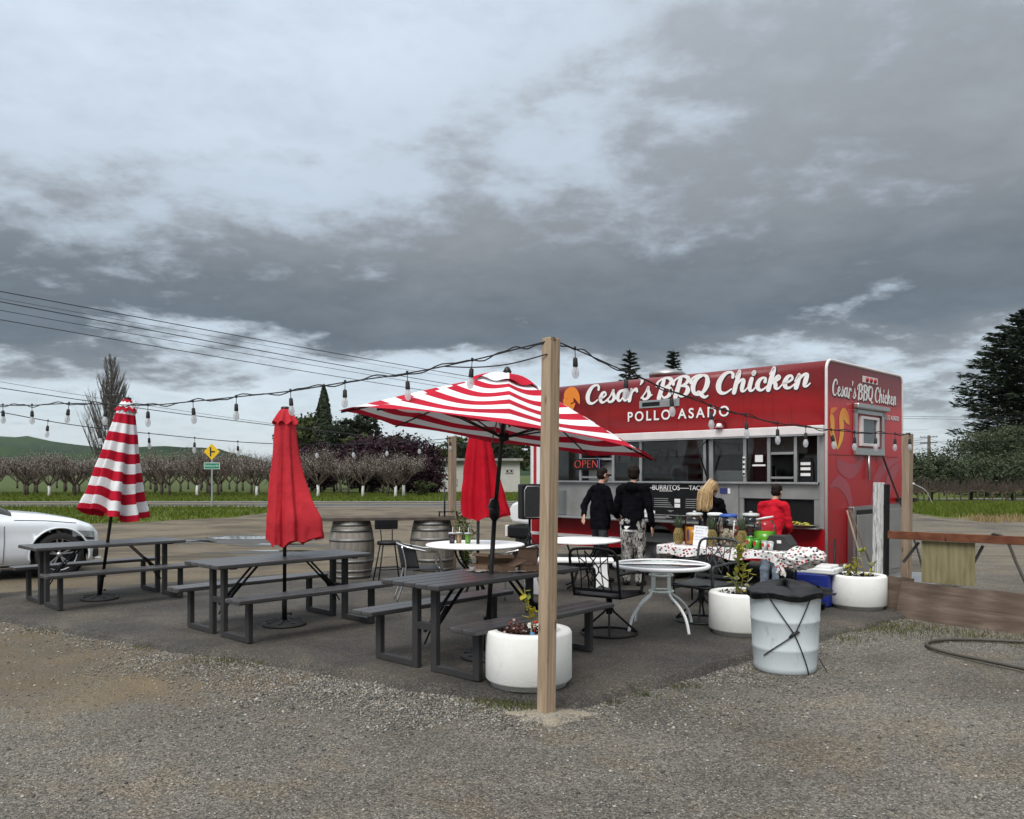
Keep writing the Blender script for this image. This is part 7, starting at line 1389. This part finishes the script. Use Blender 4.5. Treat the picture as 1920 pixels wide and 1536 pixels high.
# ================================================================ people
def remesh(b, vox, smooth=5, cut=()):
    me = bpy.data.meshes.new('tmp'); me.from_pydata(b.v, [], b.f); o = bpy.data.objects.new('tmp', me); m = o.modifiers.new('r', 'REMESH'); m.mode = 'VOXEL'; m.voxel_size = vox; m.use_smooth_shade = True
    if smooth: s = o.modifiers.new('s', 'SMOOTH'); s.factor = .5; s.iterations = smooth
    out = baked(o); bpy.data.objects.remove(o); bpy.data.meshes.remove(me)
    if cut:
        bm = bmesh.new(); bm.from_mesh(out)
        for co, no in cut: bmesh.ops.bisect_plane(bm, geom=bm.verts[:] + bm.edges[:] + bm.faces[:], plane_co=co, plane_no=no, clear_outer=True)
        bm.to_mesh(out); bm.free()
    return out
def wrinkle(me, amp, sc, seed, stretch=(1, 1, 1)):
    n = len(me.vertices); co = np.empty(n * 3, np.float32); no = np.empty(n * 3, np.float32); me.vertices.foreach_get('co', co); me.vertices.foreach_get('normal', no); co = co.reshape(-1, 3); no = no.reshape(-1, 3)
    k = np.array([mnoise.noise((x * sc * stretch[0] + seed, y * sc * stretch[1], z * sc * stretch[2])) + .5 * mnoise.noise((x * sc * 2.3, y * sc * 2.3 + seed, z * sc * 2.3 * stretch[2])) for x, y, z in co.tolist()], np.float32)
    me.vertices.foreach_set('co', (co + no * (amp * k)[:, None]).reshape(-1)); me.update()
def limb(b, p, q, r0, r1, n=None):
    p = Vector(p); q = Vector(q); L = (q - p).length; n = n or max(3, int(L / (min(r0, r1) * .45)))
    for i in range(n + 1): s = i / n; b.ball(p.lerp(q, s), r0 + (r1 - r0) * s, 10, 7)
def hand(b, w_, d, up, side, curl=.6, s=1.0):
    """palm and five fingers; w_ wrist, d pointing direction, up = back of the hand, side = thumb side"""
    w_ = Vector(w_); d = Vector(d).normalized(); up = Vector(up); up = (up - d * up.dot(d)).normalized(); sd_ = d.cross(up) * side
    for i in range(5):
        for k in range(4): b.ball(w_ + d * (.015 + .018 * i) * s + sd_ * ((k - 1.5) * .018) * s, (.016 * s), 8, 6)
    for k, L in enumerate((.070, .078, .073, .058)):
        p = w_ + d * .092 * s + sd_ * ((1.5 - k) * .020) * s; dd = d.copy()
        for j in range(3): q = p + dd * L * s / 3; limb(b, p, q, .0092 * s, .0086 * s, 4); p = q; dd = (dd - up * curl * .55).normalized()
    p = w_ + d * .03 * s + sd_ * .034 * s; q = p + (d * .6 + sd_ * .7).normalized() * .04 * s; limb(b, p, q, .012 * s, .011 * s, 4); limb(b, q, q + (d * .9 + sd_ * .2 - up * .3).normalized() * .035 * s, .0105 * s, .009 * s, 4)
M_skin = mat('skin', (.50, .29, .205), .5, var=.08, scale=8); M_skin2 = mat('skin_tan', (.40, .225, .15), .5, var=.08, scale=8); M_hairb = mat('hair_dark', (.014, .009, .007), .6, spec=.1, var=.4, scale=60, bump=.6, bscale=120, stretch=(1, 1, .3)); M_blk = mat('fabric_black', (.0045, .0045, .006), .95, spec=.04, var=.2, scale=20, bump=.15, bscale=200); M_gpant = mat('trousers_grey', (.045, .045, .048), .9, spec=.1, var=.2, scale=15); M_jean = mat('jeans_blue', (.22, .27, .33), .9, spec=.1, var=.2, scale=12); M_rsh = mat('shirt_red', (.46, .010, .022), .85, spec=.1, var=.08, scale=8); M_shoe = mat('shoe_dark', (.02, .018, .017), .6); M_shoel = mat('shoe_pale', (.35, .28, .25), .7)
def camo():
    m, t, b, out = new_mat('printed_trousers'); c = nd(t, 'ShaderNodeTexCoord').outputs['Object']; v = nd(t, 'ShaderNodeMapping', {0: c, 2: (0, R(35), R(20)), 3: (1, 1, .38)}).outputs[0]; n = noi(t, v, 17, 4, .65, 1.5)
    t.links.new(ramp(t, n, [(.36, (.008, .008, .008)), (.46, (.04, .035, .03)), (.50, (.50, .48, .45)), (.57, (.30, .28, .26)), (.62, (.03, .03, .025)), (.70, (.008, .008, .008))]), b.inputs['Base Color']); b.inputs['Roughness'].default_value = .9; return m
M_camo = camo()
HAIRSTR = [mat('hair_blonde', (.42, .28, .13), .45, var=.2, scale=30), mat('hair_honey', (.28, .17, .075), .45, var=.2, scale=30), mat('hair_light', (.56, .42, .24), .45, var=.2, scale=30)]
def person(label, loc, rz, H=1.75, bend=0.0, head=(0, 0), arms=None, shirt=M_blk, hem=.86, pants=M_gpant, skin=M_skin, hair='short', fat=1.0, sleeve=1.0, pw=1.0, shoe=M_shoe, neckhood=False, undershirt=False, sh_off=0):
    """local frame: +y the way the person faces, x to their right; joints for a 1.75 m body, bent forward at the waist by 'bend'"""
    t = thing('person', label, 'person', loc, rz, 'people at the truck'); t.scale = (H / 1.75,) * 3
    B = lambda p: (Matrix.Translation((0, 0, .98)) @ Matrix.Rotation(-bend, 4, 'X') @ Matrix.Translation((0, 0, -.98))) @ Vector(p) if p[2] > .98 else Vector(p)
    sh_, el, wr = {}, {}, {}; arms = arms or {}
    for s in (-1, 1):
        sh_[s] = B((s * .185 * (fat ** .5), -.01, 1.435)); a = arms.get(s); el[s] = B(a[0]) if a else B((s * .255 * fat ** .6, -.035, 1.135)); wr[s] = B(a[1]) if a else B((s * .268 * fat ** .6, .05, .885))
    neck0, neck1 = B((0, -.01, 1.45)), B((0, .015, 1.56)); Mh = Matrix.Translation(B((0, .035, 1.655))) @ Matrix.Rotation(head[0], 4, 'Z') @ Matrix.Rotation(head[1], 4, 'X')
    b = MB(); F = fat
    for c_, r_ in (((0, 0, 1.34), (.140, .085, .12)), ((0, 0, 1.24), (.130 * F, .082 * F, .14)), ((0, .0, 1.10), (.130 * F, .088 * F, .13)), ((0, -.005, .97), (.145, .10, .10))): b.ball(B(c_), r_, 16, 12)
    limb(b, neck0, neck1, .056, .052)
    b.ball((0, 0, .025), (.073, .093, .092), 16, 12, M=Mh); b.ball((0, .03, -.045), (.054, .062, .06), 14, 10, M=Mh); b.ball((0, .075, -.088), (.022, .018, .018), 8, 6, M=Mh); b.ball((0, .103, -.02), (.013, .018, .022), 8, 6, M=Mh); b.ball((0, .098, .0), (.009, .012, .022), 8, 6, M=Mh); b.ball((0, .086, -.055), (.024, .010, .007), 8, 6, M=Mh); b.ball((0, .080, .030), (.05, .014, .012), 10, 6, M=Mh)
    for s in (-1, 1): b.ball((s * .076, -.005, -.005), (.010, .018, .030), 8, 6, M=Mh)
    for s in (-1, 1):
        limb(b, sh_[s], el[s], .050, .040); limb(b, el[s], wr[s], .040, .027); d = (wr[s] - el[s]).normalized(); a = arms.get(s); up = Vector(a[2]) if a and len(a) > 2 else Vector((s, 0, .1)); hand(b, wr[s], d, up, a[3] if a and len(a) > 3 else -s * 1, .5)
        hip = Vector((s * .088, 0, .93)); kn = Vector((s * .10, .02, .50)); an = Vector((s * .105, -.02, .09)); limb(b, hip, kn, .080, .052); limb(b, kn, an, .052, .036); limb(b, an + Vector((0, -.02, -.04)), an + Vector((s * .02, .15, -.055)), .036, .028)
    me = remesh(b, .0085, 3); me.materials.append(skin); put('body', me, t)
    # shirt
    def torso(b, grow, z_lo):
        zs = [.78, .90, 1.0, 1.10, 1.20, 1.30, 1.38, 1.44]; rx = [.176 * F ** .5, .178 * F ** .6, .166 * F, .160 * F, .164 * F ** .8, .174 * F ** .5, .168, .11]; ry = [.128, .132 * F ** .7, .124 * F, .120 * F, .120 * F ** .8, .118, .108, .085]
        z = max(z_lo - .06, .78)
        while z < 1.44: b.ball(B((0, .004, z)), (float(np.interp(z, zs, rx)) + grow, float(np.interp(z, zs, ry)) + grow, .055), 18, 10); z += .03
    b = MB(); torso(b, 0, hem)
    limb(b, neck0 + Vector((0, 0, -.03)), neck0.lerp(neck1, .35), .10, .072)
    for s in (-1, 1):
        limb(b, neck0.lerp(sh_[s], .3), sh_[s], .075, .072); limb(b, sh_[s], el[s], .070, .060)
        if sleeve > .5: limb(b, el[s], el[s].lerp(wr[s], .93), .059, .046)
    if neckhood: b.ball(B((0, -.10, 1.47)), (.11, .07, .075), 14, 10)
    me = remesh(b, .012, 6, [((0, 0, hem), (0, 0, -1))]); wrinkle(me, .017, 8, len(label), (1, 1, 1.3)); me.materials.append(shirt); put('shirt', me, t)
    if undershirt: b = MB(); torso(b, -.006, hem - .05); me = remesh(b, .012, 4, [((0, 0, hem - .03), (0, 0, -1)), ((0, 0, hem + .05), (0, 0, 1))]); me.materials.append(M_let); put('undershirt', me, t)
    b = MB(); b.ball((0, -.005, .95), (.170, .125, .125), 16, 12)
    for s in (-1, 1):
        hip = Vector((s * .088, 0, .92)); kn = Vector((s * .10, .02, .50)); an = Vector((s * .105, -.02, .09)); limb(b, hip, kn, .094 * pw, .074 * pw); limb(b, kn, an, .074 * pw, .064 * pw)
    me = remesh(b, .012, 5, [((0, 0, .06), (0, 0, -1))]); wrinkle(me, .014, 8, len(label) + 3, (1, 1, 1.2)); me.materials.append(pants); put('trousers', me, t)
    for s in (-1, 1):
        b = MB(); an = Vector((s * .105, -.02, .07)); limb(b, an + Vector((0, -.035, -.022)), an + Vector((s * .025, .17, -.035)), .045, .034); b.ball(an + Vector((0, 0, .01)), .047); me = remesh(b, .012, 4, [((0, 0, .001), (0, 0, -1))]); me.materials.append(shoe); put('shoe', me, t)
    if hair in ('short', 'messy', 'fade', 'cap'):
        b = MB(); k = {'short': 0, 'messy': .010, 'fade': -.002, 'cap': .004}[hair]; b.ball((0, -.012, .045), (.079 + k, .094 + k, .084 + k), 20, 14, M=Mh); b.ball((0, -.03, .0), (.074 + k, .078 + k, .075), 18, 12, M=Mh)
        if hair == 'messy':
            r_ = random.Random(3)
            for i in range(60): a = r_.uniform(0, 6.28); q = r_.uniform(.1, 1.3); b.ball((.082 * math.sin(q) * math.cos(a), -.015 + .095 * math.sin(q) * math.sin(a), .045 + .085 * math.cos(q)), r_.uniform(.014, .022), 6, 5, M=Mh)
        me = remesh(b, .009, 2, [(Mh @ Vector((0, .055, .03)), (Mh.to_3x3() @ Vector((0, 1, -.45))))]); wrinkle(me, .006, 60, 2); me.materials.append(M_hairb); put('hair', me, t)
    if hair == 'long':
        hb = [MB(), MB(), MB()]; r_ = random.Random(4); b0 = MB(); b0.ball((0, -.012, .035), (.080, .096, .086), 20, 14, M=Mh); me = remesh(b0, .010, 2, [(Mh @ Vector((0, .05, .02)), (Mh.to_3x3() @ Vector((0, 1, -.35))))]); me.materials.append(HAIRSTR[1]); ho = put('hair', me, t)
        for i in range(420):
            a = r_.uniform(-2.0, 2.0); p = Mh @ Vector((.083 * math.sin(a), -.012 - .097 * math.cos(a), .10 - .055 * abs(a) ** 1.2 + r_.uniform(-.03, .03))); x1 = .105 * math.sin(a * .8) + r_.gauss(0, .012); yb = -.14 - .03 * math.cos(a) + r_.gauss(0, .01); L = r_.uniform(.22, .40); q = [p, B((x1 * .95, yb + .005, 1.60)), B((x1 * 1.05, yb - .01, 1.47)), B((x1 * 1.0 + r_.gauss(0, .012), yb - .012 + r_.gauss(0, .006), 1.66 - L))]
            hb[r_.choices((0, 1, 2), (5, 3, 3))[0]].tube(crom(q, 4), [.006] * 11 + [.004, .001], 4, cap=False)
        for k in range(3): o = hb[k].build('hair_strands', HAIRSTR[k], ho); o['kind'] = 'stuff'
    return t, Mh
pa, Mh = person('person in a black long sleeved shirt and grey trousers with one hand behind the back', (1.33, 12.42, .002), R(24 - 90), 1.70, .03, (R(2), R(-4)), {-1: ((-.27, -.13, 1.17), (-.13, -.215, 1.02), (0, -1, .1), 1), 1: ((.28, .03, 1.14), (.20, .20, 1.02))}, M_blk, .82, M_gpant, M_skin, 'fade', 1.22)
gl_ = MB(); gl_.bar(Mh @ Vector((-.07, .105, .008)), Mh @ Vector((.07, .105, .008)), .012, .032)
for s in (-1, 1): gl_.bar(Mh @ Vector((s * .075, .10, .012)), Mh @ Vector((s * .082, -.01, .012)), .004, .010)
gl_.build('sunglasses', M_black, pa)
person('person in a black hooded top and black and white patterned trousers', (1.77, 12.0, .002), R(62 - 90), 1.71, .02, (R(6), R(5)), {-1: ((-.27, .05, 1.15), (-.15, .20, 1.02)), 1: ((.27, -.02, 1.13), (.285, .03, .88))}, M_blk, .84, M_camo, M_skin, 'messy', 1.12, 1.0, 1.25, neckhood=True, undershirt=True)
person('person with long blonde hair and a black top at the serving counter', (2.62, 11.0, .002), R(40 - 90), 1.53, .16, (R(8), R(-14)), {-1: ((-.22, .12, 1.18), (-.10, .32, 1.10)), 1: ((.22, .12, 1.18), (.10, .32, 1.10))}, M_blk, .88, M_gpant, M_skin, 'long', .98, shoe=M_shoel)
person('person in a red shirt and pale jeans leaning to the counter', (3.34, 10.62, .002), R(38 - 90), 1.49, .22, (R(4), R(-6)), {-1: ((-.26, .06, 1.17), (-.20, .28, 1.18)), 1: ((.24, .10, 1.16), (.12, .30, 1.10))}, M_rsh, .88, M_jean, M_skin2, 'short', 1.12, 0.9)
# ================================================================ thin haze
hm = bpy.data.materials.new('haze_air'); hm.use_nodes = True; t = hm.node_tree; t.nodes.clear()
pv = nd(t, 'ShaderNodeVolumePrincipled', {'Color': (.80, .87, .93, 1), 'Density': .00005, 'Anisotropy': .2}); t.links.new(pv.outputs[0], nd(t, 'ShaderNodeOutputMaterial').inputs[1])
b = MB(); b.box((0, 1660, 120), (7000, 3560, 246)); o = b.build('haze', hm); o['kind'] = 'stuff'; o['label'] = 'thin pale haze in the air'
bpy.data.scenes.remove(TMP)
